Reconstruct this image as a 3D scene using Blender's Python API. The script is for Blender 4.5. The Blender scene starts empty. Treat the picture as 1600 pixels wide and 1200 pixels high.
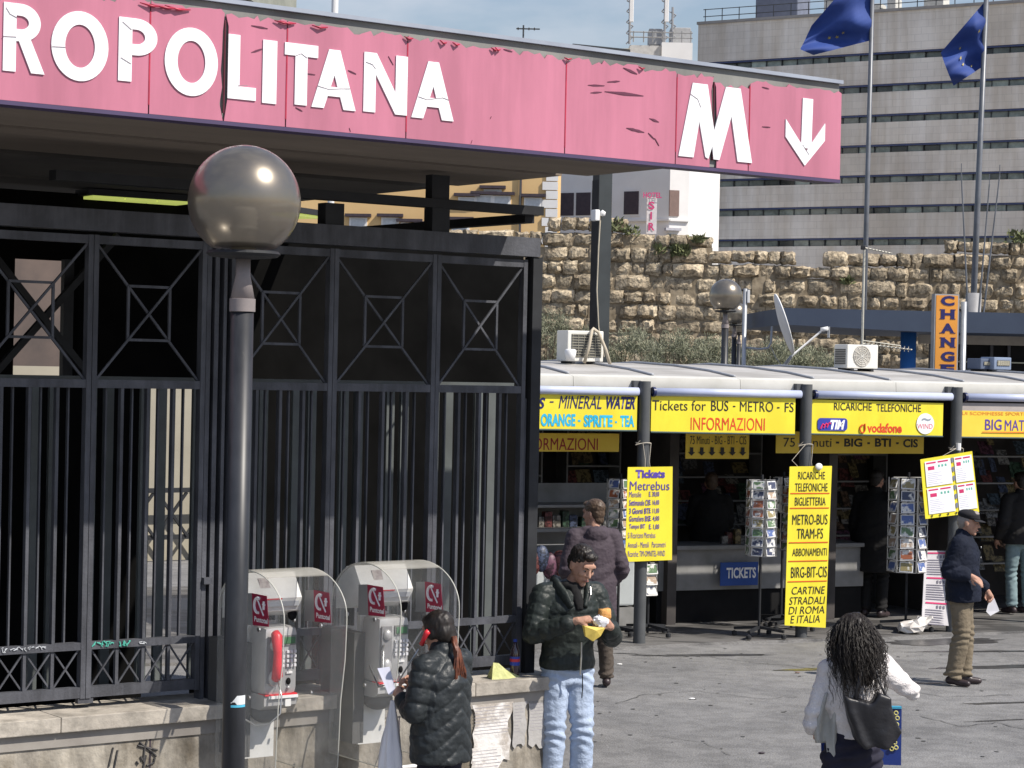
import bpy, bmesh, math, random
from mathutils import Vector, Matrix, noise
import numpy as np
R = math.radians
rnd = random.Random(7)
SC = bpy.context.scene
COL = SC.collection

# ---------------------------------------------------------------- camera
FPX, CAM_H, ROLL, HOR = 3400.0, 3.0, 0.021, 577.0      # focal length in photo pixels, eye height, roll, horizon row
PITCH = math.atan((600.0 - HOR) / FPX)
cam_d = bpy.data.cameras.new('camera'); cam = bpy.data.objects.new('camera', cam_d); COL.objects.link(cam)
CR = Matrix.Rotation(R(90) - PITCH, 4, 'X') @ Matrix.Rotation(ROLL, 4, 'Z')
cam.matrix_world = Matrix.Translation((0, 0, CAM_H)) @ CR
cam_d.sensor_width = 36.0; cam_d.lens = 36.0 * FPX / 1600.0
cam_d.clip_start = 0.1; cam_d.clip_end = 4000
cam_d.dof.use_dof = False
SC.camera = cam
# ---------------------------------------------------------------- light
SUN_EL, SUN_DIR = R(48), Vector((0.90, -0.43))          # sun stands right of and a little behind the camera
SUN_DIR.normalize()
to_sun = Vector((SUN_DIR.x * math.cos(SUN_EL), SUN_DIR.y * math.cos(SUN_EL), math.sin(SUN_EL)))
sd = bpy.data.lights.new('sun', 'SUN'); so = bpy.data.objects.new('sun', sd); COL.objects.link(so)
sd.energy = 4.9; sd.angle = R(0.55); sd.color = (1.0, 0.93, 0.83)
so.rotation_euler = to_sun.to_track_quat('Z', 'Y').to_euler()
W = bpy.data.worlds.new('World'); SC.world = W; W.use_nodes = True
wn, wl = W.node_tree.nodes, W.node_tree.links
wn.clear()
wo = wn.new('ShaderNodeOutputWorld'); wb = wn.new('ShaderNodeBackground')
sky = wn.new('ShaderNodeTexSky'); sky.sky_type = 'NISHITA'; sky.sun_disc = False
sky.sun_elevation = SUN_EL; sky.sun_rotation = math.atan2(SUN_DIR.x, SUN_DIR.y)
sky.air_density = 1.6; sky.dust_density = 0.6; sky.ozone_density = 3.0
tc = wn.new('ShaderNodeTexCoord'); mp = wn.new('ShaderNodeMapping'); mp.inputs['Scale'].default_value = (3.2, 3.2, 9.0)
mp.inputs['Location'].default_value = (0.55, 0.0, 0.3)
nz = wn.new('ShaderNodeTexNoise'); nz.inputs['Scale'].default_value = 1.6; nz.inputs['Detail'].default_value = 7; nz.inputs['Roughness'].default_value = 0.52
cr = wn.new('ShaderNodeValToRGB'); cr.color_ramp.elements[0].position = 0.46; cr.color_ramp.elements[1].position = 0.62
cr.color_ramp.elements[0].color = (0, 0, 0, 1); cr.color_ramp.elements[1].color = (0.8, 0.8, 0.8, 1)
mx = wn.new('ShaderNodeMixRGB'); mx.inputs['Color2'].default_value = (6.6, 7.0, 7.8, 1)
wl.new(tc.outputs['Generated'], mp.inputs['Vector']); wl.new(mp.outputs['Vector'], nz.inputs['Vector'])
wl.new(nz.outputs['Fac'], cr.inputs['Fac']); wl.new(cr.outputs['Color'], mx.inputs['Fac'])
tint = wn.new('ShaderNodeMixRGB'); tint.blend_type = 'MULTIPLY'; tint.inputs['Fac'].default_value = 1.0; tint.inputs['Color2'].default_value = (1.04, 1.0, 1.16, 1)
wl.new(sky.outputs['Color'], tint.inputs['Color1']); wl.new(tint.outputs['Color'], mx.inputs['Color1']); wl.new(mx.outputs['Color'], wb.inputs['Color'])
wb.inputs['Strength'].default_value = 0.085
wl.new(wb.outputs['Background'], wo.inputs['Surface'])
SC.view_settings.view_transform = 'Standard'; SC.view_settings.look = 'None'
SC.view_settings.exposure = 0.27; SC.view_settings.gamma = 1.0; SC.view_settings.use_curve_mapping = False
SC.cycles.max_bounces = 8; SC.cycles.transparent_max_bounces = 24; SC.cycles.sample_clamp_indirect = 6

# ---------------------------------------------------------------- measuring helpers
def ray(px, py):
    return (CR.to_3x3() @ Vector(((px - 800) / FPX, (600 - py) / FPX, -1.0)))
def at(px, py, Y):                       # the point seen at a photo pixel, Y metres in front of the camera
    d = ray(px, py); t = Y / d.y
    return Vector((0, 0, CAM_H)) + d * t
def on_z(px, py, z):
    d = ray(px, py); t = (z - CAM_H) / d.z
    return Vector((0, 0, CAM_H)) + d * t
def X_at(px, Y, py=800): return at(px, py, Y).x
class Frame:                             # an upright plane family: local x along the front, y to the back, z up
    def __init__(s, px, Y, ang, py=700):
        p = at(px, py, Y); s.o = Vector((p.x, p.y, 0)); s.a = R(ang)
        s.M = Matrix.Translation(s.o) @ Matrix.Rotation(s.a, 4, 'Z'); s.I = s.M.inverted()
    def uv(s, px, py, y=0.0):            # local (x, z) seen at a pixel on the plane local y
        o = s.I @ Vector((0, 0, CAM_H)); d = s.I.to_3x3() @ ray(px, py)
        t = (y - o.y) / d.y; q = o + d * t
        return q.x, q.z
    def w(s, x, y, z): return s.M @ Vector((x, y, z))
    def loc(s, x=0, y=0, z=0): return s.M @ Vector((x, y, z))

# ---------------------------------------------------------------- materials
MATS = {}
def mat(name, c1, c2=None, scale=4.0, rough=0.7, metal=0.0, bump=0.0, bscale=None, detail=6, spec=0.5, stretch=None,
        vary=0.0, emit=None, estr=1.0, alpha=None, trans=0.0, lo=0.35, hi=0.65, ior=1.45, coat=0.0):
    if name in MATS: return MATS[name]
    m = bpy.data.materials.new(name); m.use_nodes = True; MATS[name] = m
    n, l = m.node_tree.nodes, m.node_tree.links
    b = n['Principled BSDF']
    b.inputs['Roughness'].default_value = rough; b.inputs['Metallic'].default_value = metal
    b.inputs['Specular IOR Level'].default_value = spec; b.inputs['Coat Weight'].default_value = coat
    b.inputs['IOR'].default_value = ior
    c1 = tuple(c1) + (1,)
    c2 = tuple(c2) + (1,) if c2 else tuple(v * 0.82 for v in c1[:3]) + (1,)
    t = n.new('ShaderNodeTexCoord'); mpn = n.new('ShaderNodeMapping')
    l.new(t.outputs['Object'], mpn.inputs['Vector'])
    if stretch: mpn.inputs['Scale'].default_value = stretch
    oi = n.new('ShaderNodeObjectInfo')
    ad = n.new('ShaderNodeVectorMath'); ad.operation = 'ADD'
    sc_ = n.new('ShaderNodeMath'); sc_.operation = 'MULTIPLY'; sc_.inputs[1].default_value = 37.0
    l.new(oi.outputs['Random'], sc_.inputs[0]); l.new(sc_.outputs[0], ad.inputs[1]); l.new(mpn.outputs['Vector'], ad.inputs[0])
    nzn = n.new('ShaderNodeTexNoise'); nzn.inputs['Scale'].default_value = scale; nzn.inputs['Detail'].default_value = detail
    nzn.inputs['Roughness'].default_value = 0.6
    l.new(ad.outputs['Vector'], nzn.inputs['Vector'])
    rp = n.new('ShaderNodeValToRGB'); rp.color_ramp.elements[0].position = lo; rp.color_ramp.elements[1].position = hi
    rp.color_ramp.elements[0].color = c2; rp.color_ramp.elements[1].color = c1
    l.new(nzn.outputs['Fac'], rp.inputs['Fac'])
    out = rp.outputs['Color']
    if vary:
        hv = n.new('ShaderNodeHueSaturation'); mr = n.new('ShaderNodeMapRange')
        mr.inputs['To Min'].default_value = 1 - vary; mr.inputs['To Max'].default_value = 1 + vary
        l.new(oi.outputs['Random'], mr.inputs['Value']); l.new(mr.outputs['Result'], hv.inputs['Value'])
        l.new(out, hv.inputs['Color']); out = hv.outputs['Color']
    l.new(out, b.inputs['Base Color'])
    if bump:
        bn = n.new('ShaderNodeTexNoise'); bn.inputs['Scale'].default_value = bscale or scale * 4; bn.inputs['Detail'].default_value = 5
        l.new(ad.outputs['Vector'], bn.inputs['Vector'])
        bp = n.new('ShaderNodeBump'); bp.inputs['Strength'].default_value = bump; bp.inputs['Distance'].default_value = 0.02
        l.new(bn.outputs['Fac'], bp.inputs['Height']); l.new(bp.outputs['Normal'], b.inputs['Normal'])
    if emit:
        b.inputs['Emission Color'].default_value = tuple(emit) + (1,); b.inputs['Emission Strength'].default_value = estr
    if trans: b.inputs['Transmission Weight'].default_value = trans
    if alpha is not None: b.inputs['Alpha'].default_value = alpha
    return m

def add_wear(m, sx, sz, lo, hi=1.0, a=0.45, b_=0.62, seed=0.0, tint=None):
    """multiplies in stains stretched by sx, sz (object x and z)"""
    n, l = m.node_tree.nodes, m.node_tree.links; b = n['Principled BSDF']; src = b.inputs['Base Color'].links[0].from_socket
    t = n.new('ShaderNodeTexCoord'); mp_ = n.new('ShaderNodeMapping'); mp_.inputs['Scale'].default_value = (sx, sx if sz != sx else sz, sz); mp_.inputs['Location'].default_value = (seed, seed*.7, seed*.3)
    no = n.new('ShaderNodeTexNoise'); no.inputs['Scale'].default_value = 1.0; no.inputs['Detail'].default_value = 9; no.inputs['Roughness'].default_value = .62
    l.new(t.outputs['Object'], mp_.inputs['Vector']); l.new(mp_.outputs['Vector'], no.inputs['Vector'])
    rp = n.new('ShaderNodeValToRGB'); rp.color_ramp.elements[0].position = a; rp.color_ramp.elements[1].position = b_
    tl = tint or (1, 1, 1); rp.color_ramp.elements[0].color = (lo*tl[0], lo*tl[1], lo*tl[2], 1); rp.color_ramp.elements[1].color = (hi, hi, hi, 1)
    l.new(no.outputs['Fac'], rp.inputs['Fac'])
    mm = n.new('ShaderNodeMixRGB'); mm.blend_type = 'MULTIPLY'; mm.inputs['Fac'].default_value = 1
    l.new(src, mm.inputs['Color1']); l.new(rp.outputs['Color'], mm.inputs['Color2']); l.new(mm.outputs['Color'], b.inputs['Base Color'])

def link_mesh(name, me, m=None, parent=None, loc=None, rot=None):
    o = bpy.data.objects.new(name, me); COL.objects.link(o)
    if m is not None and not me.materials: me.materials.append(m)
    if parent is not None: o.parent = parent
    if loc is not None: o.location = loc
    if rot is not None: o.rotation_euler = rot
    return o

class MB:
    """collects shapes and links them as ONE mesh"""
    def __init__(s): s.v = []; s.f = []
    def add(s, vs, fs):
        k = len(s.v); s.v += [tuple(v) for v in vs]; s.f += [tuple(i + k for i in f) for f in fs]; return s
    def box(s, x0, x1, y0, y1, z0, z1):
        v = [(x, y, z) for x in (x0, x1) for y in (y0, y1) for z in (z0, z1)]
        return s.add(v, [(0, 1, 3, 2), (4, 6, 7, 5), (0, 4, 5, 1), (2, 3, 7, 6), (0, 2, 6, 4), (1, 5, 7, 3)])
    def cbox(s, c, d, b=0.0):            # box by centre and size, chamfered by b
        if not b: return s.box(c[0]-d[0]/2, c[0]+d[0]/2, c[1]-d[1]/2, c[1]+d[1]/2, c[2]-d[2]/2, c[2]+d[2]/2)
        bm = bmesh.new(); bmesh.ops.create_cube(bm, size=1.0)
        bmesh.ops.scale(bm, vec=d, verts=bm.verts)
        bmesh.ops.bevel(bm, geom=bm.edges[:] , offset=b, segments=2, profile=0.6, affect='EDGES')
        bmesh.ops.translate(bm, vec=c, verts=bm.verts)
        bm.verts.index_update()
        s.add([v.co.copy() for v in bm.verts], [[v.index for v in f.verts] for f in bm.faces]); bm.free(); return s
    def tube(s, pts, r, n=8, r2=None, cap=True, flat=1.0):
        pts = [Vector(p) for p in pts]; N = len(pts); rings = []
        up = None
        for i, p in enumerate(pts):
            d = (pts[min(i + 1, N - 1)] - pts[max(i - 1, 0)]).normalized()
            if up is None:
                up = Vector((0, 0, 1)) if abs(d.z) < 0.95 else Vector((0, 1, 0))
            a = d.cross(up)
            if a.length < 1e-5: a = d.cross(Vector((1, 0, 0)))
            a.normalize(); b = a.cross(d).normalized(); up = b
            if isinstance(r, (list, tuple)): rr = r[i]
            else: rr = r if r2 is None else r + (r2 - r) * i / (N - 1)
            rings.append([p + a * math.cos(2*math.pi*k/n) * rr + b * math.sin(2*math.pi*k/n) * rr * flat for k in range(n)])
        v = [q for ring in rings for q in ring]
        f = [(i*n+k, i*n+(k+1) % n, (i+1)*n+(k+1) % n, (i+1)*n+k) for i in range(N-1) for k in range(n)]
        if cap: f += [tuple(range(n-1, -1, -1)), tuple((N-1)*n+k for k in range(n))]
        return s.add(v, f)
    def bar(s, p0, p1, w, h=None, up=(0, 0, 1)):
        p0 = Vector(p0); p1 = Vector(p1); h = h or w; d = (p1 - p0).normalized(); up = Vector(up)
        a = d.cross(up)
        if a.length < 1e-4: a = d.cross(Vector((0, 1, 0)))
        a.normalize(); b = a.cross(d)
        v = [p + a * i * w / 2 + b * j * h / 2 for p in (p0, p1) for i, j in ((-1, -1), (1, -1), (1, 1), (-1, 1))]
        return s.add(v, [(3, 2, 1, 0), (4, 5, 6, 7), (0, 1, 5, 4), (1, 2, 6, 5), (2, 3, 7, 6), (3, 0, 4, 7)])
    def lathe(s, prof, n=24, c=(0, 0, 0), squash=(1, 1)):
        v = [(c[0] + r * math.cos(2*math.pi*k/n) * squash[0], c[1] + r * math.sin(2*math.pi*k/n) * squash[1], c[2] + z) for r, z in prof for k in range(n)]
        N = len(prof)
        f = [(i*n+k, i*n+(k+1) % n, (i+1)*n+(k+1) % n, (i+1)*n+k) for i in range(N-1) for k in range(n)]
        if prof[0][0] > 1e-4: f.append(tuple(range(n-1, -1, -1)))
        if prof[-1][0] > 1e-4: f.append(tuple((N-1)*n+k for k in range(n)))
        return s.add(v, f)
    def prism(s, poly, y0, y1):          # polygon in x,z extruded along y
        n = len(poly)
        v = [(x, y0, z) for x, z in poly] + [(x, y1, z) for x, z in poly]
        return s.add(v, [tuple(range(n)), tuple(range(2*n-1, n-1, -1))] + [(i, (i+1) % n + 0, (i+1) % n + n, i + n) for i in range(n)])
    def prismx(s, poly, x0, x1):         # polygon in y,z extruded along x
        n = len(poly)
        v = [(x0, y, z) for y, z in poly] + [(x1, y, z) for y, z in poly]
        return s.add(v, [tuple(range(n)), tuple(range(2*n-1, n-1, -1))] + [(i, (i+1) % n, (i+1) % n + n, i + n) for i in range(n)])
    def quad(s, a, b, c, d): return s.add([a, b, c, d], [(0, 1, 2, 3)])
    def ellip(s, c, r, n=16, m=10, M=None):
        v = []; c = Vector(c)
        for i in range(m + 1):
            t = math.pi * i / m
            for k in range(n):
                p = 2 * math.pi * k / n
                q = Vector((r[0]*math.sin(t)*math.cos(p), r[1]*math.sin(t)*math.sin(p), r[2]*math.cos(t)))
                if M is not None: q = M @ q
                v.append(c + q)
        return s.add(v, [(i*n+k, (i+1)*n+k, (i+1)*n+(k+1) % n, i*n+(k+1) % n) for i in range(m) for k in range(n)])
    def mesh(s, name='mesh', smooth=False, weld=False):
        me = bpy.data.meshes.new(name); me.from_pydata(s.v, [], s.f)
        bm = bmesh.new(); bm.from_mesh(me)
        bmesh.ops.remove_doubles(bm, verts=bm.verts, dist=1e-5) if weld else None
        bmesh.ops.recalc_face_normals(bm, faces=bm.faces)
        bm.to_mesh(me); bm.free()
        if smooth:
            for p in me.polygons: p.use_smooth = True
        return me
    def build(s, name, m, parent=None, smooth=False, loc=None, rot=None, kind=None, weld=False, auto=None):
        me = s.mesh(name, smooth or bool(auto), weld)
        o = link_mesh(name, me, m, parent, loc, rot)
        if auto:
            me.set_sharp_from_angle(angle=R(auto))
        if kind: o['kind'] = kind
        return o

def tag(o, label=None, cat=None, group=None, kind=None):
    if label: o['label'] = label
    if cat: o['category'] = cat
    if group: o['group'] = group
    if kind: o['kind'] = kind
    return o
def thing(name, label, cat, loc=(0, 0, 0), rz=0.0, group=None, frame=None):
    o = bpy.data.objects.new(name, None); COL.objects.link(o); o.empty_display_size = 0.2
    if frame is not None: o.matrix_world = frame.M @ Matrix.Translation(Vector(loc)) @ Matrix.Rotation(rz, 4, 'Z')
    else: o.location = loc; o.rotation_euler = (0, 0, rz)
    return tag(o, label, cat, group)

def text_mesh(s, bold=0.0, shear=0.0, ext=0.0015, spacing=1.0):
    cu = bpy.data.curves.new('t', 'FONT'); cu.body = s; cu.size = 1; cu.offset = bold; cu.shear = shear
    cu.extrude = 0; cu.resolution_u = 3; cu.space_character = spacing; cu.fill_mode = 'FRONT'
    o = bpy.data.objects.new('t', cu); COL.objects.link(o)
    dg = bpy.context.evaluated_depsgraph_get()
    me = bpy.data.meshes.new_from_object(o.evaluated_get(dg))
    bpy.data.objects.remove(o); bpy.data.curves.remove(cu)
    return me
def lettering(s, m, parent, x0, x1, z0, z1, y, bold=0.0, shear=0.0, slope=0.0, name='lettering', rot=0.0, skew=0.0):
    """letters fitted into the local rectangle, lying a hair in front (towards -y) of the surface"""
    if 'M' in s and len(s) > 3: bold = 0.0          # the wide strokes of a bold M would run together
    me = text_mesh(s, bold, shear)
    if not me.vertices: return None
    co = np.zeros(len(me.vertices) * 3); me.vertices.foreach_get('co', co); co = co.reshape(-1, 3)
    a, b = co.min(0), co.max(0); w = max(b[0]-a[0], 1e-6); h = max(b[1]-a[1], 1e-6)
    X = x0 + (co[:, 0]-a[0]) / w * (x1-x0); Z = z0 + (co[:, 1]-a[1]) / h * (z1-z0) + slope * (X - x0)
    X = X + skew * (Z - z0)
    out = np.stack([X, np.full_like(X, y), Z], 1)
    if rot:
        cx, cz = (x0+x1)/2, (z0+z1)/2; c, sn = math.cos(rot), math.sin(rot)
        dx, dz = out[:, 0]-cx, out[:, 2]-cz; out[:, 0] = cx + dx*c - dz*sn; out[:, 2] = cz + dx*sn + dz*c
    me.vertices.foreach_set('co', out.ravel()); me.update(); me.name = 'lettering'
    me.materials.clear()
    return link_mesh(name, me, m, parent)

def remesh(mb, voxel, smooth=6, name='body'):
    me0 = mb.mesh('tmp'); o = bpy.data.objects.new('tmp', me0); COL.objects.link(o)
    r = o.modifiers.new('r', 'REMESH'); r.mode = 'VOXEL'; r.voxel_size = voxel; r.use_smooth_shade = True
    if smooth:
        sm = o.modifiers.new('s', 'SMOOTH'); sm.factor = 0.5; sm.iterations = smooth
    dg = bpy.context.evaluated_depsgraph_get()
    me = bpy.data.meshes.new_from_object(o.evaluated_get(dg)); me.name = name
    bpy.data.objects.remove(o); bpy.data.meshes.remove(me0)
    for p in me.polygons: p.use_smooth = True
    return me
def displace(me, fn):
    me.update(); N = len(me.vertices)
    co = np.zeros(N*3); me.vertices.foreach_get('co', co); co = co.reshape(-1, 3)
    no = np.zeros(N*3); me.vertex_normals.foreach_get('vector', no); no = no.reshape(-1, 3)
    co = co + no * fn(co, no)[:, None]
    me.vertices.foreach_set('co', co.ravel()); me.update()
def nz3(co, f, seed=0.0):
    return np.array([noise.noise(Vector((c[0]*f+seed, c[1]*f, c[2]*f))) for c in co])
# ================================================================ SETTING
ASPH = mat('asphalt', (0.235, 0.232, 0.23), (0.175, 0.174, 0.175), scale=1.3, rough=0.85, bump=0.5, bscale=60, detail=12, spec=0.3)
add_wear(ASPH, .55, .55, .88, 1.05, .40, .60, 3); add_wear(ASPH, 55, 55, .87, 1.07, .38, .6, 1); add_wear(ASPH, 4.5, 4.5, .88, 1.04, .45, .52, 7)
WETG = mat('damp_paving', (0.17, 0.165, 0.16), (0.075, 0.073, 0.072), scale=1.1, rough=0.45, bump=0.35, bscale=45, detail=9, lo=0.42, hi=0.55, stretch=(1.0, 2.6, 1))
CONC = mat('pale_concrete', (0.50, 0.46, 0.40), (0.34, 0.31, 0.27), scale=2.2, rough=0.85, bump=0.3, bscale=30)
DIRTW = mat('dirty_plaster', (0.50, 0.46, 0.39), (0.26, 0.235, 0.20), scale=2.6, rough=0.9, bump=0.6, bscale=22, detail=10, stretch=(1, 1, 0.8))
IRON = mat('dark_grey_iron', (0.092, 0.096, 0.112), (0.065, 0.068, 0.08), scale=5, rough=0.55, metal=0.0, bump=0.15, bscale=60, spec=0.35)
add_wear(IRON, 9, 1.5, .72, 1.12, .4, .6)
add_wear(DIRTW, 1.6, 1.2, .42, 1.0, .40, .56, 4, (1, .93, .82)); add_wear(DIRTW, 6, .6, .7, 1.05, .42, .58, 9); add_wear(CONC, 5, 5, .62, 1.05, .36, .55, 2)
IRONB = mat('black_iron', (0.03, 0.032, 0.036), (0.02, 0.021, 0.024), scale=5, rough=0.6, spec=0.3)
BLACK = mat('black_matt', (0.012, 0.012, 0.013), (0.008, 0.008, 0.009), rough=0.8, spec=0.2)
WHITE = mat('white_paint', (0.80, 0.80, 0.80), (0.74, 0.74, 0.73), scale=3, rough=0.6)
STEEL = mat('brushed_steel', (0.55, 0.55, 0.54), (0.45, 0.45, 0.44), scale=10, rough=0.32, metal=0.85)
GALV = mat('galvanised_pole', (0.40, 0.42, 0.44), (0.32, 0.33, 0.35), scale=8, rough=0.4, metal=0.5)

m = MB()
N_ = 60
m.add([(x, y, 0) for y in (-60, 0, 6, 60, 400, 2500) for x in (-1500, -60, 0, 60, 1500)],
      [(r*5+c, r*5+c+1, (r+1)*5+c+1, (r+1)*5+c) for r in range(5) for c in range(4)])
m.build('ground', ASPH, kind='structure')
K = Frame(1003, 24.3, 24.2)
F = Frame(830, 15.1, 36.2)
C = Frame(1303, 14.3, 36.2)
# damp pavement strip that carries the kiosk, a low step above the asphalt
def wob(x, s=0.0): return 0.05 * math.sin(x * 1.7 + s) + 0.03 * math.sin(x * 4.1 + s)
pv = MB(); n = 40; xs = [-9 + 26 * i / n for i in range(n + 1)]
top = [K.w(x, -0.62 + wob(x), 0.03) for x in xs]; bk = [K.w(x, 6.5, 0.03) for x in xs]; lo = [K.w(x, -0.64 + wob(x), -0.05) for x in xs]
for i in range(n):
    pv.quad(top[i], top[i+1], bk[i+1], bk[i]); pv.quad(lo[i], lo[i+1], top[i+1], top[i])
pv.build('pavement', WETG, kind='structure')
# irregular wet trickles and repair seams; right-hand patches paint people's cast shadows
def patch(name, m_, cx, cy, L, Wd, z, seed, ang=24.2):
    b = MB(); r = random.Random(seed); k = 26; pts = []
    for i in range(k):
        t = 2 * math.pi * i / k; q = 0.75 + 0.5 * r.random()
        pts.append(Vector((cx, cy, z)) + Matrix.Rotation(R(ang), 3, 'Z') @ Vector((L/2*math.cos(t)*q, Wd/2*math.sin(t)*q, 0)))
    b.add(pts, [tuple(range(k))]); o = b.build(name, m_, kind='structure'); return o
WET_SHADOW = mat('wet_and_shadowed_asphalt', (0.085, 0.084, 0.085), (0.05, 0.05, 0.052), scale=6, rough=0.3, spec=0.5)
for i, (px, py, L, Wd) in enumerate([(1100, 1024, 1.4, 0.16), (1010, 1010, 1.1, 0.1), (1270, 1046, 0.8, 0.16), (1545, 1018, 1.9, 0.13), (1570, 1042, 1.6, 0.22), (1470, 1003, 1.5, 0.5),
                                     (1420, 1068, 0.9, 0.08), (1560, 1099, 0.7, 0.09), (1560, 1126, .6, .05), (1340, 1072, .5, .05)]):
    p = on_z(px, py, 0.0); patch('wet_and_shadow_patch', WET_SHADOW, p.x, p.y, L, Wd, 0.004, 100 + i, 12 + 5 * (i % 3))
# thin cracks and repair lines in the asphalt
CRACK = mat('tar_line', (0.12, 0.12, 0.12), rough=.7)
rc = random.Random(77)
for pts, w in (([(860, 1008), (905, 1012), (950, 1021), (1000, 1023), (1060, 1026), (1098, 1025)], .035), ([(1098, 1025), (1180, 1036), (1240, 1040), (1300, 1052)], .012), ([(960, 1100), (1010, 1085), (1090, 1080), (1190, 1092), (1260, 1088)], .010),
               ([(1440, 1120), (1500, 1135), (1560, 1130), (1610, 1142)], .012), ([(1020, 1150), (1100, 1160), (1150, 1185)], .008), ([(1420, 1080), (1480, 1090), (1600, 1085)], .014)):
    P_ = [on_z(a, b, 0.0) for a, b in pts]; Q = []
    for a, b in zip(P_, P_[1:]):
        for i in range(6): Q.append(a.lerp(b, i/6) + Vector((rc.uniform(-.02, .02), rc.uniform(-.04, .04), 0)))
    v = []
    for i, q in enumerate(Q):
        d = (Q[min(i+1, len(Q)-1)] - Q[max(i-1, 0)]).normalized(); s_ = Vector((-d.y, d.x, 0))*w*rc.uniform(.3, 1.4)/2; v += [q + s_ + Vector((0, 0, .0065)), q - s_ + Vector((0, 0, .0065))]
    MB().add(v, [(2*i, 2*i+1, 2*i+3, 2*i+2) for i in range(len(Q)-1)]).build('asphalt_crack', CRACK, kind='structure')
GUM = MB()
for i in range(240):
    x, y = rc.uniform(-.5, 7), rc.uniform(12.5, 24); r_ = rc.uniform(.008, .026); k = len(GUM.v)
    GUM.v += [(x + r_*math.cos(a)*rc.uniform(.8, 1.2), y + r_*math.sin(a), .005) for a in [j*math.pi/3 for j in range(6)]]; GUM.f.append(tuple(range(k, k+6)))
GUM.build('gum_spots', mat('old_gum', (0.11, 0.11, 0.11), (0.07, 0.07, 0.07), scale=3), kind='stuff')
# ================================================================ BIG OFFICE BUILDING (grey, far)
Bf = Frame(1080, 200, -30.4)
CLAD = mat('travertine_cladding', (0.84, 0.79, 0.72), (0.72, 0.67, 0.61), scale=0.12, rough=0.9, bump=0.2, bscale=1.5, detail=9, stretch=(0.6, 1, 1.6))
# add a thin panel grid to the cladding colour
def add_grid(m, sx, sz, depth=0.80, mortar=0.012):
    n, l = m.node_tree.nodes, m.node_tree.links; b = n['Principled BSDF']
    src = b.inputs['Base Color'].links[0].from_socket
    t = n.new('ShaderNodeTexCoord'); sp = n.new('ShaderNodeSeparateXYZ'); cb = n.new('ShaderNodeCombineXYZ')
    l.new(t.outputs['Object'], sp.inputs[0]); l.new(sp.outputs['X'], cb.inputs[0]); l.new(sp.outputs['Z'], cb.inputs[1])
    br = n.new('ShaderNodeTexBrick'); br.inputs['Scale'].default_value = 1.0
    br.inputs['Brick Width'].default_value = sx; br.inputs['Row Height'].default_value = sz
    br.inputs['Mortar Size'].default_value = mortar; br.inputs['Color1'].default_value = (1, 1, 1, 1); br.inputs['Color2'].default_value = (0.94, 0.94, 0.94, 1)
    br.inputs['Mortar'].default_value = (depth, depth, depth, 1); br.offset = 0.5
    l.new(cb.outputs[0], br.inputs['Vector'])
    mm = n.new('ShaderNodeMixRGB'); mm.blend_type = 'MULTIPLY'; mm.inputs['Fac'].default_value = 1
    l.new(src, mm.inputs['Color1']); l.new(br.outputs['Color'], mm.inputs['Color2']); l.new(mm.outputs['Color'], b.inputs['Base Color'])
add_wear(CLAD, .55, .045, .80, 1.03, .40, .6, 5, (1, .95, .88)); add_wear(CLAD, .09, .09, .88, 1.04, .4, .6, 8)
add_grid(CLAD, 1.25, 0.62, 0.86, 0.03)
big = thing('office_building', 'huge grey stone clad office block with long dark ribbon windows behind the ancient wall', 'building', frame=Bf)
zb = [31.15, 28.35, 25.7, 23.05, 20.4, 17.7, 14.9, 12.1, 9.3]
BX1, sh = 62.0, 0.36
edges = [35.0] + [v for z in zb for v in (z + sh, z - sh)] + [0.0]
for i in range(0, len(edges), 2):        # one stone band above each ribbon of windows
    MB().box(-0.2, BX1, 0, 1.2, edges[i+1], edges[i]).build('cladding_band', CLAD, big)
MB().box(-0.2, BX1, 1.2, 22, 0, 34.6).build('core', CLAD, big)
GLZ = mat('ribbon_glass', (0.24, 0.28, 0.25), (0.09, 0.11, 0.10), scale=0.8, rough=0.15, vary=0.9, spec=0.7)
BLUE_TRIM = mat('blue_window_trim', (0.05, 0.07, 0.18), rough=0.4)
pane = MB().box(0, 1.44, 0, 0.05, -0.3, 0.20).mesh('window_pane')
pane.materials.append(GLZ)
MUL = mat('dark_mullion', (0.05, 0.055, 0.06), rough=0.5)
npan = 0
for zi, z in enumerate(zb[:8]):
    MB().box(0.5, BX1, 0.12, 0.4, z + 0.20, z + sh - 0.004).build('sun_blind', BLUE_TRIM, big)
    MB().box(-0.2, 0.5, 0.02, 1.2, z - sh, z + sh).build('cladding_band', CLAD, big)
    k = 0
    while 0.5 + 1.5 * (k + 1) < 38:
        o = link_mesh('window_pane', pane, None, big, (0.53 + 1.5 * k, 0.45 + 0.06 * ((k * 7 + zi * 3) % 3), z)); npan += 1
        k += 1
    f = MB()
    for j in range(k + 1): f.box(0.5 + 1.5*j - 0.03, 0.5 + 1.5*j + 0.03, 0.35, 0.7, z - 0.34, z + 0.20)
    f.build('mullion_row', MUL, big, kind='stuff')
MB().box(-0.3, BX1, -0.15, 0.5, 35.0, 35.25).build('parapet_coping', mat('parapet_grey', (0.33, 0.31, 0.29), scale=1), big)
rl = MB()
for j in range(26):
    rl.tube([(0.2 + 1.7*j, 0.6, 35.2), (0.2 + 1.7*j, 0.6, 36.5)], 0.045, 5)
for zz in (35.8, 36.45): rl.tube([(0, 0.6, zz), (BX1, 0.6, zz)], 0.04, 5)
rl.build('roof_railing', MUL, big)
bx = MB().cbox((6.0, 5, 36.6), (4.2, 3, 3.0), 0.1); bx.build('roof_plant', mat('plant_blue_grey', (0.14, 0.16, 0.22), scale=2), big)
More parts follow.
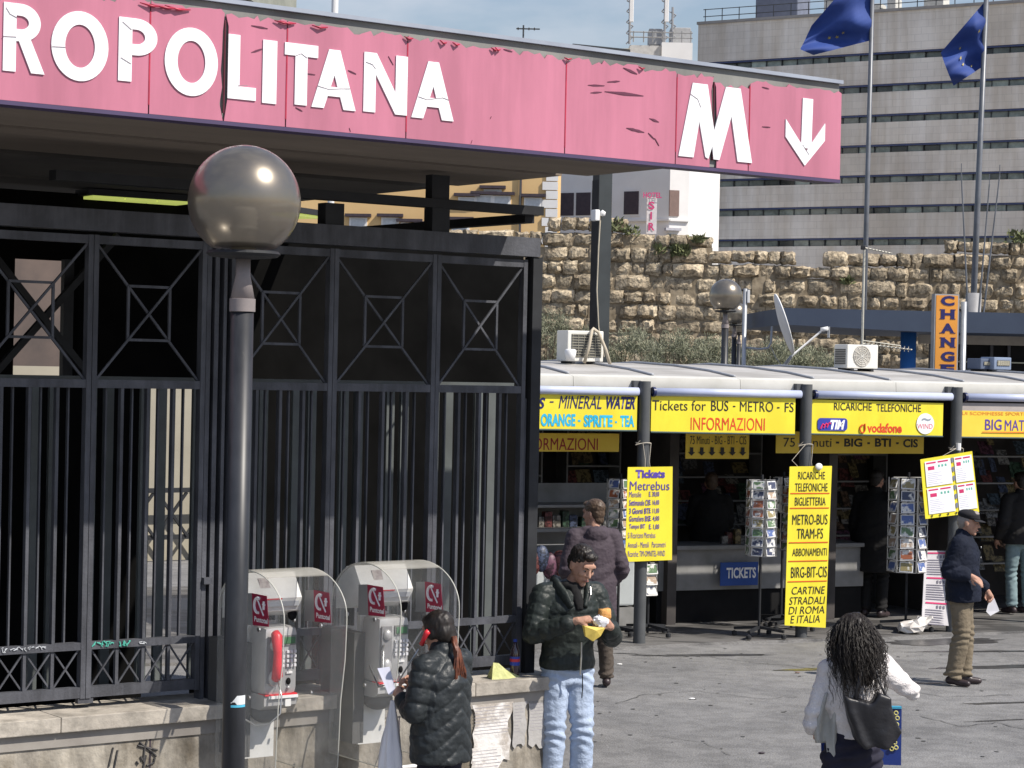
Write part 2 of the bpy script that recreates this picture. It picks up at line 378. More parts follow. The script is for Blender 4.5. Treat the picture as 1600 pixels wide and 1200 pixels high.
for (x, w_, h) in [(12.3, 2.2, 1.7), (16.0, 1.1, 1.0), (17.6, 0.8, 1.4), (21.5, 1.8, 1.6), (14.6, .9, .9)]:
    MB().cbox((x, 3, 35.2 + h/2), (w_, 1.6, h), 0.05).build('roof_vent', mat('vent_pale', (0.55, 0.55, 0.52)), big)
MB().tube([(5.0, 4, 35.2), (5.0, 4, 37.8)], 0.06, 5).build('aerial', MUL, big)

# ================================================================ HOTEL (white) and yellow buildings
Hf = Frame(1046, 165, -30.0, 330)
HWH = mat('white_render', (0.78, 0.77, 0.76), (0.70, 0.69, 0.68), scale=0.3, rough=0.85)
SHUT = mat('brown_shutter', (0.06, 0.045, 0.055), (0.04, 0.03, 0.04), rough=0.7)
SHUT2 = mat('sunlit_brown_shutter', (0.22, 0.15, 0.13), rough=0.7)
hot = thing('hotel_building', 'white rendered hotel with tall brown shutters between the yellow house and the grey office', 'building', frame=Hf)
def hz(px, py): return Hf.uv(px, py)
zt = 19.5
# the street corner sits at local x=0; the left wall runs to -x, the right wall turns towards +x away
MB().box(-16, 0, 0, 9, 0, zt).build('wall', HWH, hot)
rw = thing('tmp', '', ''); bpy.data.objects.remove(rw)
for px in (886, 905, 938, 987, 963):
    x, z = hz(px, 320)
    wn_ = 0.75
    if px == 905: x = hz(912, 320)[0]
    if px == 963: continue
    w = MB().box(x - wn_, x + wn_, -0.06, 0.1, hz(990, 338)[1], hz(990, 296)[1]).build('window', HWH, hot)
    MB().box(x - wn_ + 0.12, x + wn_ - 0.12, -0.1, -0.06, hz(990, 337)[1] + 0.1, hz(990, 297)[1] - 0.1).build('shutter', SHUT, w)
MB().box(-16, 0.08, -0.22, 0, hz(990, 346)[1], hz(990, 343)[1]).build('string_course', HWH, hot)
MB().box(-0.15, 8.0, 0.3, 0.6, 0, 0.1)
# right-hand lit wing, turned to face the sun
Hr = Frame(1046, 165, 18.0, 330)
wing = MB(); x1 = Hr.uv(1076, 330)[0]
o = MB().box(0.0, x1, 0.0, 6, 0, zt).build('wing_wall', HWH, hot); o.parent = None; o.matrix_world = Hr.M
def to_parent(o, par, frame):
    o.parent = par; o.matrix_parent_inverse = Matrix.Identity(4); o.matrix_basis = par.matrix_world.inverted() @ frame.M
bpy.context.view_layer.update()
to_parent(o, hot, Hr)
xa, za = Hr.uv(1046, 297); xb, zb_ = Hr.uv(1060, 338)
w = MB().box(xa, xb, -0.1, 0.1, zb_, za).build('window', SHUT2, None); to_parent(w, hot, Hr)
x0, z0 = Hr.uv(1038, 360); x1_, z1 = Hr.uv(1062, 357)
w = MB().box(x0, x1_, -0.35, 0.05, z0, z1).build('window_hood', mat('hood_grey', (0.45, 0.45, 0.5)), None); to_parent(w, hot, Hr)
x0, z0 = Hr.uv(1042, 372); x1_, z1 = Hr.uv(1057, 366)
w = MB().box(x0, x1_, -0.05, 0.05, z0 - 1, z1).build('window', GLZ, None); to_parent(w, hot, Hr)
w = MB().box(0, Hr.uv(1076, 330)[0], -0.2, 0.0, Hr.uv(1060, 346)[1], Hr.uv(1060, 343)[1]).build('string_course', HWH, None); to_parent(w, hot, Hr)
# hotel sign
SIGNR = mat('magenta_letters', (0.62, 0.07, 0.22), rough=0.5)
Hs = Frame(1005, 158, 0.0, 330)
sgn = thing('hotel_sign', 'small upright hotel sign with magenta letters on the white hotel corner', 'sign', frame=Hs)
x0, z0 = Hs.uv(1010, 365); x1_, z1 = Hs.uv(1027, 308)
MB().box(x0, x1_, 0.1, 0.5, z0, z1).build('sign_board', mat('sign_pale', (0.72, 0.70, 0.72)), sgn)
x0, z0 = Hs.uv(1005, 309); x1_, z1 = Hs.uv(1034, 301)
lettering('HOTEL', SIGNR, sgn, x0, x1_, z0, z1, -0.05, bold=0.03)
for ch, yy in (('S', 321), ('I', 337), ('R', 354)):
    x0, z0 = Hs.uv(1013 if ch != 'I' else 1016, yy + 6); x1_, z1 = Hs.uv(1023 if ch != 'I' else 1019, yy - 6)
    lettering(ch, SIGNR, sgn, x0, x1_, z0, z1, 0.05, bold=0.03)
# hotel top storey block above the canopy with mobile masts
Tf = Frame(1034, 180, 0, 70)
def tz(px, py): return Tf.uv(px, py)
tw = thing('rooftop_block', 'white rooftop stair tower with mobile phone masts above the pink fascia', 'building', frame=Tf)
xL, _ = tz(984, 80); xM, _ = tz(1034, 80); xR, _ = tz(1082, 80)
ztp = tz(1034, 66)[1]
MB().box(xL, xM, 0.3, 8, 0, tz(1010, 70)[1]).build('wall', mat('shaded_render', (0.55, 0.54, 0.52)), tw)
MB().box(xM, xR, 0, 8, 0, ztp).build('wall', HWH, tw)
q = MB()
for px in (990, 1006, 1020, 1036, 1052, 1066, 1080):
    x, _ = tz(px, 60); q.tube([(x, 0.2, ztp), (x, 0.2, tz(px, 48)[1])], 0.05, 4)
q.tube([(xL, 0.2, tz(1030, 50)[1]), (xR, 0.2, tz(1030, 50)[1])], 0.05, 4); q.tube([(xL, 0.2, tz(1030, 58)[1]), (xR, 0.2, tz(1030, 58)[1])], 0.05, 4)
q.build('railing', mat('rail_grey', (0.3, 0.3, 0.3)), tw)
for px0, px1, t0 in ((1016, 1038, 40), (1050, 1082, 38)):
    a, z = tz(px0, t0); b, _ = tz(px1, t0)
    MB().cbox(((a+b)/2, 2.5, (z + ztp)/2), (b - a, 2, z - ztp), 0.08).build('plant_box', mat('plant_grey', (0.42, 0.42, 0.42)), tw)
for px in (985, 1040, 1052):
    x, _ = tz(px, 40); y_ = 1.0; zz0 = tz(px, 66)[1]; zz1 = tz(px, -40 if px < 1050 else 8)[1]
    mst = MB().tube([(x, y_, zz0), (x, y_, zz1)], 0.10, 6)
    z = zz0
    while z < zz1 - 0.8:
        mst.tube([(x - 0.28, y_, z), (x + 0.28, y_, z + 0.6)], 0.05, 4); mst.tube([(x + 0.28, y_, z + 0.6), (x - 0.28, y_, z + 0.9)], 0.05, 4); z += 0.9
    mst.build('lattice_mast', mat('mast_grey', (0.30, 0.31, 0.33)), tw)
    if px < 1050: MB().cbox((x + 0.1, y_ - 0.4, tz(px, 12)[1]), (0.35, 0.25, 2.2), 0.05).build('phone_antenna', HWH, tw)
# low roof house left of it
Lf = Frame(897, 175, 0, 90)
lh = thing('far_house', 'ochre top storey with flat overhanging roof just above the pink fascia', 'building', frame=Lf)
x0, z0 = Lf.uv(903, 110); x1_, z1 = Lf.uv(984, 76)
YEL = mat('ochre_render', (0.62, 0.50, 0.30), (0.52, 0.42, 0.26), scale=0.4)
MB().box(x0, x1_, 0, 7, 0, z1).build('wall', YEL, lh)
MB().add([(x0 - 0.5, -1, Lf.uv(897, 71)[1]), (x1_, -1, Lf.uv(984, 80)[1]), (x1_, 8, Lf.uv(984, 80)[1]), (x0 - 0.5, 8, Lf.uv(897, 71)[1]),
          (x0 - 0.5, -1, Lf.uv(897, 74)[1]), (x1_, -1, Lf.uv(984, 84)[1]), (x1_, 8, Lf.uv(984, 84)[1]), (x0 - 0.5, 8, Lf.uv(897, 74)[1])],
         [(0, 1, 2, 3), (4, 7, 6, 5), (0, 4, 5, 1), (1, 5, 6, 2), (2, 6, 7, 3), (3, 7, 4, 0)]).build('roof', MUL, lh)
for a, b in ((904, 910), (925, 934), (955, 964)):
    p0, z0 = Lf.uv(a, 86); p1, z1 = Lf.uv(b, 78); MB().box(p0, p1, -0.1, 0.05, z0, z1).build('window', SHUT, lh)
# yellow palazzo seen under the canopy
Yf = Frame(870, 150, -3.0, 320)
yb = thing('yellow_building', 'orange yellow palazzo with pale shuttered windows seen under the canopy', 'building', frame=Yf)
ORG = mat('orange_render', (0.72, 0.50, 0.24), (0.64, 0.43, 0.20), scale=0.2, rough=0.9)
SH3 = mat('pale_shutter', (0.55, 0.58, 0.60), rough=0.7)
MB().box(-34, 0, 0, 8, 0, 19).build('wall', ORG, yb)
qx = Yf.uv(863, 320)[0]
for i in range(12):
    MB().box(qx - (0.45 if i % 2 else 0.7), 0.06, -0.12, 0, 9.2 + i*0.62, 9.2 + i*0.62 + 0.56).build('quoin', HWH, yb)
for px, yt, ybm in ((833, 309, 332), (784, 306, 326), (756, 305, 322), (730, 308, 325), (668, 352, 375), (770, 296, 300), (640, 348, 372), (610, 340, 360), (560, 340, 372), (720, 345, 365)):
    xc, z1 = Yf.uv(px, yt); _, z0 = Yf.uv(px, ybm)
    w = MB().box(xc - 0.62, xc + 0.62, -0.10, 0.05, z0, z1).build('window', HWH, yb)
    MB().box(xc - 0.48, xc + 0.48, -0.14, -0.10, z0 + 0.1, z1 - 0.1).build('shutter', SH3, w)
    MB().box(xc - 0.9, xc + 0.9, -0.4, 0, z1 + 0.05, z1 + 0.25).build('window_hood', SHUT, w)
MB().tube([(Yf.uv(813, 320)[0], -0.15, 4), (Yf.uv(813, 320)[0], -0.15, 18.5)], 0.09, 6).build('downpipe', SHUT, yb)
# concrete eave seen above the left end of the fascia
Ef = Frame(400, 90, -8, 10)
ev = thing('eave_building', 'grey concrete building corner showing above the left part of the pink fascia', 'building', frame=Ef)
EVM = mat('weathered_concrete', (0.30, 0.31, 0.27), (0.2, 0.21, 0.18), scale=0.5, rough=0.9, bump=0.4, bscale=5)
x0, z0 = Ef.uv(372, 18)
MB().box(-24, x0, 0, 10, 0, z0 + 3).build('wall', EVM, ev)
for i in range(4): MB().box(-24, x0 + 0.12 + 0.16*i, -0.12 - 0.16*i, 10, z0 + 0.02 + 0.14*i, z0 + 0.12 + 0.14*i).build('cornice_step', EVM, ev)
# slim white mast and tv aerial above fascia
p = at(523, 20, 45)
tag(MB().tube([(0, 0, 0), (0, 0, 14)], 0.07, 10).build('white_mast', WHITE, loc=(p.x, p.y, 0)), 'slim white mast rising behind the middle of the pink fascia', 'mast')
p = at(818, 45, 120)
ta = MB().tube([(0, 0, 0), (0, 0, p.z + 0.2)], 0.05, 5).tube([(-0.4, 0, p.z), (0.9, 0, p.z)], 0.04, 5)
for i in range(4): ta.tube([(-0.3 + 0.3*i, -0.4, p.z), (-0.3 + 0.3*i, 0.4, p.z)], 0.03, 4)
tag(ta.build('tv_aerial', MUL, loc=(p.x, p.y, 0)), 'thin rooftop tv aerial against the sky above the fascia', 'aerial')

# ================================================================ ANCIENT STONE WALL
Y0 = 80.0
STONE = mat('tufa_block', (0.52, 0.435, 0.31), (0.30, 0.24, 0.165), scale=1.5, rough=0.95, bump=1.0, bscale=5, detail=10, vary=0.28, lo=0.36, hi=0.6)
STONE.node_tree.nodes['Bump'].inputs['Distance'].default_value = 0.12
add_wear(STONE, 3.2, 3.2, .45, 1.08, .38, .55, 2); add_wear(STONE, 11, 11, .6, 1.1, .38, .55, 6)
CORE = mat('shadowy_rubble', (0.33, 0.27, 0.19), (0.17, 0.135, 0.09), scale=2, rough=1.0, bump=1.0, bscale=6)
wallf = Frame(845, Y0, 0.0, 500)
sw = thing('ancient_wall', 'ancient wall of rough sunlit tufa blocks behind the kiosks', 'wall', frame=wallf)
outline = [(560, 345), (690, 352), (846, 372), (850, 348), (985, 352), (992, 368), (1100, 372), (1102, 398), (1240, 401), (1250, 420), (1298, 420), (1302, 404), (1408, 404), (1425, 396), (1480, 394), (1484, 384), (1640, 384), (1800, 380)]
def top_z(x):
    pts = [wallf.uv(a, b) for a, b in outline]
    for (xa, za), (xb, zb2) in zip(pts, pts[1:]):
        if xa <= x <= xb: return za + (zb2 - za) * (x - xa) / max(xb - xa, 1e-6)
    return pts[-1][1]
xw0, xw1 = wallf.uv(600, 500)[0], wallf.uv(1650, 500)[0]
rs = random.Random(11); nst = 0
def stone_mesh(w, h, d, seed):
    b = MB(); nx, nz_ = 5, 4; r = random.Random(seed); v = []
    for j in range(nz_ + 1):
        for i in range(nx + 1):
            u, t = i / nx, j / nz_
            e = min(u, 1-u, t, 1-t)
            edge = 0.0 if e < 0.01 else 1.0
            yy = -d * edge * (0.55 + 0.6 * r.random())
            rr = 0.05 * (1 if edge else 0.7)
            cx = (u - .5) * w * (0.985 if not edge else 1) + (r.random() - .5) * rr * 2
            cz = (t - .5) * h * (0.98 if not edge else 1) + (r.random() - .5) * rr * 2
            if (u in (0, 1)) and (t in (0, 1)): cx *= 0.975; cz *= 0.97
            v.append((cx, yy, cz))
    f = [(j*(nx+1)+i, j*(nx+1)+i+1, (j+1)*(nx+1)+i+1, (j+1)*(nx+1)+i) for j in range(nz_) for i in range(nx)]
    ring = [i for i in range(nx+1)] + [(j+1)*(nx+1)-1 for j in range(1, nz_+1)] + [nz_*(nx+1)+i for i in range(nx-1, -1, -1)] + [j*(nx+1) for j in range(nz_-1, 0, -1)]
    k = len(v); v += [(v[i][0], 0.35, v[i][2]) for i in ring]
    f += [(ring[i], ring[(i+1) % len(ring)], k + (i+1) % len(ring), k + i) for i in range(len(ring))]
    b.add(v, f); return b
zrow = 2.2; row = 0
while zrow < 9.5:
    h = 0.53 + rs.uniform(-0.04, 0.04); x = xw0 - rs.random()
    while x < xw1:
        w = rs.choice([0.42, 0.48, 0.5, 0.58, 0.62, 0.75, 0.8, 0.95, 1.2]) * rs.uniform(0.9, 1.1)
        xc = x + w / 2; tz_ = top_z(xc)
        if zrow + h * 0.45 < tz_ and nst < 520:
            px_lim = xc > wallf.uv(838, 500)[0] - 0.2 or zrow > 7.1
            if px_lim and (zrow > 2.9):
                hh = h * (0.995 if rs.random() < 0.85 else 0.92)
                if zrow + h > tz_ + 0.1: hh *= rs.uniform(0.75, 1.0)
                ob = stone_mesh(w - 0.005, hh, rs.uniform(0.08, 0.24), row * 1000 + nst).build('stone', STONE, sw, auto=38)
                ob.location = (xc, rs.uniform(-0.06, 0.10), zrow + h/2 + rs.uniform(-0.02, 0.02)); nst += 1
        x += w
    zrow += h + 0.005; row += 1
print('stones', nst)
cm = MB(); x = xw0 - 1
while x < xw1 + 12:
    t = max(top_z(x), 0) - 0.35; cm.box(x, x + 0.52, 0.0 + 0.02 * (int(x*7) % 3), 2.4, 0, t); x += 0.5
cm.build('wall_core', CORE, sw)
# plants growing on top of the wall
GREENL = mat('wall_weeds', (0.17, 0.19, 0.085), (0.10, 0.11, 0.05), scale=3, rough=0.8)
def tuft(mbd, c, n, rx, rz_, ln, r, wd=0.012):
    for _ in range(n):
        a = r.uniform(0, 2*math.pi); q = r.random() ** 0.5
        p = Vector((c[0] + rx*q*math.cos(a), c[1] + rx*0.6*q*math.sin(a), c[2] + rz_*r.random()))
        d = Vector((r.uniform(-.7, .7), r.uniform(-.7, .7), r.uniform(.1, 1))).normalized() * ln * r.uniform(.6, 1.2)
        s = d.cross(Vector((r.uniform(-1, 1), r.uniform(-1, 1), .3))).normalized() * wd
        mbd.add([p - s, p + d*0.5 - s*1.6, p + d, p + d*0.5 + s*1.6], [(0, 1, 2, 3)])
for i, (px, py, nn, rr, cat_) in enumerate([(1062, 402, 260, 0.32, 0), (985, 370, 60, 0.3, 1), (1090, 382, 70, .2, 2), (1322, 445, 60, 0.15, 3), (1590, 382, 90, 0.4, 4), (1030, 398, 50, .2, 5), (960, 364, 70, .4, 6)]):
    x, z = wallf.uv(px, py); p = wallf.w(x, -0.15, z)
    mb_ = MB(); tuft(mb_, (0, 0, 0), nn, rr, rr * 1.0, 0.28, random.Random(40 + i), 0.03)
    lab = ['largest green weed clump growing out of the ancient wall below its top', 'dry weeds on the wall top in front of the white hotel', 'small weed on the wall top at the foot of the grey office', 'tiny green weed in a joint between tufa blocks', 'green tuft on the wall top at far right', 'faint weed in a joint left of the largest clump', 'dry grass on the wall top beside the dark steel mast'][i]
    tag(mb_.build('weed', GREENL, loc=p), lab, 'weed', 'weeds on the ancient wall')

# ================================================================ OLIVE GREY SHRUBS
LEAF = mat('olive_leaf', (0.30, 0.31, 0.215), (0.17, 0.18, 0.115), scale=1.2, rough=0.75, vary=0.12)
LEAF_SHADE = mat('olive_leaf_shaded', (0.12, 0.13, 0.08), (0.08, 0.09, 0.05), scale=2.0, rough=0.8)
TWIG = mat('twig_brown', (0.10, 0.075, 0.05), rough=0.9)
shr = [(850, 488, 36), (905, 508, 44), (960, 522, 46), (1010, 518, 48), (1062, 512, 52), (1110, 530, 36), (1190, 532, 44), (1240, 545, 40), (1290, 538, 46), (1330, 552, 30)]
names_ = ['tall grey green olive bush beside the black fence corner', 'olive bush behind the left air conditioner', 'olive bush right of the dark steel mast', 'olive bush with a dark twig showing, below the weed clump',
          'tallest fine leaved olive bush in the middle of the row', 'low olive bush behind the globe lamps', 'olive bush right of the globe lamps', 'thin olive bush behind the white dish arm', 'olive bush left of the front-facing air conditioner', 'last small olive bush next to the front-facing air conditioner']
for i, (px, py, hw) in enumerate(shr):
    Ys = 70 + (i % 3) * 1.3; s = FPX / Ys
    p = at(px, py, Ys); w = hw / s * 1.15; zt_ = p.z; rz_ = (zt_ - 2.4) / 2
    r = random.Random(300 + i)
    o = thing('olive_bush', names_[i], 'bush', (p.x, p.y, 0), group='olive bushes along the ancient wall')
    st = MB()
    for k in range(7):
        a = r.uniform(-w*0.7, w*0.7); st.tube([(a*0.2, 0, 0), (a*0.6, r.uniform(-.2, .2), 1.8), (a, r.uniform(-.4, .4), zt_ - r.uniform(.5, 1.2))], 0.05, 5, r2=0.015)
    st.build('stem', TWIG, o)
    fo, fd = MB(), MB()
    lobes = [(r.uniform(-.8, .8)*w, r.uniform(-.5, .5), 2.4 + rz_*2*r.uniform(0.1, 0.88), r.uniform(.28, .5)) for _ in range(15)]
    for k in range(4200):
        lx, ly, lz, lr = r.choice(lobes)
        v = Vector((r.gauss(0, 1), r.gauss(0, 1), r.gauss(0, 1))); v = v.normalized() * lr * r.random() ** 0.4
        q = Vector((lx + v.x * 1.2, ly + v.y, min(lz + v.z * 1.15, zt_ + 0.05 + r.random()*.2)))
        d = Vector((r.uniform(-.6, .6), r.uniform(-.6, .6), r.uniform(.0, 1))).normalized() * r.uniform(.10, .22)
        sd_ = d.cross(Vector((r.uniform(-1, 1), r.uniform(-1, 1), r.uniform(-1, 1)))).normalized() * 0.011
        (fd if v.z < -0.1 * lr and r.random() < .6 else fo).add([q - sd_, q + d*.5 - sd_, q + d, q + d*.5 + sd_], [(0, 1, 2, 3)])  # darker leaves paint shade into the lower half of each lobe
    fo.build('foliage', LEAF, o); fd.build('lower_shade_foliage', LEAF_SHADE, o)
# ================================================================ METRO CANOPY
PINK = mat('faded_red_vinyl', (0.52, 0.188, 0.268), (0.465, 0.16, 0.232), scale=0.7, rough=0.42, bump=0.12, bscale=3.0, spec=0.5, stretch=(1, 1, 0.4), lo=0.3, hi=0.7)
add_wear(PINK, 2.2, .5, .86, 1.06, .38, .62, 2); add_wear(PINK, 14, .9, .965, 1.01, .42, .56, 5)
REDV = mat('curled_red_vinyl', (0.50, 0.03, 0.07), (0.3, 0.02, 0.05), scale=8, rough=0.4)
SLIT = mat('dark_seam', (0.10, 0.015, 0.03), rough=0.8)
BACKB = mat('grey_fascia_backing', (0.26, 0.265, 0.25), (0.14, 0.145, 0.14), scale=1.2, rough=0.8, bump=0.3, bscale=12, detail=9, stretch=(1, 1, 0.3))
LETW = mat('white_letters', (0.86, 0.86, 0.88), (0.82, 0.82, 0.85), scale=1, rough=0.5)
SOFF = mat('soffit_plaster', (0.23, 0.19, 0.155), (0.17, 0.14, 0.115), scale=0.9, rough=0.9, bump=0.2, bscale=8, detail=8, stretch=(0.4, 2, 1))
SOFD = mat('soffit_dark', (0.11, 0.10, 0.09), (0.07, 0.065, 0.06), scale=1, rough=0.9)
can = thing('metro_canopy', 'metro station canopy with faded pink red fascia reading ROPOLITANA and M with arrow', 'canopy', frame=C)
ZB, ZT = 4.29, 4.885
xl, xr = -9.5, 0.0
xs_ = C.uv(1100, 268)[0]
# backing board, top coping
MB().box(xl, xr - 0.012, 0.012, 0.10, ZB + 0.004, ZT + 0.03).build('fascia_backing', BACKB, can)
MB().box(xl, xr, -0.015, 0.45, ZT + 0.032, ZT + 0.055).build('top_flashing', mat('zinc_flashing', (0.33, 0.37, 0.44), (0.27, 0.3, 0.36), scale=3, rough=0.5), can)
MB().box(xl, xr, -0.004, 0.12, ZB - 0.022, ZB - 0.001).build('bottom_trim', mat('violet_dark_trim', (0.07, 0.05, 0.12), rough=0.6), can)
# end box beyond the slab
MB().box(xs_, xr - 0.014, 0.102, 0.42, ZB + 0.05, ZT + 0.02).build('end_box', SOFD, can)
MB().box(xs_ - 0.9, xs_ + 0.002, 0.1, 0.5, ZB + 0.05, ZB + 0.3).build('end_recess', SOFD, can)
# slab with banded soffit
yb0 = 0.102
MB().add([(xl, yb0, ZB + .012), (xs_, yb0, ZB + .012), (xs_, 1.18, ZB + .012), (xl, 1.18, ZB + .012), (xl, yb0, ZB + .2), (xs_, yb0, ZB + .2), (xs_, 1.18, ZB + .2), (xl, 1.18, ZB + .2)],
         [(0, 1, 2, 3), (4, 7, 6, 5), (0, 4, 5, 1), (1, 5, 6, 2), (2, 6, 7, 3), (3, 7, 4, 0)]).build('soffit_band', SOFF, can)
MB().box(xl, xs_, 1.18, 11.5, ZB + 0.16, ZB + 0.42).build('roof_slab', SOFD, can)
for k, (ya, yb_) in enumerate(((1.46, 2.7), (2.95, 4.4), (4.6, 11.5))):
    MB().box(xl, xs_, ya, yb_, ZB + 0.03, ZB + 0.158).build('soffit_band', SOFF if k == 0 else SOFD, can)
MB().box(xl, xs_, 0.5, 11.5, ZB + 0.421, ZB + 0.5).build('roof_felt', BACKB, can)
# seams at pixel columns
seam_px = [-60, 233, 350, 447, 635, 883, 1056, 1114, 1170, 1303]
sx = [C.uv(p, 80 + 0.1 * p)[0] if p < 1300 else 0.0 for p in seam_px]; sx[0] = xl
rj = random.Random(5)
def jag(x0, x1, base, amp):
    out = []; x = x0
    while x < x1:
        out.append((x, base - amp * rj.random() ** 2 - 0.008 * rj.random())); x += rj.uniform(0.015, 0.06)
    out.append((x1, base - amp * rj.random())); return out
for i in range(len(sx) - 1):
    a, b = sx[i] + 0.004, sx[i+1] - 0.004
    tops = jag(a, b, ZT + 0.0 - (0.045 if seam_px[i] in (1114,) else 0.0) - (0.012 if seam_px[i] >= 350 else 0), 0.035)
    lean = 0.012 if seam_px[i] in (1114,) else 0.0
    poly = [(a + (0.03 if seam_px[i] == 1114 else 0), ZB), (b - (0.02 if seam_px[i+1] == 1114 else 0), ZB)]
    # slightly ragged vertical edges at the torn seams
    if seam_px[i+1] in (350, 1114):
        poly += [(b - 0.005 - 0.02 * rj.random(), ZB + (ZT-ZB)*t) for t in (0.15, 0.3, 0.45, 0.6, 0.8)]
    poly += [p for p in reversed(tops)]
    if seam_px[i] in (350, 1114):
        poly += [(a + 0.012 + 0.02 * rj.random(), ZB + (ZT-ZB)*t) for t in (0.85, 0.6, 0.4, 0.2)]
    pb = MB(); pb.prism(poly, -0.0035, 0.0035)
    o = pb.build('fascia_panel', PINK, can, loc=(0, 0, 0))
    # raised red weld edge
    if 0 < i < 9:
        s = MB().box(sx[i] - 0.004, sx[i] + 0.004, -0.006, 0.004, ZB + 0.03 + 0.05 * rj.random(), ZT - 0.06)
        s.build('seam', SLIT if seam_px[i] in (350, 1114) else REDV, can)
# curled flaps of vinyl at the torn top edge
for px, L in ((235, 0.14), (258, 0.2), (275, 0.15), (440, 0.11), (447, 0.1), (497, 0.1), (636, 0.06), (690, .05), (710, 0.05), (770, .05), (775, 0.04), (885, 0.06), (1000, 0.05)):
    x, z = C.uv(px, 13 + 0.105 * px + (12 if px < 500 else 2)); z = ZT - 0.03
    q = MB().tube([(x - L/2, -0.014, z + 0.01*rj.random()), (x, -0.02, z - 0.008), (x + L/2, -0.012, z)], [0.003, 0.0085, 0.004], 7, flat=.8)
    q.build('curled_flap', REDV, can, smooth=True)
# blisters and cracks in the vinyl
TEAR = mat('torn_vinyl_dark', (0.13, 0.035, 0.07), rough=0.8)  # dark tone of the scratched and peeled vinyl
for px0, py0, px1, py1, w in ((918, 133, 944, 134, .010), (948, 128, 968, 127, .010), (922, 145, 940, 144, .008), (944, 143, 1005, 150, .017), (973, 106, 995, 116, .014), (978, 200, 1006, 207, .016), (1012, 208, 1022, 218, .010), (1022, 216, 1029, 228, .010),
                             (1014, 185, 1029, 191, .012), (1190, 136, 1201, 139, .008), (1190, 198, 1203, 199, .006), (786, 77, 800, 81, .008), (392, 40, 418, 45, .009), (392, 82, 411, 76, .010), (606, 88, 614, 102, .007), (543, 110, 556, 116, .007), (461, 168, 472, 174, .006),
                             (478, 115, 492, 117, .004), (735, 225, 737, 219, .004), (545, 200, 547, 206, .004), (765, 186, 767, 182, .006)):
    (x0, z0), (x1, z1) = C.uv(px0, py0), C.uv(px1, py1); nn = 7; pts_u, pts_l = [], []
    for j in range(nn):
        t = j / (nn-1); hgt = w * math.sin(math.pi * t) * (0.6 + 0.5 * rj.random())
        xx, zz = x0 + (x1-x0)*t, z0 + (z1-z0)*t; pts_u.append((xx, zz + hgt/2 + 0.001)); pts_l.append((xx, zz - hgt/2))
    MB().prism(pts_u + pts_l[::-1], -0.0075, -0.0042).build('vinyl_tear', TEAR, can)
# ---- letters cut from sheet, in five-unit Futura-like strokes
def ring_poly(cx, cz, rx, rz_, t, a0, a1, n=28):
    o_ = [(cx + rx*math.cos(a0+(a1-a0)*i/n), cz + rz_*math.sin(a0+(a1-a0)*i/n)) for i in range(n+1)]
    i_ = [(cx + (rx-t)*math.cos(a0+(a1-a0)*i/n), cz + (rz_-t)*math.sin(a0+(a1-a0)*i/n)) for i in range(n+1)]
    return o_, i_
def letter_shapes(ch):
    """list of polygons in a unit box, x 0..w, z 0..1"""
    t = 0.19; P = []
    if ch == 'I': P = [[(0, 0), (t*1.05, 0), (t*1.05, 1), (0, 1)]]; w = t*1.05
    elif ch == 'L': P = [[(0, 0), (t, 0), (t, 1), (0, 1)], [(t, 0), (.46, 0), (.46, .2), (t+.0, .2)]]; w = .46
    elif ch == 'T': P = [[(0, .80), (.52, .80), (.52, 1), (0, 1)], [(.165, 0), (.355, 0), (.355, .795), (.26, .835), (.165, .795)]]; w = .52
    elif ch == 'N': P = [[(0, 0), (t, 0), (t, 1), (0, 1)], [(.51, 0), (.70, 0), (.70, 1), (.51, 1)], [(0.01, 1), (t+.005, 1), (.69, 0), (.51, 0)]]; w = .70
    elif ch == 'A': P = [[(0, 0), (.2, 0), (.44, .84), (.36, 1), (.27, 1)], [(.72, 0), (.52, 0), (.29, .84), (.37, 1), (.45, 1)], [(.145, .21), (.57, .21), (.53, .37), (.20, .37)]]; w = .72
    elif ch == 'M': P = [[(0, 0), (.2, 0), (.30, .72), (.33, 1), (.17, 1)], [(.17, 1), (.37, 1), (.485, .30), (.40, 0), (.36, 0.02)], [(.47, 0), (.55, 0.0), (.80, 1), (.62, 1), (.44, .26)], [(.62, 1), (.82, 1), (1.0, 0), (.80, 0), (.70, .62)]]; w = 1.0
    elif ch == 'O':
        o_, i_ = ring_poly(.43, .5, .43, .535, .205, 0, 2*math.pi, 40)
        P = [('ring', o_, i_)]; w = .86
    elif ch in 'PR':
        bt = .44 if ch == 'P' else .47
        rz_ = (1 - bt) / 2 + .01; cz = 1 - rz_
        o_, i_ = ring_poly(.25, cz, .30, rz_, .175, -math.pi/2, math.pi/2, 22)
        P = [[(0, 0), (t, 0), (t, 1), (0, 1)], ('ring', [(t, cz - rz_)] + o_ + [(t, 1)], [(t, cz - rz_ + .175)] + i_ + [(t, 1 - .175)])]; w = .55
        if ch == 'R': P.append([(.42, 0), (.62, 0), (.40, .50), (.21, .50)]); w = .62
    elif ch == 'arrow':
        P = [[(.40, .26), (.66, .26), (.68, 1), (.42, 1)], [(.0, .66), (.0, .40), (.50, 0), (.58, .19), (.46, .27)], [(1.0, .66), (1.0, .40), (.50, 0), (.52, .20), (.60, .28)]]; w = 1.0
    return P, w
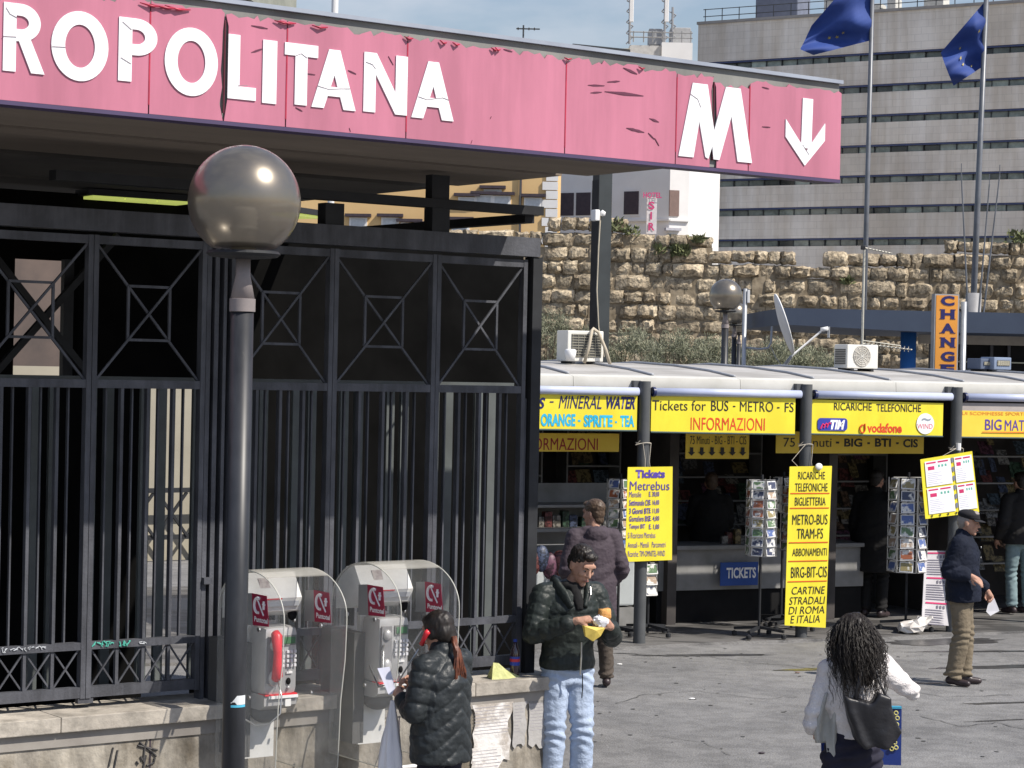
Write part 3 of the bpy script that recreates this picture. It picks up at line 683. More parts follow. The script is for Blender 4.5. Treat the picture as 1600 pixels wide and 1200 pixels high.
def fascia_letter(ch, pTL, pBR, name='letter'):
    x0, zt_ = C.uv(*pTL); x1, zb_ = C.uv(*pBR); P, w = letter_shapes(ch); b = MB()
    fx = lambda x: x0 + (x1 - x0) * x / w
    fz = lambda z: zb_ + (zt_ - zb_) * z
    for kk, p in enumerate(P):
        ya, yb2 = -0.011 - 0.0006 * kk, -0.0045
        if p[0] == 'ring':
            o_, i_ = p[1], p[2]; n = len(o_)
            v = []; 
            for y in (ya, yb2):
                v += [(fx(x), y, fz(z)) for x, z in o_] + [(fx(x), y, fz(z)) for x, z in i_]
            f = []
            for i in range(n - 1):
                f += [(i, i+1, n+i+1, n+i), (2*n+i, 3*n+i, 3*n+i+1, 2*n+i+1), (i, 2*n+i, 2*n+i+1, i+1), (n+i, n+i+1, 3*n+i+1, 3*n+i)]
            b.add(v, f)
        else:
            b.prism([(fx(x), fz(z)) for x, z in p], ya, yb2)
    return b.build(name, LETW, can)
for ch, a, b in [('R', (5, 3), (68, 117)), ('O', (80, 16), (167, 128)), ('P', (185, 26), (243, 132)), ('O', (257, 42), (338, 151)), ('L', (356, 53), (398, 158)), ('I', (410, 62), (430, 163)),
                 ('T', (444, 66), (494, 167)), ('A', (487, 74), (554, 174)), ('N', (568, 81), (634, 181)), ('A', (643, 93), (707, 190))]:
    # the photo rectangle is skewed by perspective: use the box mid rows
    x0 = C.uv(a[0], (a[1]+b[1])/2)[0]; x1 = C.uv(b[0], (a[1]+b[1])/2)[0]
    fascia_letter(ch, a, b)
fascia_letter('M', (1061, 127), (1173, 255)); fascia_letter('arrow', (1227, 150), (1286, 262), 'arrow_symbol')
# cracks over the letters
CRK = mat('hairline_crack', (0.35, 0.30, 0.33), rough=0.8)
for pts in ([(3, 57), (24, 58)], [(8, 12), (14, 22), (25, 28)], [(80, 73), (101, 74)], [(190, 34), (204, 47)], [(187, 90), (203, 100)], [(494, 134), (512, 140), (530, 139), (545, 139)], [(652, 151), (665, 156), (690, 153), (700, 157)], [(570, 97), (580, 101), (585, 108)],
            [(459, 88), (469, 84), (478, 91)], [(370, 134), (385, 134)], [(1077, 147), (1088, 155), (1093, 168)], [(1252, 226), (1262, 242)]):
    b = MB(); b.tube([(C.uv(*p)[0], -0.0135, C.uv(*p)[1]) for p in pts], 0.0016, 4); b.build('crack', CRK, can)
# fluorescent lights under the canopy
GLOW = mat('yellow_green_diffuser', (0.55, 0.6, 0.2), rough=0.5, emit=(0.75, 0.85, 0.20), estr=0.42)
for (p0, p1, lab) in (((146, 307), (297, 317), 'yellow green strip light under the canopy left of the globe lamp'), ((462, 334), (505, 340), 'short strip light under the canopy right of the globe lamp')):
    a = C.I @ on_z(p0[0], p0[1], 4.25); b = C.I @ on_z(p1[0], p1[1], 4.25)
    t = thing('strip_light', lab, 'light', frame=C, loc=(a.x, a.y, 4.25), group='strip lights under the canopy')
    L = (b - a).length; 
    t.matrix_world = C.M @ Matrix.Translation((a.x, a.y, 4.25)) @ Matrix.Rotation(math.atan2(b.y-a.y, b.x-a.x), 4, 'Z')
    MB().box(-0.04, L + 0.04, 0.0, 0.26, 0.012, 0.06).build('housing', IRONB, t)
    nseg = max(2, int(L / 0.22))
    for i in range(nseg): MB().box(i*L/nseg + 0.006, (i+1)*L/nseg - 0.006, 0.02, 0.24, -0.01, 0.011).build('diffuser', GLOW, t)

# ================================================================ FENCE (frame F)
fen = thing('iron_fence', 'tall dark grey iron security fence with crossed lattice tops and vertical bars', 'fence', frame=F)
TOP1, TOP0, MD1, MD0, XT1, XT0, XB1, XB0 = 3.91, 3.77, 2.885, 2.835, 1.30, 1.255, 1.03, 0.965
def rail(x0, x1, z0, z1, y=0.0, d=0.05, nm='rail'): MB().box(x0, x1, y - d/2, y + d/2, z0, z1).build(nm, IRON, fen)
panels = [(-5.72, -4.95), (-4.88, -4.15), (-4.08, -3.37), (-3.30, -2.60), (-2.36, -1.675), (-1.605, -0.87), (-0.80, -0.115)]
MB().box(-5.8, 0.0, -0.06, 0.06, TOP1 - 0.13, TOP1).build('top_beam', IRON, fen)
for a, b in panels:
    rail(a, b, TOP0 - 0.065, TOP0 - 0.015); rail(a, b, MD0, MD1); rail(a, b, XT0, XT1, d=0.05); rail(a, b, XB0, XB1, d=0.05)
    for x in (a - 0.033, b + 0.001):
        MB().box(x, x + 0.032, -0.028, 0.028, XB0 - 0.004, TOP0 - 0.012).build('post', IRON, fen)
    # crossed lattice above
    c0, c1, d0, d1 = a, b, MD1, TOP0 - 0.065; w = b - a; h = d1 - d0
    MB().bar((c0, -0.008, d0), (c1, -0.008, d1), 0.014, 0.014).build('brace', IRON, fen)
    MB().bar((c0, 0.008, d1), (c1, 0.008, d0), 0.014, 0.014).build('brace', IRON, fen)
    ix0, ix1, iz0, iz1 = a + .30*w, b - .30*w, d0 + .30*h, d1 - .30*h
    for (p, q) in (((ix0, iz0), (ix1, iz0)), ((ix0, iz1), (ix1, iz1)), ((ix0, iz0), (ix0, iz1)), ((ix1, iz0), (ix1, iz1))):
        MB().bar((p[0], 0, p[1]), (q[0], 0, q[1]), 0.016, 0.016).build('brace', IRON, fen)
    # bars and little crosses below
    for k in range(4):
        bx0, bx1 = a + w*k/4, a + w*(k+1)/4
        MB().bar((bx0 + .008, -0.006, XB1), (bx1 - .008, -0.006, XT0), 0.010).build('cross_brace', IRON, fen)
        MB().bar((bx0 + .008, 0.006, XT0), (bx1 - .008, 0.006, XB1), 0.010).build('cross_brace', IRON, fen)
        if k: 
            MB().box(bx0 - .010, bx0 + .010, -0.014, 0.014, XB1, XT0).build('bar', IRON, fen)
            MB().box(bx0 - .010, bx0 + .010, -0.02, 0.02, XT1, MD0).build('bar', IRON, fen)
        xm = (bx0 + bx1) / 2
        MB().box(xm - .005, xm + .005, 0.02, 0.045, XT0 + .01, MD0 + .01).build('thin_bar', IRON, fen)
# the fixed pillar between the two runs, and the heavy end post
for x, w in ((-2.545, .03), (-2.49, .03), (-2.43, .022)):
    MB().box(x - w/2, x + w/2, -0.02, 0.05, 0.86, TOP0).build('post', IRON, fen)
MB().box(-0.05, 0.03, -0.05, 0.05, 0.86, TOP1 - 0.132).build('end_post', IRONB, fen)
MB().box(-0.075, -0.063, -0.02, 0.02, 0.9, 2.8).build('thin_bar', IRON, fen)
MB().box(-2.56, -2.50, -0.055, 0.0, 1.62, 1.66).build('latch', IRON, fen)
for x in (-3.33, -1.64, -0.84): MB().box(x - 0.05, x + 0.05, -0.02, 0.02, 0.93, 0.96).build('hinge_foot', IRON, fen)
# graffiti on the rail
GR1 = mat('turquoise_marker', (0.10, 0.50, 0.40), rough=0.6); GR2 = mat('silver_marker', (0.55, 0.58, 0.62), rough=0.6)
def scribble(parent, m_, pts_px, frame, y, r=0.004, name='graffiti'):
    b = MB()
    for st_ in pts_px:
        b.tube([(frame.uv(px, py, y)[0], y, frame.uv(px, py, y)[1]) for px, py in st_], r, 5)
    return b.build(name, m_, parent)
rg = random.Random(3)
def scr(x0, x1, y0, y1, n, slope):
    out = []
    for i in range(n):
        x = x0 + (x1-x0)*i/n; st_ = []
        for j in range(4): st_.append((x + rg.uniform(-2, 7), rg.uniform(y0, y1) + slope*(x-x0)))
        out.append(st_)
    return out
scribble(fen, GR1, scr(146, 176, 1002, 1012, 6, -.05) + scr(183, 203, 1001, 1010, 4, -.05), F, -0.03)
scribble(fen, GR2, scr(2, 72, 1012, 1020, 12, -.06), F, -0.03, 0.0025)
scribble(fen, GR2, scr(216, 228, 1002, 1006, 3, 0), F, -0.03, 0.003)
# beams carrying the canopy
MB().box(-3.6, 0.03, -0.05, 0.05, 4.07, 4.13).build('upper_beam', IRONB, fen)
MB().box(-0.05, 0.03, 0.06, 3.6, 4.02, 4.08).build('return_beam', IRONB, fen)
for x in (-0.83, -1.66, -2.46): MB().box(x - .07, x + .07, -0.05, 0.05, TOP1 + .001, 4.069 if x > -1 else 4.05).build('beam_post', IRONB, fen)
MB().box(-0.90, -0.76, -0.04, 0.04, 4.131, 4.29).build('beam_post', IRONB, fen)
# vertical slat screen behind the bars
SLAT = mat('grey_green_slat', (0.12, 0.135, 0.135), (0.08, 0.09, 0.09), scale=3, rough=0.6, vary=0.25)
scn = thing('slat_screen', 'row of grey green upright slats standing just behind the dark fence', 'screen', frame=F)
sl = MB().box(-0.033, 0.033, 0.0, 0.03, 0.9, 2.84).mesh('slat'); sl.materials.append(SLAT)
x = -5.5; k = 0
while x < F.uv(800, 700, .75)[0]:
    link_mesh('slat', sl, None, scn, (x, 0.75, 0)); x += (0.12 if k % 2 else 0.26); k += 1
MB().box(-5.7, F.uv(800, 700, .75)[0], 0.74, 0.79, 2.84, 2.9).build('screen_rail', SLAT, scn)
# the dark hall behind: partitions with two openings
hall = thing('station_hall', 'black interior partitions of the metro entrance behind the fence', 'wall', frame=F)
YH = 3.4
oa, _ = F.uv(-10, 500, YH), 0
def hx(px, py=700): return F.uv(px, py, YH)[0]
def hzz(px, py): return F.uv(px, py, YH)[1]
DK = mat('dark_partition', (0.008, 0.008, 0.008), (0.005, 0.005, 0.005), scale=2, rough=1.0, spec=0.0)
xsplit = [-9.0, hx(18), hx(118), hx(228), hx(312), hx(812)]
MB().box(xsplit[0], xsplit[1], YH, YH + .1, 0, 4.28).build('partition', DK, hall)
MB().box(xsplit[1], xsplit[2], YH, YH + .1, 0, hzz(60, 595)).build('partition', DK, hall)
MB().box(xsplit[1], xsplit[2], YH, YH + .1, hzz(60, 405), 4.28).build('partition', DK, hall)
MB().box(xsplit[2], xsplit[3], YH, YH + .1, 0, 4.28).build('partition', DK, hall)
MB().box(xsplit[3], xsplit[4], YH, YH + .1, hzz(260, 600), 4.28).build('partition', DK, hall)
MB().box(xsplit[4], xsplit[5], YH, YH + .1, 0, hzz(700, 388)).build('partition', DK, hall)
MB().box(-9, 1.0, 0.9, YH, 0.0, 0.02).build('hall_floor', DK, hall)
MB().box(-9, 1.0, YH + 3.9, YH + 4.0, 2.9, 4.28)
# inner glass pane and crossed braces in the upper left opening
br = MB()
x0, x1, z0, z1 = xsplit[1], xsplit[2], hzz(60, 595), hzz(60, 405)
MB().bar((x0 - .3, YH - .3, z1), (x1, YH - .3, z0), 0.05).build('inner_brace', IRONB, hall); MB().bar((x0 - .3, YH - .25, z0), (x1 + .2, YH - .25, z1 + .2), 0.05).build('inner_brace', IRONB, hall)
MB().box((x0+x1)/2 + .05, (x0+x1)/2 + .13, YH - .2, YH - .14, z0, z1).build('inner_post', IRONB, hall)
# cream house wall across the street, seen through the openings
cw = thing('cream_wall', 'sunlit cream wall glimpsed through the station entrance', 'wall', frame=F)
CREAM = mat('cream_render', (0.36, 0.33, 0.26), (0.29, 0.265, 0.21), scale=0.8)
ROSE = mat('rose_render', (0.13, 0.095, 0.08), (0.07, 0.055, 0.05), scale=0.8)
MB().box(2.0, 8.5, 17.5, 17.8, 0, 2.9).build('wall', CREAM, cw)
MB().box(2.5, 10.5, 22.0, 22.3, 0, 9).build('upper_wall', ROSE, cw)
q = MB(); q.box(2, 8.5, 17.1, 17.16, 1.05, 1.12); q.box(2, 8.5, 17.1, 17.16, 0.35, 0.42)
for i in range(12): q.bar((2 + .55*i, 17.13, .4), (2.5 + .55*i, 17.13, 1.05), .04); q.bar((2.5 + .55*i, 17.1, .4), (2 + .55*i, 17.1, 1.05), .04)
q.build('balustrade', IRONB, cw)

# ================================================================ LOW WALL UNDER THE FENCE
lw = thing('low_wall', 'stained pale plinth wall with stone coping under the iron fence', 'wall', frame=F)
cxs = [-6.6, -5.2, -3.60, -2.2, -1.25, -0.62, 0.12]
for a, b in zip(cxs, cxs[1:]):
    MB().cbox(((a+b)/2, -0.02, 0.855), (b - a - 0.004, 0.50, 0.09), 0.006).build('coping_stone', CONC, lw)
MB().box(-6.6, 0.05, -0.22, 0.22, 0.0, 0.808).build('plinth', DIRTW, lw)
MB().box(-6.6, 0.05, -0.232, -0.221, 0.72, 0.808).build('drip_band', mat('grey_band', (0.33, 0.31, 0.28), (0.24, 0.22, 0.2), scale=3), lw)
for a in (-3.0, -1.2): MB().box(a, a + 0.012, -0.2215, -0.2, 0.0, 0.72).build('joint', SHUT, lw)
BLKM = mat('black_marker', (0.03, 0.03, 0.035), (0.09, 0.085, 0.08), scale=20, rough=0.8)
gst = [[(232, 1152), (226, 1170), (224, 1190)], [(215, 1165), (228, 1168), (246, 1172)], [(218, 1160), (236, 1174), (244, 1182)], [(228, 1180), (224, 1200)], [(213, 1190), (216, 1194)], [(220, 1182), (222, 1188)], [(229, 1196), (240, 1192), (242, 1184)]]
scribble(lw, BLKM, gst, F, -0.226, 0.007)
scribble(lw, BLKM, [[(177, 1168), (170, 1198)], [(184, 1172), (178, 1202)]], F, -0.226, 0.006)
# torn posters pasted on the plinth
def poster(px0, py0, px1, py1, m_, lab, seed, tear=0.3):
    r = random.Random(seed); y = -0.232 - 0.0015*(seed % 3)
    x0, z1 = F.uv(px0, py0, y); x1, _ = F.uv(px1, py0, y); z0 = F.uv((px0+px1)/2, py1, y)[1]
    pts = [(x0, z1), (x1, z1)]; n = 7
    for i in range(1, n): pts.append((x1 - tear*(x1-x0)*r.random()*0.5, z1 + (z0 - z1)*i/n))
    for i in range(n): pts.append((x1 - (x1-x0)*(i+.5)/n, z0 + tear*(z1-z0)*r.random()*.7))
    for i in range(n-1, 0, -1): pts.append((x0 + tear*(x1-x0)*r.random()*0.3, z1 + (z0 - z1)*i/n))
    t = thing('poster', lab, 'poster', frame=F, group='torn posters on the plinth')
    MB().prism(pts, y, y + .0012).build('paper', m_, t)
    ln = MB()
    for i in range(9):
        zz = z1 - 0.02 - i * 0.022
        if zz < z0 + 0.12: break
        ln.box(x0 + .02, x1 - .03 - 0.05*r.random(), y - .0012, y - .0004, zz - .004, zz)
    ln.build('print', mat('faded_print', (0.42, 0.40, 0.42), rough=.9), t)
PAP1 = mat('sun_bleached_paper', (0.70, 0.68, 0.66), (0.42, 0.38, 0.34), scale=6, rough=0.9, bump=.5, bscale=20, lo=.38, hi=.5); PAP_SHADOW = mat('shadow_grey_paper', (0.42, 0.41, 0.40), (0.36, 0.35, 0.34), scale=5, rough=0.9, bump=0.3, bscale=25)  # second paper's grey puts the man's cast shadow into its colour
poster(738, 1102, 802, 1205, PAP1, 'white torn poster beside the woman in the black jacket', 1)
poster(801, 1098, 824, 1172, PAP_SHADOW, 'narrow poster left of the jeans, grey with painted shadow', 2)
poster(826, 1096, 862, 1172, PAP_SHADOW, 'closely printed poster partly behind the jeans, grey with painted shadow', 3, .2)
poster(735, 1170, 790, 1260, PAP1, 'low ragged poster scrap near the ground', 5, .8)
# litter on the coping
p0, p1 = F.uv(770, 1058, -0.15), F.uv(803, 1040, -0.15)
t = thing('paper_bag', 'crumpled yellow green paper bag lying on the wall coping', 'bag', frame=F, loc=(F.uv(778, 1055, -.12)[0], -0.14, 0.90))
b = MB().add([(-.10, -.05, 0), (.02, -.07, 0), (.16, -.02, 0.0), (-.05, .08, 0), (-.07, -.02, .11), (-.01, 0, .10), (.06, .01, .05), (.13, .05, 0)],
             [(0, 1, 5, 4), (1, 2, 6, 5), (0, 4, 3), (4, 5, 6, 7, 3), (2, 7, 6), (0, 3, 7, 2, 1)])
b.build('paper', mat('yellow_green_paper', (0.55, 0.56, 0.26), (0.40, 0.42, 0.18), scale=14, rough=.8, bump=.4), t)
bt = thing('cola_bottle', 'dark cola bottle with red and blue label on the wall coping', 'bottle', frame=F, loc=(F.uv(804, 1050, -.12)[0], -0.12, 0.90))
MB().lathe([(0, 0), (.031, 0), (.033, .02), (.032, .09), (.033, .14), (.028, .18), (.014, .215), (.012, .235)], 16).build('bottle', mat('dark_cola', (0.03, 0.012, 0.02), rough=.1, coat=1), bt, smooth=True)
MB().lathe([(.0345, .075), (.0345, .135)], 16).build('label', mat('blue_label', (0.02, 0.06, 0.42), rough=.4), bt)
MB().lathe([(.0352, .100), (.0352, .120)], 16).build('label_band', mat('red_label', (0.6, 0.04, 0.06), rough=.4), bt)
MB().lathe([(0.014, .235), (.014, .252), (0, .254)], 12).build('cap', mat('blue_cap', (0.03, 0.07, 0.4)), bt)

# ================================================================ GLOBE LAMPS
GLOBE = mat('smoked_globe', (0.30, 0.265, 0.215), (0.26, 0.23, 0.185), scale=2, rough=0.29, metal=0.75, coat=0.6, alpha=0.80, bump=0.02, bscale=4)
POSTM = mat('dark_painted_post', (0.032, 0.034, 0.040), (0.022, 0.024, 0.029), scale=6, rough=0.42, spec=0.5)
add_wear(POSTM, 12, 2, .7, 1.15, .4, .6)
COLL = mat('weathered_collar', (0.27, 0.235, 0.23), (0.20, 0.18, 0.18), scale=7, rough=0.5)
INS = mat('pale_lamp_holder', (0.55, 0.50, 0.40), (0.48, 0.43, 0.34), rough=0.5)
def globe_lamp(px, pc, Y, lab, rad, group='globe street lamps'):
    p = at(px, pc, Y); foot = p.z
    t = thing('street_lamp', lab, 'lamp', (p.x, p.y, 0), group=group)
    k = rad / 0.26; zc = p.z
    g = MB(); prof = []
    for i in range(0, 27):
        a = math.pi * (1 - i / 26 * 1.0)
        a = max(min(a, math.pi), 0); r_, z_ = rad*math.sin(a), rad*math.cos(a)
        if z_ < -0.86*rad: continue
        prof.append((max(r_, 0), zc + z_))
    prof[-1] = (0.0, zc + rad)
    g.lathe(prof, 48).build('globe', GLOBE, t, smooth=True, weld=True)
    MB().lathe([(0, zc - .88*rad), (.62*rad, zc - .88*rad), (.66*rad, zc - .93*rad), (.60*rad, zc - .98*rad), (.2*rad, zc - 1.02*rad), (0, zc - 1.02*rad)], 32).build('base_ring', IRONB, t, smooth=False)
    MB().lathe([(0, zc - .86*rad), (.22*rad, zc - .86*rad), (.22*rad, zc - .52*rad), (.25*rad, zc - .50*rad), (.25*rad, zc - .46*rad), (.21*rad, zc - .44*rad), (.25*rad, zc - .38*rad), (.21*rad, zc - .34*rad), (.25*rad, zc - .28*rad),
                (.21*rad, zc - .24*rad), (.24*rad, zc - .18*rad), (.18*rad, zc - .1*rad), (0, zc - .1*rad)], 24).build('lamp_holder', INS, t, smooth=True)
    MB().lathe([(.13*rad, zc - 1.02*rad), (.13*rad, zc - 1.3*rad), (.215*rad, zc - 1.72*rad)], 24).build('neck', COLL, t, smooth=True)
    MB().lathe([(.215*rad, zc - 1.72*rad), (.232*rad, zc - 1.725*rad), (.232*rad, zc - 1.95*rad), (.21*rad, zc - 1.955*rad)], 24).build('collar', COLL, t, auto=40)
    MB().lathe([(.205*rad, zc - 1.95*rad), (.205*rad, 0.0)], 28).build('post', POSTM, t, smooth=True)
    MB().lathe([(.205*rad, 0.35), (.33*rad, 0.3), (.36*rad, 0.02), (.5*rad, 0.0)], 24).build('foot', POSTM, t, auto=40)
    return t, p
lt, lp = globe_lamp(382, 315, 10.0, 'large foreground smoked globe lamp on dark post in front of the fence', 0.259)
# sticker scrap on the post
q = Matrix.Identity(4); b = MB(); 
pz = at(365, 1092, 10.0).z
rp_ = .205*.259 + .0015
v = []
for i in range(9):
    a = R(-100 + 10*i); v += [(rp_*math.cos(a), rp_*math.sin(a), pz - .02 + (0.012 if i < 3 else 0)), (rp_*math.cos(a), rp_*math.sin(a), pz + .022 - (.012*(3-i) if i < 3 else 0))]
b.add(v, [(2*i, 2*i+2, 2*i+3, 2*i+1) for i in range(8)]).build('sticker_scrap', mat('white_sticker', (0.75, 0.78, 0.80)), lt)
v = []
for i in range(9):
    a = R(-100 + 10*i); v += [(rp_*1.003*math.cos(a), rp_*1.003*math.sin(a), pz - .032), (rp_*1.003*math.cos(a), rp_*1.003*math.sin(a), pz - .021)]
MB().add(v, [(2*i, 2*i+2, 2*i+3, 2*i+1) for i in range(8)]).build('sticker_scrap', mat('cyan_sticker', (0.08, 0.45, 0.65)), lt)
globe_lamp(1134, 462, 44, 'nearest of the small globe lamps above the kiosk roof, left of the grey pipe', 26*44/FPX)
globe_lamp(1148, 490, 50, 'middle one of the small globe lamps, half hidden behind the nearest', 19*50/FPX)
globe_lamp(1155, 508, 60, 'farthest and lowest of the small globe lamps, touching the grey pipe', 15*60/FPX)
# ================================================================ KIOSK ROW (frame K)
YLW = mat('yellow_banner', (0.86, 0.74, 0.05), (0.82, 0.69, 0.04), scale=2, rough=0.45)
add_wear(YLW, 3, 1.2, .90, 1.02, .4, .6)
YL2 = mat('golden_banner', (0.85, 0.62, 0.07), (0.80, 0.55, 0.05), scale=2, rough=0.5)
INK = mat('navy_ink', (0.015, 0.015, 0.12), rough=.5); INKB = mat('black_ink', (0.02, 0.02, 0.025), rough=.5)
RED = mat('red_ink', (0.75, 0.07, 0.02), rough=.5); CYAN = mat('cyan_ink', (0.03, 0.50, 0.78), rough=.5); VIO = mat('violet_ink', (0.10, 0.06, 0.36), rough=.5)
KMET = mat('kiosk_dark_metal', (0.09, 0.095, 0.10), (0.07, 0.075, 0.08), scale=5, rough=.5)
ROOF = mat('weathered_white_roof', (0.46, 0.445, 0.42), (0.33, 0.315, 0.29), scale=1.6, rough=.6, bump=.15, bscale=8, stretch=(.7, 1.5, 1), lo=.4, hi=.6)
LIP = mat('white_roof_edge', (0.66, 0.65, 0.60), (0.56, 0.55, 0.50), scale=2.5, rough=.5)
PIPE = mat('blue_white_roller', (0.50, 0.55, 0.72), (0.42, 0.47, 0.65), scale=3, rough=.35)
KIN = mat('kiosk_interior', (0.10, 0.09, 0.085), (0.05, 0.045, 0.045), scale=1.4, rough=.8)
kio = thing('kiosk', 'row of newsstand kiosks with low white roof and yellow banners along its front', 'kiosk', frame=K)
KX0, KX1 = -3.12, 8.4
prof = [(-0.34, 2.80), (-0.36, 2.83), (-0.35, 2.94), (-0.22, 2.96), (0.35, 3.02), (1.2, 3.075), (2.2, 3.105), (3.4, 3.06), (3.4, 3.0), (0.0, 2.86), (-0.2, 2.80)]
kx = KX0
j = 0
while kx < KX1:
    w = 1.04
    MB().prismx([(y, z) for y, z in prof[3:]] + [(-0.2, 2.86)], kx + .004, kx + w - .004).build('roof_panel', ROOF, kio)
    rb = MB().tube([(kx, y, z + .012) for y, z in prof[3:8]], 0.018, 6); rb.build('roof_seam', mat('seam_grey', (0.36, 0.38, 0.42), scale=4, rough=.5), kio, smooth=True)
    if j % 2 == 0: MB().prismx([(-0.342, 2.80), (-0.36, 2.83), (-0.35, 2.94), (-0.224, 2.962), (-0.21, 2.80)], kx + .003, kx + 2*w - .003).build('roof_edge', LIP, kio, auto=40)
    kx += w; j += 1
PDX = K.uv(1003, 800, -.42)[0]
posts_x = [v + PDX for v in (-2.07, 0.0, 2.07, 4.13, 6.2, 8.25)]
for x in posts_x:
    MB().lathe([(.068, 0.0), (.068, 2.9), (.0, 2.9)], 20, c=(x, -0.42, 0)).build('post', KMET, kio, smooth=False, auto=40)
    MB().lathe([(.15, 0.0), (.15, 0.02), (.07, 0.03)], 20, c=(x, -0.42, 0.0)).build('post_foot', KMET, kio, auto=40)
    MB().cbox((x - .085, -0.36, 2.85), (.09, .12, .11), .006).build('bracket', KMET, kio)
for a, b in zip(posts_x, posts_x[1:]):
    MB().tube([(a + .11, -0.44, 2.785), (b - .09, -0.44, 2.785)], 0.046, 14).build('awning_roller', PIPE, kio, smooth=True)
    MB().tube([(a + .085, -0.44, 2.785), (a + .115, -0.44, 2.785)], 0.055, 16).build('roller_cap', mat('roller_cap_dark', (0.02, 0.03, 0.10), rough=.4), kio, auto=40)
    MB().tube([(a + .083, -0.44, 2.785), (a + .08, -0.44, 2.785)], 0.02, 10).build('roller_pin', STEEL, kio)
def kpx(px, py, y): return K.uv(px, py, y)
YB = -0.43
def banner(p0, p1, ptop, pbot, m_, label, sag=0):
    x0, z1 = kpx(p0, ptop[0], YB); x1, z1b = kpx(p1, ptop[1], YB); z0 = kpx(p0, pbot[0], YB)[1]; z0b = kpx(p1, pbot[1], YB)[1]
    t = thing('banner', label, 'banner', frame=K, group='yellow banners under the kiosk roof')
    b = MB(); n = 24; 
    for y in (YB, YB + .004):
        for i in range(n + 1):
            u = i / n; w_ = 0.0015 * math.sin(u * 17 + p0)
            for q in range(3):
                zt_, zb2 = z1 + (z1b - z1)*u, z0 + (z0b - z0)*u
                b.v.append((x0 + (x1-x0)*u, y + w_ * q / 2, zt_ + (zb2 - zt_)*q/2))
    m_k = 3*(n+1)
    for k in (0, m_k):
        for i in range(n):
            for q in range(2): b.f.append((k + 3*i + q, k + 3*i + 3 + q, k + 3*i + 4 + q, k + 3*i + 1 + q))
    b.build('sheet', m_, t, smooth=True)
    MB().tube([(x0, YB, z0 - .008), (x1, YB, z0b - .008)], .010, 8).build('bottom_rod', mat('dark_rod', (0.06, 0.10, 0.10)), t)
    return t
def wr(t, s, m_, p0, p1, ptop, pbot, y=None, bold=0.0, shear=0.0, rot=0, name='lettering', slope=True):
    y = YB if y is None else y; pm = (ptop + pbot) / 2
    x0, x1 = kpx(p0, pm, y)[0], kpx(p1, pm, y)[0]
    z1, z0 = kpx(p0, ptop, y)[1], kpx(p0, pbot, y)[1]
    return lettering(s, m_, t, x0, x1, z0, z1, y - .0035, bold, shear, 0.0, name, rot)
t = banner(775, 996, (612, 617), (669, 672), YLW, 'yellow drinks banner with cyan lettering nearest the black fence')
wr(t, 'DRINKS', INK, 780, 852, 620, 638, bold=.03, shear=.25); wr(t, '-', INK, 859, 865, 627, 629); wr(t, 'MINERAL', INK, 873, 940, 618, 638, bold=.035, shear=.25); wr(t, 'WATER', INK, 947, 992, 619, 639, bold=.035, shear=.25)
wr(t, 'COKE', CYAN, 796, 833, 648, 666, bold=.04); wr(t, 'ORANGE', CYAN, 845, 899, 646, 666, bold=.04); wr(t, '-', CYAN, 903, 907, 656, 659); wr(t, 'SPRITE', CYAN, 912, 957, 648, 667, bold=.04); wr(t, '-', CYAN, 961, 964, 658, 661); wr(t, 'TEA', CYAN, 969, 991, 649, 667, bold=.04)
t = banner(1018, 1243, (618, 622), (674, 678), YLW, 'yellow banner reading Tickets for BUS METRO FS and INFORMAZIONI')
wr(t, 'Tickets for', INKB, 1019, 1103, 625, 641); wr(t, 'BUS', INKB, 1111, 1138, 626, 642, bold=.005); wr(t, '-', INKB, 1145, 1149, 634, 636); wr(t, 'METRO', INKB, 1156, 1208, 627, 643, bold=.005); wr(t, '-', INKB, 1214, 1218, 636, 638); wr(t, 'FS', INKB, 1226, 1240, 629, 644, bold=.005)
wr(t, 'INFORMAZIONI', RED, 1079, 1195, 652, 672)
t = banner(1266, 1474, (624, 630), (677, 681), YLW, 'yellow banner for phone top ups with three phone company emblems')
wr(t, 'RICARICHE', INKB, 1303, 1362, 629, 641, bold=.005); wr(t, 'TELEFONICHE', INKB, 1369, 1439, 631, 643, bold=.005)
def rrect(x0, x1, z0, z1, r, bulge=0.0, n=6):
    pts = []
    for cx, cz, a0 in ((x1-r, z1-r, 0), (x0+r, z1-r, 90), (x0+r, z0+r, 180), (x1-r, z0+r, 270)):
        for i in range(n+1):
            a = R(a0 + 90*i/n); pts.append((cx + r*math.cos(a), cz + r*math.sin(a)))
    return pts
x0, z1 = kpx(1277, 653, YB); x1, z0 = kpx(1323, 673, YB)
MB().prism(rrect(x0, x1, z0, z1, .04), YB - .012, YB - .008).build('emblem_plate', mat('royal_blue_ink', (0.03, 0.05, 0.38)), t)
wr(t, 'TIM', LETW, 1297, 1320, 656, 671, y=YB - .0105, bold=.05, shear=.25)
for i in range(3):
    xx, zz = kpx(1281 + 5*i, 667 - i, YB)
    MB().tube([(xx, YB - .015, zz - .02), (xx + .015, YB - .015, zz + .01), (xx + .03, YB - .015, zz + .035), (xx + .05, YB - .015, zz + .02)], .009, 5).build('emblem_wave', mat('hot_pink_red', (0.78, 0.03, 0.16)), t)
wr(t, 'vodafone', RED, 1355, 1409, 661, 676, bold=.03)
x0, z0 = kpx(1347, 670, YB); b = MB(); b.tube([(x0 + .035*math.cos(a), YB - .012, z0 + .045*math.sin(a)) for a in [i*math.pi/10 for i in range(4, 21)]] + [(x0 + .03, YB - .012, z0 + .06)], .008, 5)
b.build('emblem_ring', RED, t)
x0, z0 = kpx(1445, 662, YB)
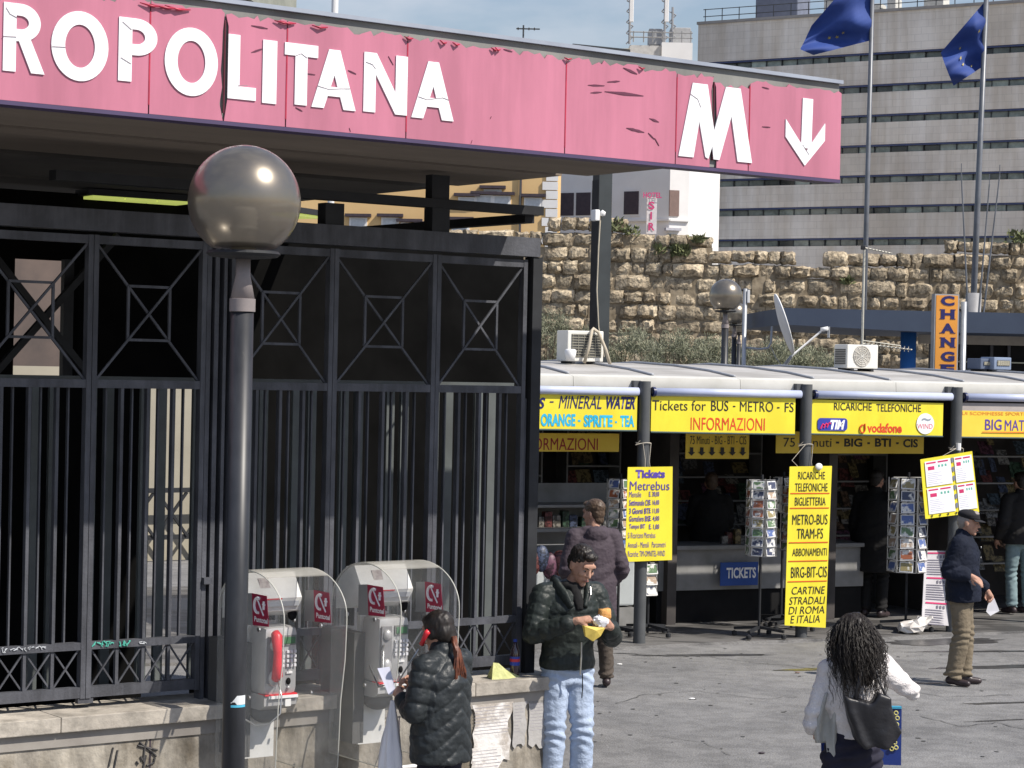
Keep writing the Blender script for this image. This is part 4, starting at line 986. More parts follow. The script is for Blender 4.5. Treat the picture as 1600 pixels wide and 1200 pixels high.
MB().prism([(x0 + .122*math.cos(a), z0 + .122*math.sin(a)) for a in [i*math.pi/16 for i in range(32)]], YB - .012, YB - .008).build('emblem_disc', LETW, t)
wr(t, 'WIND', mat('pink_ink', (0.80, 0.20, 0.25)), 1433, 1457, 662, 670, y=YB - .0105); wr(t, '~', mat('grey_ink', (0.3, 0.35, 0.42)), 1440, 1454, 653, 658, y=YB - .0105, bold=.02)
t = banner(1493, 1790, (641, 648), (682, 686), YL2, 'golden banner reading BIG MATCH at the right edge of the photo')
x0, z1 = kpx(1493, 629, YB); x1, z0 = kpx(1790, 645, YB)
MB().box(x0, x1, YB + .006, YB + .01, kpx(1493, 642, YB)[1], kpx(1493, 629, YB)[1]).build('grey_strip', mat('grey_strip', (0.42, 0.38, 0.36)), t)
OR_ = mat('orange_ink', (0.80, 0.26, 0.04))
wr(t, 'QUI SCOMMESSE SPORTIVE', OR_, 1495, 1612, 643, 649); wr(t, 'BIG', VIO, 1539, 1565, 655, 672, bold=.01); wr(t, 'MATCH', VIO, 1570, 1622, 656, 673, bold=.01)
x0, z0 = kpx(1534, 675, YB); x1, _ = kpx(1630, 675, YB); MB().box(x0, x1, YB - .012, YB - .008, z0 - .004, z0 + .004).build('underline', RED, t)
# signs hanging further inside, in the shade
def insign(p0, p1, pt, pb, y, lab):
    x0, z1 = kpx(p0, pt, y); x1, z0 = kpx(p1, pb, y)
    t = thing('inner_sign', lab, 'sign', frame=K, group='shaded signs inside the kiosks')
    MB().box(x0, x1, y, y + .01, z0, z1).build('board', YL2, t); return t
t = insign(760, 967, 676, 706, .35, 'shaded yellow INFORMAZIONI sign inside the left kiosk'); wr(t, 'INFORMAZIONI', mat('dark_red_ink', (0.38, 0.02, 0.04)), 806, 934, 684, 703, y=.35, bold=.01)
t = insign(1072, 1170, 672, 717, .5, 'small shaded sign with six black arrows pointing down'); wr(t, '75 Minuti - BIG - BTI - CIS', INKB, 1078, 1166, 681, 694, y=.5, bold=.03)
for i in range(6):
    xx, zz = kpx(1080 + 16*i, 705, .5); MB().prism([(xx - .02, zz + .045), (xx + .02, zz + .045), (xx + .02, zz - .01), (xx + .045, zz - .01), (xx, zz - .05), (xx - .045, zz - .01), (xx - .02, zz - .01)], .486, .495).build('arrow_symbol', INKB, t)
t = insign(1213, 1443, 674, 709, .3, 'long shaded sign reading 75 Minuti BIG BTI CIS'); wr(t, '75 Minuti', INKB, 1224, 1299, 684, 698, y=.3, bold=.03); wr(t, '-', INKB, 1306, 1311, 690, 693, y=.3); wr(t, 'BIG', INKB, 1319, 1347, 685, 698, y=.3, bold=.03); wr(t, '-', INKB, 1355, 1359, 691, 694, y=.3)
wr(t, 'BTI', INKB, 1367, 1392, 685, 698, y=.3, bold=.03); wr(t, '-', INKB, 1400, 1404, 691, 694, y=.3); wr(t, 'CIS', INKB, 1411, 1434, 686, 699, y=.3, bold=.03)
# kiosk body
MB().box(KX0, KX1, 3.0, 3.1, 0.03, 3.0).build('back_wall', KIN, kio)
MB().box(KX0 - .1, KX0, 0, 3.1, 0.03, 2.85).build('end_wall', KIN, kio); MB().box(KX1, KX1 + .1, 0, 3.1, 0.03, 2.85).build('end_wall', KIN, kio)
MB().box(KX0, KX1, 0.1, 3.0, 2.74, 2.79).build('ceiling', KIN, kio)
CNT = mat('grey_counter', (0.27, 0.27, 0.27), (0.19, 0.19, 0.185), scale=3, rough=.6)
cx0, cx1 = kpx(1030, 850, 1.1)[0], kpx(1350, 850, 1.1)[0]
MB().cbox(((cx0+cx1)/2, 1.35, .93), (cx1 - cx0, .62, .05), .01).build('counter_top', CNT, kio)
MB().box(cx0, cx1, 1.1, 1.6, .42, .905).build('counter_front', CNT, kio); MB().box(cx0, cx1, 1.14, 1.6, .03, .415).build('counter_kick', BLACK, kio)
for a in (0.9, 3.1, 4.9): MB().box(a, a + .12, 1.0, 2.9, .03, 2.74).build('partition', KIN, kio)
tk = thing('tickets_sign', 'blue sign with white TICKETS lettering on the kiosk counter front', 'sign', frame=K)
x0, z1 = kpx(1126, 879, .98); x1, z0 = kpx(1184, 914, .98); MB().box(x0, x1, .98, .99, z0, z1).build('board', mat('blue_board', (0.03, 0.09, 0.36)), tk)
wr(tk, 'TICKETS', LETW, 1135, 1181, 887, 904, y=.98, bold=.03)
rm = random.Random(21)
pal = [tuple(.22*q + .04*sum(c) for q in c) for c in [(.55, .08, .07), (.7, .62, .5), (.12, .2, .45), (.65, .65, .62), (.5, .35, .1), (.1, .3, .15), (.7, .5, .1), (.3, .3, .32), (.45, .1, .25), (.2, .35, .5), (.6, .3, .12)]]
PALM = [mat('print_colour_%d' % i, c, tuple(v*.28 for v in c), scale=25, rough=.5, lo=.48, hi=.52) for i, c in enumerate(pal)]
def mag_rack(x0, x1, y, zs, lab, slope=.25):
    t = thing('magazine_rack', lab, 'magazine rack', frame=K, group='magazine racks inside the kiosks')
    for z in zs:
        MB().box(x0, x1, y, y + .28, z - .02, z).build('shelf', CNT, t)
        x = x0 + .03
        while x < x1 - .22:
            w = rm.uniform(.09, .22); h = rm.uniform(.12, .27)
            o = MB().add([(x, y + .04, z + .002), (x + w, y + .04, z + .002), (x + w, y + .14, z + h), (x, y + .14, z + h), (x, y + .052, z + .002), (x + w, y + .052, z + .002), (x + w, y + .152, z + h), (x, y + .152, z + h)],
                         [(0, 1, 2, 3), (4, 7, 6, 5), (0, 4, 5, 1), (1, 5, 6, 2), (2, 6, 7, 3), (3, 7, 4, 0)]).build('magazine', rm.choice(PALM), t)
            o.rotation_euler = (0, R(rm.uniform(-3, 3)), 0); x += w*rm.uniform(.55, 1.0) + .01
    MB().box(x0 - .02, x0, y, y + .3, .03, zs[-1] + .3).build('side_panel', CNT, t); MB().box(x1, x1 + .02, y, y + .3, .03, zs[-1] + .3).build('side_panel', CNT, t)
    return t
mag_rack(-2.9, -.35, 1.9, (.55, .85, 1.15, 1.45, 1.75, 2.05), 'dim magazine shelves in the kiosk behind the man in the hooded coat')
mag_rack(.15, .85, 2.2, (.95, 1.25, 1.55, 1.85, 2.15), 'dim magazine shelves between the first post and the dark shopper')
mag_rack(1.25, 3.0, 2.45, (1.1, 1.4, 1.7, 2.0), 'dim magazine shelves above the TICKETS counter')
mag_rack(3.35, 4.8, 2.3, (.6, .95, 1.3, 1.65, 2.0), 'dim magazine shelves behind the front-facing postcard rack at right')
mag_rack(5.1, 7.6, 1.8, (.6, .95, 1.3, 1.65, 2.0), 'dim magazine shelves at the right edge behind the man in the cap')
# white display fridge / shelves at left
fr = thing('display_counter', 'pale glass display counter with small goods behind the man in the hooded coat', 'display counter', frame=K)
x0, x1 = kpx(800, 880, .6)[0], kpx(992, 880, .6)[0]
MB().box(x0, x1, .6, 1.1, .05, .30).build('base', CNT, fr); MB().cbox(((x0+x1)/2, .85, .62), (x1-x0, .5, .60), .02).build('cabinet', mat('pale_blue_cabinet', (0.50, 0.54, 0.56), scale=3), fr)
MB().box(x0, x1, .55, 1.1, 1.18, 1.22).build('shelf', CNT, fr); MB().box(x0, x1, .60, 1.1, 1.45, 1.48).build('shelf', CNT, fr); MB().box(x0, x1, 1.08, 1.12, .92, 1.7).build('back_panel', CNT, fr)
x = x0 + .05
while x < x1 - .1:
    h = rm.uniform(.08, .2); w = rm.uniform(.05, .1)
    MB().cbox((x, .75, 1.22 + h/2), (w, .1, h), .01).build('packet', rm.choice(PALM), fr); x += w + rm.uniform(.01, .05)
bx0 = kpx(1148, 850, 1.2)[0]
for i in range(9):
    o = MB().cbox((bx0 - .15 + .09*i, 1.2 + .05*(i % 2), .955 + .05 + .02*(i % 3)), (.08, .06, .10 + .04*(i % 3)), .004).build('packet', [PALM[3], PALM[0], PALM[6]][i % 3], kio)
# small odds in the shade
t = thing('red_jacket_stand', 'small stand with dark blue and red soft goods left of the sandwich eater', 'stand', frame=K)
x0, z0 = kpx(850, 880, .1)
for i, c in enumerate([0, 2, 8, 0]):
    MB().ellip((x0 - .12 + .11*i, .15, z0 + .05*math.sin(i*2)), (.10, .07, .15), 12, 8).build('soft_item', PALM[c], t, smooth=True)
MB().tube([(x0 - .3, .15, .03), (x0 - .3, .15, z0 + .2), (x0 + .3, .15, z0 + .2), (x0 + .3, .15, .03)], .012, 6).build('frame', STEEL, t)

# ---- hanging signs tied to the posts
STR = mat('string', (0.55, 0.50, 0.42), rough=.9)
def tied(t, xp, zt_, x0, x1, y=-.51):
    MB().tube([(xp + .085*math.cos(a), -.42 + .085*math.sin(a), zt_ + .006*math.sin(3*a)) for a in [i*math.pi/8 for i in range(17)]], .005, 5).build('string', STR, t)
    MB().tube([(xp - .05, -.505, zt_), (xp - .04 + (x0 - xp)*.1, y, zt_ - .18), (xp - .02, y, zt_ - .36)], .004, 5).build('string', STR, t)
    MB().tube([(xp + .05, -.505, zt_), (xp + .03, y, zt_ - .2), (xp + .06, y, zt_ - .36)], .004, 5).build('string', STR, t)
    MB().tube([(xp - .06, -.505, zt_), (xp - .14, -.5, zt_ - .02), (xp - .09, -.52, zt_ + .03)], .003, 5).build('string', STR, t)
YS = -.54
def hsign(corners, lab, y=YS, m_=YLW, cat='sign'):
    t = thing('hanging_sign', lab, cat, frame=K, group='signs tied to the kiosk posts')
    q = [kpx(px, py, y) for px, py in corners]      # tl, tr, br, bl
    b = MB(); n = 10
    for yy in (0, .006):
        for i in range(n + 1):
            u = i / n; w_ = .002*math.sin(u*3.2)
            l = (q[0][0] + (q[3][0]-q[0][0])*u, q[0][1] + (q[3][1]-q[0][1])*u); r = (q[1][0] + (q[2][0]-q[1][0])*u, q[1][1] + (q[2][1]-q[1][1])*u)
            b.v += [(l[0], y + yy + w_, l[1]), (r[0], y + yy + w_, r[1])]
    for k in (0, 2*(n+1)):
        for i in range(n): b.f.append((k+2*i, k+2*i+1, k+2*i+3, k+2*i+2))
    k = 2*(n+1)
    for i in range(n): b.f += [(2*i, 2*i+2, k+2*i+2, k+2*i), (2*i+1, k+2*i+1, k+2*i+3, 2*i+3)]
    b.build('board', m_, t, auto=40); return t, q
t, q = hsign([(981, 730), (1051, 729), (1050, 875), (977, 878)], 'yellow Tickets Metrebus price list tied to the first kiosk post')
def ws(t, s, m_, p0, p1, a, b, y=YS, **kw): return wr(t, s, m_, p0, p1, a, b, y=y, **kw)
ws(t, 'Tickets', VIO, 993, 1039, 734, 747, bold=.05); ws(t, 'Metrebus', VIO, 984, 1046, 752, 766, bold=.05)
lines = [('Mensile', 'E. 30,00', 772), ('Settimanale CIS', 'E. 16,00', 785), ('3 Giorni BTI', 'E. 11,00', 798), ('Giornaliero BIG', 'E. 4,00', 810), ('Tempo BIT', 'E. 1,00', 823)]
for a, b_, yy in lines:
    w = 983 + min(34, 3.0 * len(a)); ws(t, a, VIO, 983, w - 2, yy - 4, yy + 5, bold=.02); ws(t, b_, VIO, 1014, 1030, yy - 4, yy + 5, bold=.02)
ws(t, 'Si Ricaricano Metrebus', VIO, 981, 1024, 832, 841, bold=.02); ws(t, 'Annuali - Mensili   Parcometri', VIO, 981, 1040, 847, 856, bold=.02); ws(t, 'Ricariche: TIM-OMNITEL-WIND', VIO, 981, 1039, 861, 870, bold=.02)
tied(t, PDX, kpx(1003, 692, -.42)[1], 0, 0)
t, q = hsign([(1234, 729), (1300, 728), (1290, 981), (1226, 977)], 'tall yellow hanging sign from RICARICHE TELEFONICHE down to E ITALIA on the second post')
for s, a, b_, y0, y1 in (('RICARICHE', 1247, 1289, 737, 749), ('TELEFONICHE', 1242, 1293, 755, 768), ('BIGLIETTERIA', 1242, 1290, 777, 790), ('METRO-BUS', 1238, 1293, 804, 820), ('TRAM-FS', 1245, 1286, 826, 842), ('ABBONAMENTI', 1238, 1292, 857, 869), ('BIRG-BIT-CIS', 1236, 1292, 886, 903),
                         ('CARTINE', 1237, 1289, 917, 929), ('STRADALI', 1233, 1289, 933, 945), ('DI ROMA', 1232, 1288, 948, 960), ('E ITALIA', 1235, 1281, 962, 974)):
    ws(t, s, INKB, a, b_, y0, y1, y=YS, shear=(.15 if y0 > 910 else 0))
for yy in (771, 794, 848, 877, 909):
    o_ = -.004
    x0, z0 = kpx(1235 - (yy - 771)*.03, yy, YS); x1, _ = kpx(1296 - (yy-771)*.03, yy, YS); MB().box(x0, x1, YS + o_, YS + o_ + .003, z0 - .005, z0 + .005).build('red_line', RED, t)
MB().ellip((kpx(1278, 728, YS)[0], YS - .02, kpx(1278, 729, YS)[1]), (.05, .02, .04), 12, 8).build('white_clip', WHITE, t, smooth=True)
tied(t, 2.07 + PDX, kpx(1252, 694, -.42)[1], 0, 0)
t, q = hsign([(1438, 718), (1519, 705), (1530, 800), (1446, 811)], 'tilted yellow board with two columns of white paper price lists on the third post')
QW = lambda u, v, y: (lambda a, b: (a[0] + (b[0]-a[0])*u, y, a[1] + (b[1]-a[1])*u))(tuple(q[0][k] + (q[3][k]-q[0][k])*v for k in (0, 1)), tuple(q[1][k] + (q[2][k]-q[1][k])*v for k in (0, 1)))
LRED = mat('crimson_print', (0.62, 0.03, 0.15)); LGRY = mat('grey_print', (0.40, 0.40, 0.55)); LGRN = mat('green_print', (0.15, 0.5, 0.4))
def qd(b, u0, u1, v0, v1, y): 
    a, b2, c, d = QW(u0, v0, y), QW(u1, v0, y), QW(u1, v1, y), QW(u0, v1, y); b.prism([(a[0], a[2]), (b2[0], b2[2]), (c[0], c[2]), (d[0], d[2])], y, y + .001)
for u0, u1 in ((.07, .56), (.63, .97)):
    for v0, v1 in ((.05, .47), (.50, .93)):
        bb = MB(); qd(bb, u0, u1, v0, v1, YS - .008); bb.build('price_sheet', LETW, t)
        bb = MB(); w = u1 - u0
        for j in range(7): qd(bb, u0 + .06*w, u0 + w*(.4 + .25*rm.random()), v0 + .2 + .03*j, v0 + .205 + .03*j, YS - .0095)
        bb.build('small_print', LGRY, t)
        bb = MB(); qd(bb, u0 + .05*w, u0 + .42*w, v0 + .02, v0 + .045, YS - .0095); qd(bb, u0 + .5*w, u0 + .9*w, v0 + .02, v0 + .045, YS - .0095); qd(bb, u0 + .1*w, u0 + .35*w, v0 + .09, v0 + .15, YS - .0095); bb.build('red_heading', LRED, t)
        bb = MB(); [qd(bb, u0 + (.5 + .13*j)*w, u0 + (.57 + .13*j)*w, v0 + .08, v0 + .12, YS - .0095) for j in range(3)]; bb.build('green_figures', LGRN, t)
b = MB()
for j in range(6): qd(b, .575, .615, .05 + .15*j, .13 + .15*j, YS - .008)
b.build('grey_slots', mat('slot_grey', (0.2, 0.22, 0.3)), t)
b = MB()
for j in range(6):
    a = QW(.12 + .15*j, .965, YS - .009); b.prism([(a[0] - .015, a[2] + .012), (a[0] + .015, a[2] + .012), (a[0], a[2] - .02)], YS - .009, YS - .008)
b.build('black_marks', INKB, t)
tied(t, 4.13 + PDX, kpx(1484, 700, -.42)[1], 0, 0)
MB().tube([(PDX + 4.11, -.5, kpx(1484, 703, -.42)[1]), (PDX + 4.11, -.5, kpx(1484, 692, -.42)[1])], .03, 8).build('white_tape', WHITE, t)

# ---- postcard racks
CARDM = [mat('postcard_%d' % i, c, (0.75, 0.74, 0.70), scale=14, rough=.35, lo=.42, hi=.5) for i, c in enumerate([(.10, .15, .35), (.35, .12, .06), (.12, .20, .10), (.30, .25, .12), (.06, .07, .12), (.40, .30, .22)])]
card_me = []
for m_ in CARDM:
    me = MB().box(-.052, .052, -.003, .0, -.036, .036).mesh('postcard'); me.materials.append(m_); card_me.append(me)
edge_me = MB().box(-.06, .06, .0005, .003, -.046, .046).mesh('postcard_border'); edge_me.materials.append(WHITE)
def card_rack(px, ptop, pbot, y, lab, rad=.2, rot=0., rows=8, faces=6, foot=None, white=True):
    x, zt_ = kpx(px, ptop, y); zb_ = kpx(px, pbot, y)[1]
    t = thing('postcard_rack', lab, 'postcard rack', frame=K, loc=(x, y, 0), rz=rot, group='revolving postcard racks')
    MB().tube([(0, 0, .06), (0, 0, zt_ + .06)], .016, 8).build('pole', IRONB, t)
    for k in range(4):
        a = k*math.pi/2 + .4
        MB().bar((0, 0, .15), (.30*math.cos(a), .30*math.sin(a), .12), .035, .03).build('foot', IRONB, t)
        MB().lathe([(0, 0), (.028, .0), (.03, .015), (.03, .04), (0, .055)], 10, c=(.30*math.cos(a), .30*math.sin(a), .04)).build('castor', IRONB, t)
    dz = (zt_ - zb_) / rows; fr_ = MB()
    for k in range(faces):
        a = 2*math.pi*k/faces; ca, sa = math.cos(a), math.sin(a)
        for r_ in range(rows):
            z = zb_ + dz*(r_ + .5)
            M = Matrix.Rotation(a, 4, 'Z') @ Matrix.Translation((0, -rad, z)) @ Matrix.Rotation(R(-14 + rm.uniform(-3, 3)), 4, 'X') @ Matrix.Rotation(R(rm.uniform(-4, 4)), 4, 'Y')
            sc = min(dz/.10, 1.3)
            o = link_mesh('postcard', rm.choice(card_me), None, t); o.matrix_basis = M @ Matrix.Diagonal((sc, 1, sc, 1))
            e = link_mesh('postcard_border', edge_me, None, o)
            hw = math.tan(math.pi/faces)*rad*.92
            p = [Matrix.Rotation(a, 3, 'Z') @ Vector((s_, -rad - .012, z - dz*.48)) for s_ in (-hw, hw)]
            fr_.tube(p, .004, 4)
        for s_ in (-1, 1):
            p0 = Matrix.Rotation(a, 3, 'Z') @ Vector((s_*math.tan(math.pi/faces)*rad*.95, -rad, zb_)); p1 = p0.copy(); p1.z = zt_; fr_.tube([p0, p1], .006, 5)
        fr_.tube([(0, 0, zb_), Matrix.Rotation(a, 3, 'Z') @ Vector((0, -rad, zb_))], .005, 4); fr_.tube([(0, 0, zt_), Matrix.Rotation(a, 3, 'Z') @ Vector((0, -rad, zt_))], .005, 4)
    fr_.build('wire_frame', STEEL, t)
    return t
card_rack(970, 748, 870, .05, 'postcard rack half hidden behind the Tickets Metrebus sign', rad=.13, faces=5, rot=.2)
card_rack(1191, 750, 868, -.35, 'white postcard rack left of the tall yellow hanging sign', rad=.155, rot=.25)
card_rack(1014, 880, 930, .15, 'small low card rack beside the foot of the first kiosk post', rad=.07, rows=3, faces=4)
card_rack(1420, 746, 893, -.20, 'largest postcard rack left of the tilted board, cards on the left face', rad=.20, rot=.42, rows=8)
card_rack(1241, 760, 860, .25, 'dark red card rack partly behind the tall hanging sign', rad=.11, rows=7, faces=4)
card_rack(1225, 745, 800, .6, 'bright leaflet rack in the shade above the postcard rack', rad=.12, rows=4, faces=4)

# A-board with price list
t = thing('price_board', 'leaning white price board standing on the ground behind the man in the cap', 'sign', frame=K)
ya = -.45
c_ = [kpx(1455, 862, ya), kpx(1492, 862, ya), kpx(1484, 978, ya), kpx(1440, 974, ya)]
b = MB(); y0_, y1_ = ya + .12, ya
v = [(c_[0][0], y0_, c_[0][1]), (c_[1][0], y0_, c_[1][1]), (c_[2][0], y1_, max(.035, c_[2][1])), (c_[3][0], y1_, max(.035, c_[3][1]))]
v += [(a, y + .01, z) for a, y, z in v]
b.add(v, [(0, 1, 2, 3), (7, 6, 5, 4), (0, 4, 5, 1), (1, 5, 6, 2), (2, 6, 7, 3), (3, 7, 4, 0)]).build('board', mat('greyish_white_board', (0.62, 0.60, 0.62)), t)
def AB(u, w_): 
    l = Vector(v[0]).lerp(Vector(v[3]), w_); r_ = Vector(v[1]).lerp(Vector(v[2]), w_); p = l.lerp(r_, u); p.y -= .006; return p
b1, b2 = MB(), MB()
for sec in (0.02, .36, .70):
    b1.quad(AB(.1, sec), AB(.9, sec), AB(.9, sec + .02), AB(.1, sec + .02))
    for j in range(7): b2.quad(AB(.1, sec + .1 + .032*j), AB(.55 + .3*rm.random(), sec + .1 + .032*j), AB(.8, sec + .112 + .032*j), AB(.1, sec + .112 + .032*j))
    for j in range(3): b2.quad(AB(.5 + .12*j, sec + .04), AB(.57 + .12*j, sec + .04), AB(.57 + .12*j, sec + .08), AB(.5 + .12*j, sec + .08))
b1.build('red_heading', LRED, t); b2.build('small_print', mat('dark_print', (0.18, 0.17, 0.22)), t)
# crumpled white bag on the ground
p = on_z(1428, 990, 0.03)
r_ = random.Random(9); b = MB().ellip((0, 0, .07), (.20, .12, .08), 14, 8)
b.v = [(x + r_.uniform(-.03, .03), y + r_.uniform(-.02, .02), max(0.0, z + r_.uniform(-.03, .03) + max(0, x)*.55)) for x, y, z in b.v]
tag(b.build('paper_scrap', mat('white_paper_bag', (0.80, 0.78, 0.75), (0.6, 0.55, 0.5), scale=5), loc=(p.x, p.y, .031)), 'crumpled white paper lying on the ground near the largest postcard rack', 'litter')
for i, (px, py, lab) in enumerate([(968, 1039, 'tiny white scrap on the asphalt right of the sandwich eater'), (1081, 1093, 'tiny white scrap in the middle of the empty asphalt'), (1246, 1052, 'small brown scrap on the asphalt left of the curly haired woman'), (1190, 1178, 'small dark scrap near the bottom of the asphalt')]):
    p = on_z(px, py, 0); b = MB().ellip((0, 0, .008), (.03, .02, .008), 7, 4); tag(b.build('litter_scrap', [WHITE, WHITE, SHUT2, SHUT][i], loc=(p.x, p.y, .001)), lab, 'litter')

# ================================================================ ROOFTOP THINGS ON THE KIOSK
ACW = mat('ac_white', (0.76, 0.75, 0.70), (0.68, 0.67, 0.62), scale=3, rough=.45)
GRI = mat('dark_grille', (0.08, 0.08, 0.075), rough=.6)
def roof_z(y):
    for (a, b), (c, d) in zip(prof[3:8], prof[4:9]):
        if a <= y <= c: return b + (d-b)*(y-a)/(c-a)
    return 3.1
def ac_unit(p0, p1, pmid, ptop, y, lab, fan=False, m_=ACW, h=None):
    xa = kpx(pmid, ptop + 20, y)[0]; xb = kpx(p1, ptop + 20, y)[0]; z1 = kpx(pmid, ptop, y)[1]; z0 = roof_z(y + .1) + .03; d = .30
    t = thing('air_conditioner', lab, 'air conditioner', frame=K, loc=(xa, y, z0), group='air conditioners on the kiosk roof')
    w, h = xb - xa, z1 - z0
    MB().cbox((w/2, d/2, h/2), (w, d, h), .012).build('casing', m_, t)
    if fan:
        cx_, cz_ = w*.47, h*.52; r0 = min(h*.43, w*.33)
        MB().prism([(cx_ + r0*math.cos(a), cz_ + r0*math.sin(a)*1.05) for a in [i*math.pi/16 for i in range(32)]], -.006, .0).build('fan_cover', mat('fan_cover_beige', (0.48, 0.45, 0.40)), t)
        b = MB()
        for k in range(5): b.tube([(cx_ + r0*(.2+.18*k)*math.cos(a), -.01, cz_ + r0*(.2+.18*k)*math.sin(a)*1.05) for a in [i*math.pi/12 for i in range(25)]], .003, 4)
        for k in range(12): b.tube([(cx_, -.012, cz_), (cx_ + r0*math.cos(k*math.pi/6), -.012, cz_ + r0*1.05*math.sin(k*math.pi/6))], .0025, 4)
        b.build('fan_grille', ACW, t)
        s = MB()
        for k in range(9): s.box(-.008, .0, .04, d - .03, .05 + k*(h - .1)/9, .05 + (k + .6)*(h - .1)/9)
        s.build('side_louvre', GRI, t)
    else:
        MB().box(.05, w - .03, -.006, .0, .05, h - .04).build('coil', GRI, t)
        b = MB()
        for k in range(9): b.tube([(.05, -.01, .06 + k*(h - .11)/8), (w - .03, -.01, .06 + k*(h - .11)/8)], .0035, 4)
        for k in range(6): b.tube([(.06 + k*(w - .1)/5, -.012, .05), (.06 + k*(w - .1)/5, -.012, h - .04)], .0035, 4)
        b.build('guard_grille', mat('guard_yellowish', (0.42, 0.40, 0.32)), t)
    for xx in (.08, w - .08): MB().box(xx - .02, xx + .02, 0, d, -.035, 0).build('rubber_foot', IRONB, t)
    return t, w, h
t, w, h = ac_unit(862, 943, 887, 516, 1.2, 'boxy white air conditioner with a pale hose over its grille, near the black fence')
HOSE = mat('beige_hose', (0.50, 0.44, 0.34), (0.42, 0.37, 0.29), scale=12, rough=.7)
MB().tube([(w*.42, -.05, -.02), (w*.52, -.07, h*.5), (w*.62, -.04, h*1.0), (w*.7, .0, h*1.08), (w*.8, -.05, h*.95), (w*.98, -.08, h*.4), (w*1.1, -.09, -.03)], .02, 8).build('hose', HOSE, t, smooth=True)
MB().lathe([(0, 0), (.05, 0), (.07, .12), (.05, .14), (0, .14)], 12, c=(-.02, -.12, 0)).build('white_cap', WHITE, t, smooth=True)
ac_unit(1304, 1372, 1324, 538, 1.0, 'white air conditioner with a round fan facing the camera, below the tv aerial', fan=True)
ac_unit(1524, 1555, 1532, 560, 2.0, 'small dark blue air conditioner at the right end of the roof', m_=mat('blue_grey_case', (0.10, 0.13, 0.20)))
ac_unit(1548, 1580, 1553, 558, 1.9, 'bluish air conditioner with pale grid at the far right of the roof', m_=mat('blue_grey_case2', (0.22, 0.28, 0.40)))
# CCTV mast, dark square column behind
p = at(939, 400, 29.5)
ms = thing('steel_mast', 'thick dark square steel mast with a small camera on its left side', 'mast', (p.x, p.y, 0), rz=R(24))
zt_ = at(940, 282, 29.5).z
DST = mat('dark_blue_green_steel', (0.038, 0.046, 0.05), (0.028, 0.034, 0.037), scale=3, rough=.5)
MB().cbox((0, 0, zt_/2 + .2), (.20, .2, zt_ + .4), .008).build('shaft', DST, ms)
MB().box(-.105, -.1, -.11, .1, 0, zt_).build('edge_strip', IRONB, ms)
zc = at(922, 338, 29.5).z
MB().tube([(-.1, -.1, zc + .04), (-.17, -.12, zc + .05)], .012, 6).build('camera_arm', GALV, ms)
MB().cbox((-.17, -.15, zc), (.07, .14, .15), .015).build('camera_housing', WHITE, ms)
MB().lathe([(0, -.03), (.035, -.02), (.045, .03), (0, .06)], 14, c=(-.06, -.14, zc + .02)).build('camera_dome', WHITE, ms, smooth=True)
MB().tube([(-.08, -.12, zc), (-.1, -.125, zc - .4), (-.11, -.12, zc - 1.0), (-.07, -.115, zc - 1.5), (0.02, -.115, zc - 1.9)], .011, 6).build('cable', HOSE, ms)
# grey pipe with bracket
p = at(1163, 520, 34)
gp = thing('vent_pipe', 'slender galvanised pipe with bent arm rising behind the kiosk roof', 'pipe', (p.x, p.y, 0))
z1 = at(1163, 451, 34).z; sp_ = 34/FPX
MB().tube([(0, 0, 0), (0, 0, z1)], .035, 10).build('pipe', GALV, gp, smooth=True); MB().tube([(-.06, 0, z1 - .02), (.06, 0, z1 - .02)], .02, 6).build('bracket', IRONB, gp); MB().cbox((.05, -.02, z1 - .12), (.04, .05, .2), .005).build('insulator', WHITE, gp)
z2 = at(1163, 543, 34).z
MB().tube([(0, 0, z2), (25*sp_, 0, z2 - .02), (38*sp_, 0, z2), (42*sp_, 0, z2 + 8*sp_), (43*sp_, 0, z2 + 34*sp_)], .018, 8).build('arm', GALV, gp, smooth=True)
MB().tube([(42*sp_, 0, z2 + 2*sp_), (50*sp_, 0, z2 - 15*sp_), (60*sp_, 0, z2 - 28*sp_), (72*sp_, 0, z2 - 12*sp_)], .008, 6).build('wire', GALV, gp)
# satellite dish seen edge on
p = at(1226, 506, 34)
ds = thing('satellite_dish', 'white satellite dish seen edge on as a slanting white line, with feed arm', 'satellite dish', tuple(p))
ax = Vector((92, 0.0, 30)).normalized(); side = Vector((0, 1, 0)); upv = ax.cross(side)
if upv.z < 0: upv = -upv
rr = 49*sp_; b = MB(); n_, mm_ = 28, 6
for sgn_ in (0, .018):
    for j in range(mm_ + 1):
        for k in range(n_):
            a = 2*math.pi*k/n_; q_ = j/mm_; b.v.append(tuple(side*math.cos(a)*rr*q_*.92 + upv*math.sin(a)*rr*q_ + ax*((q_*q_ - 1)*.05 - sgn_)))
L_ = n_*(mm_+1)
for s0 in (0, L_):
    for j in range(mm_):
        for k in range(n_): b.f.append((s0 + j*n_+k, s0 + j*n_+(k+1) % n_, s0 + (j+1)*n_+(k+1) % n_, s0 + (j+1)*n_+k))
for k in range(n_): b.f.append((mm_*n_ + k, mm_*n_ + (k+1) % n_, L_ + mm_*n_ + (k+1) % n_, L_ + mm_*n_ + k))
b.build('dish', WHITE, ds, smooth=True, weld=True)
pb_ = Vector((12*sp_, 0, -50*sp_)); pe = Vector((60*sp_, 0, -8*sp_))
MB().tube([pb_, pe], .016, 8).build('feed_arm', WHITE, ds); MB().tube([pe + Vector((-.03, 0, 0)), pe + Vector((.08, 0, .02))], .035, 10).build('feed_horn', WHITE, ds, smooth=True); MB().tube([pe + Vector((.09, 0, -.12)), pe + Vector((.09, 0, .05))], .02, 8).build('receiver', GALV, ds)
MB().tube([pb_, (0, .05, -70*sp_), (0, .05, -p.z)], .025, 8).build('stand', GALV, ds)
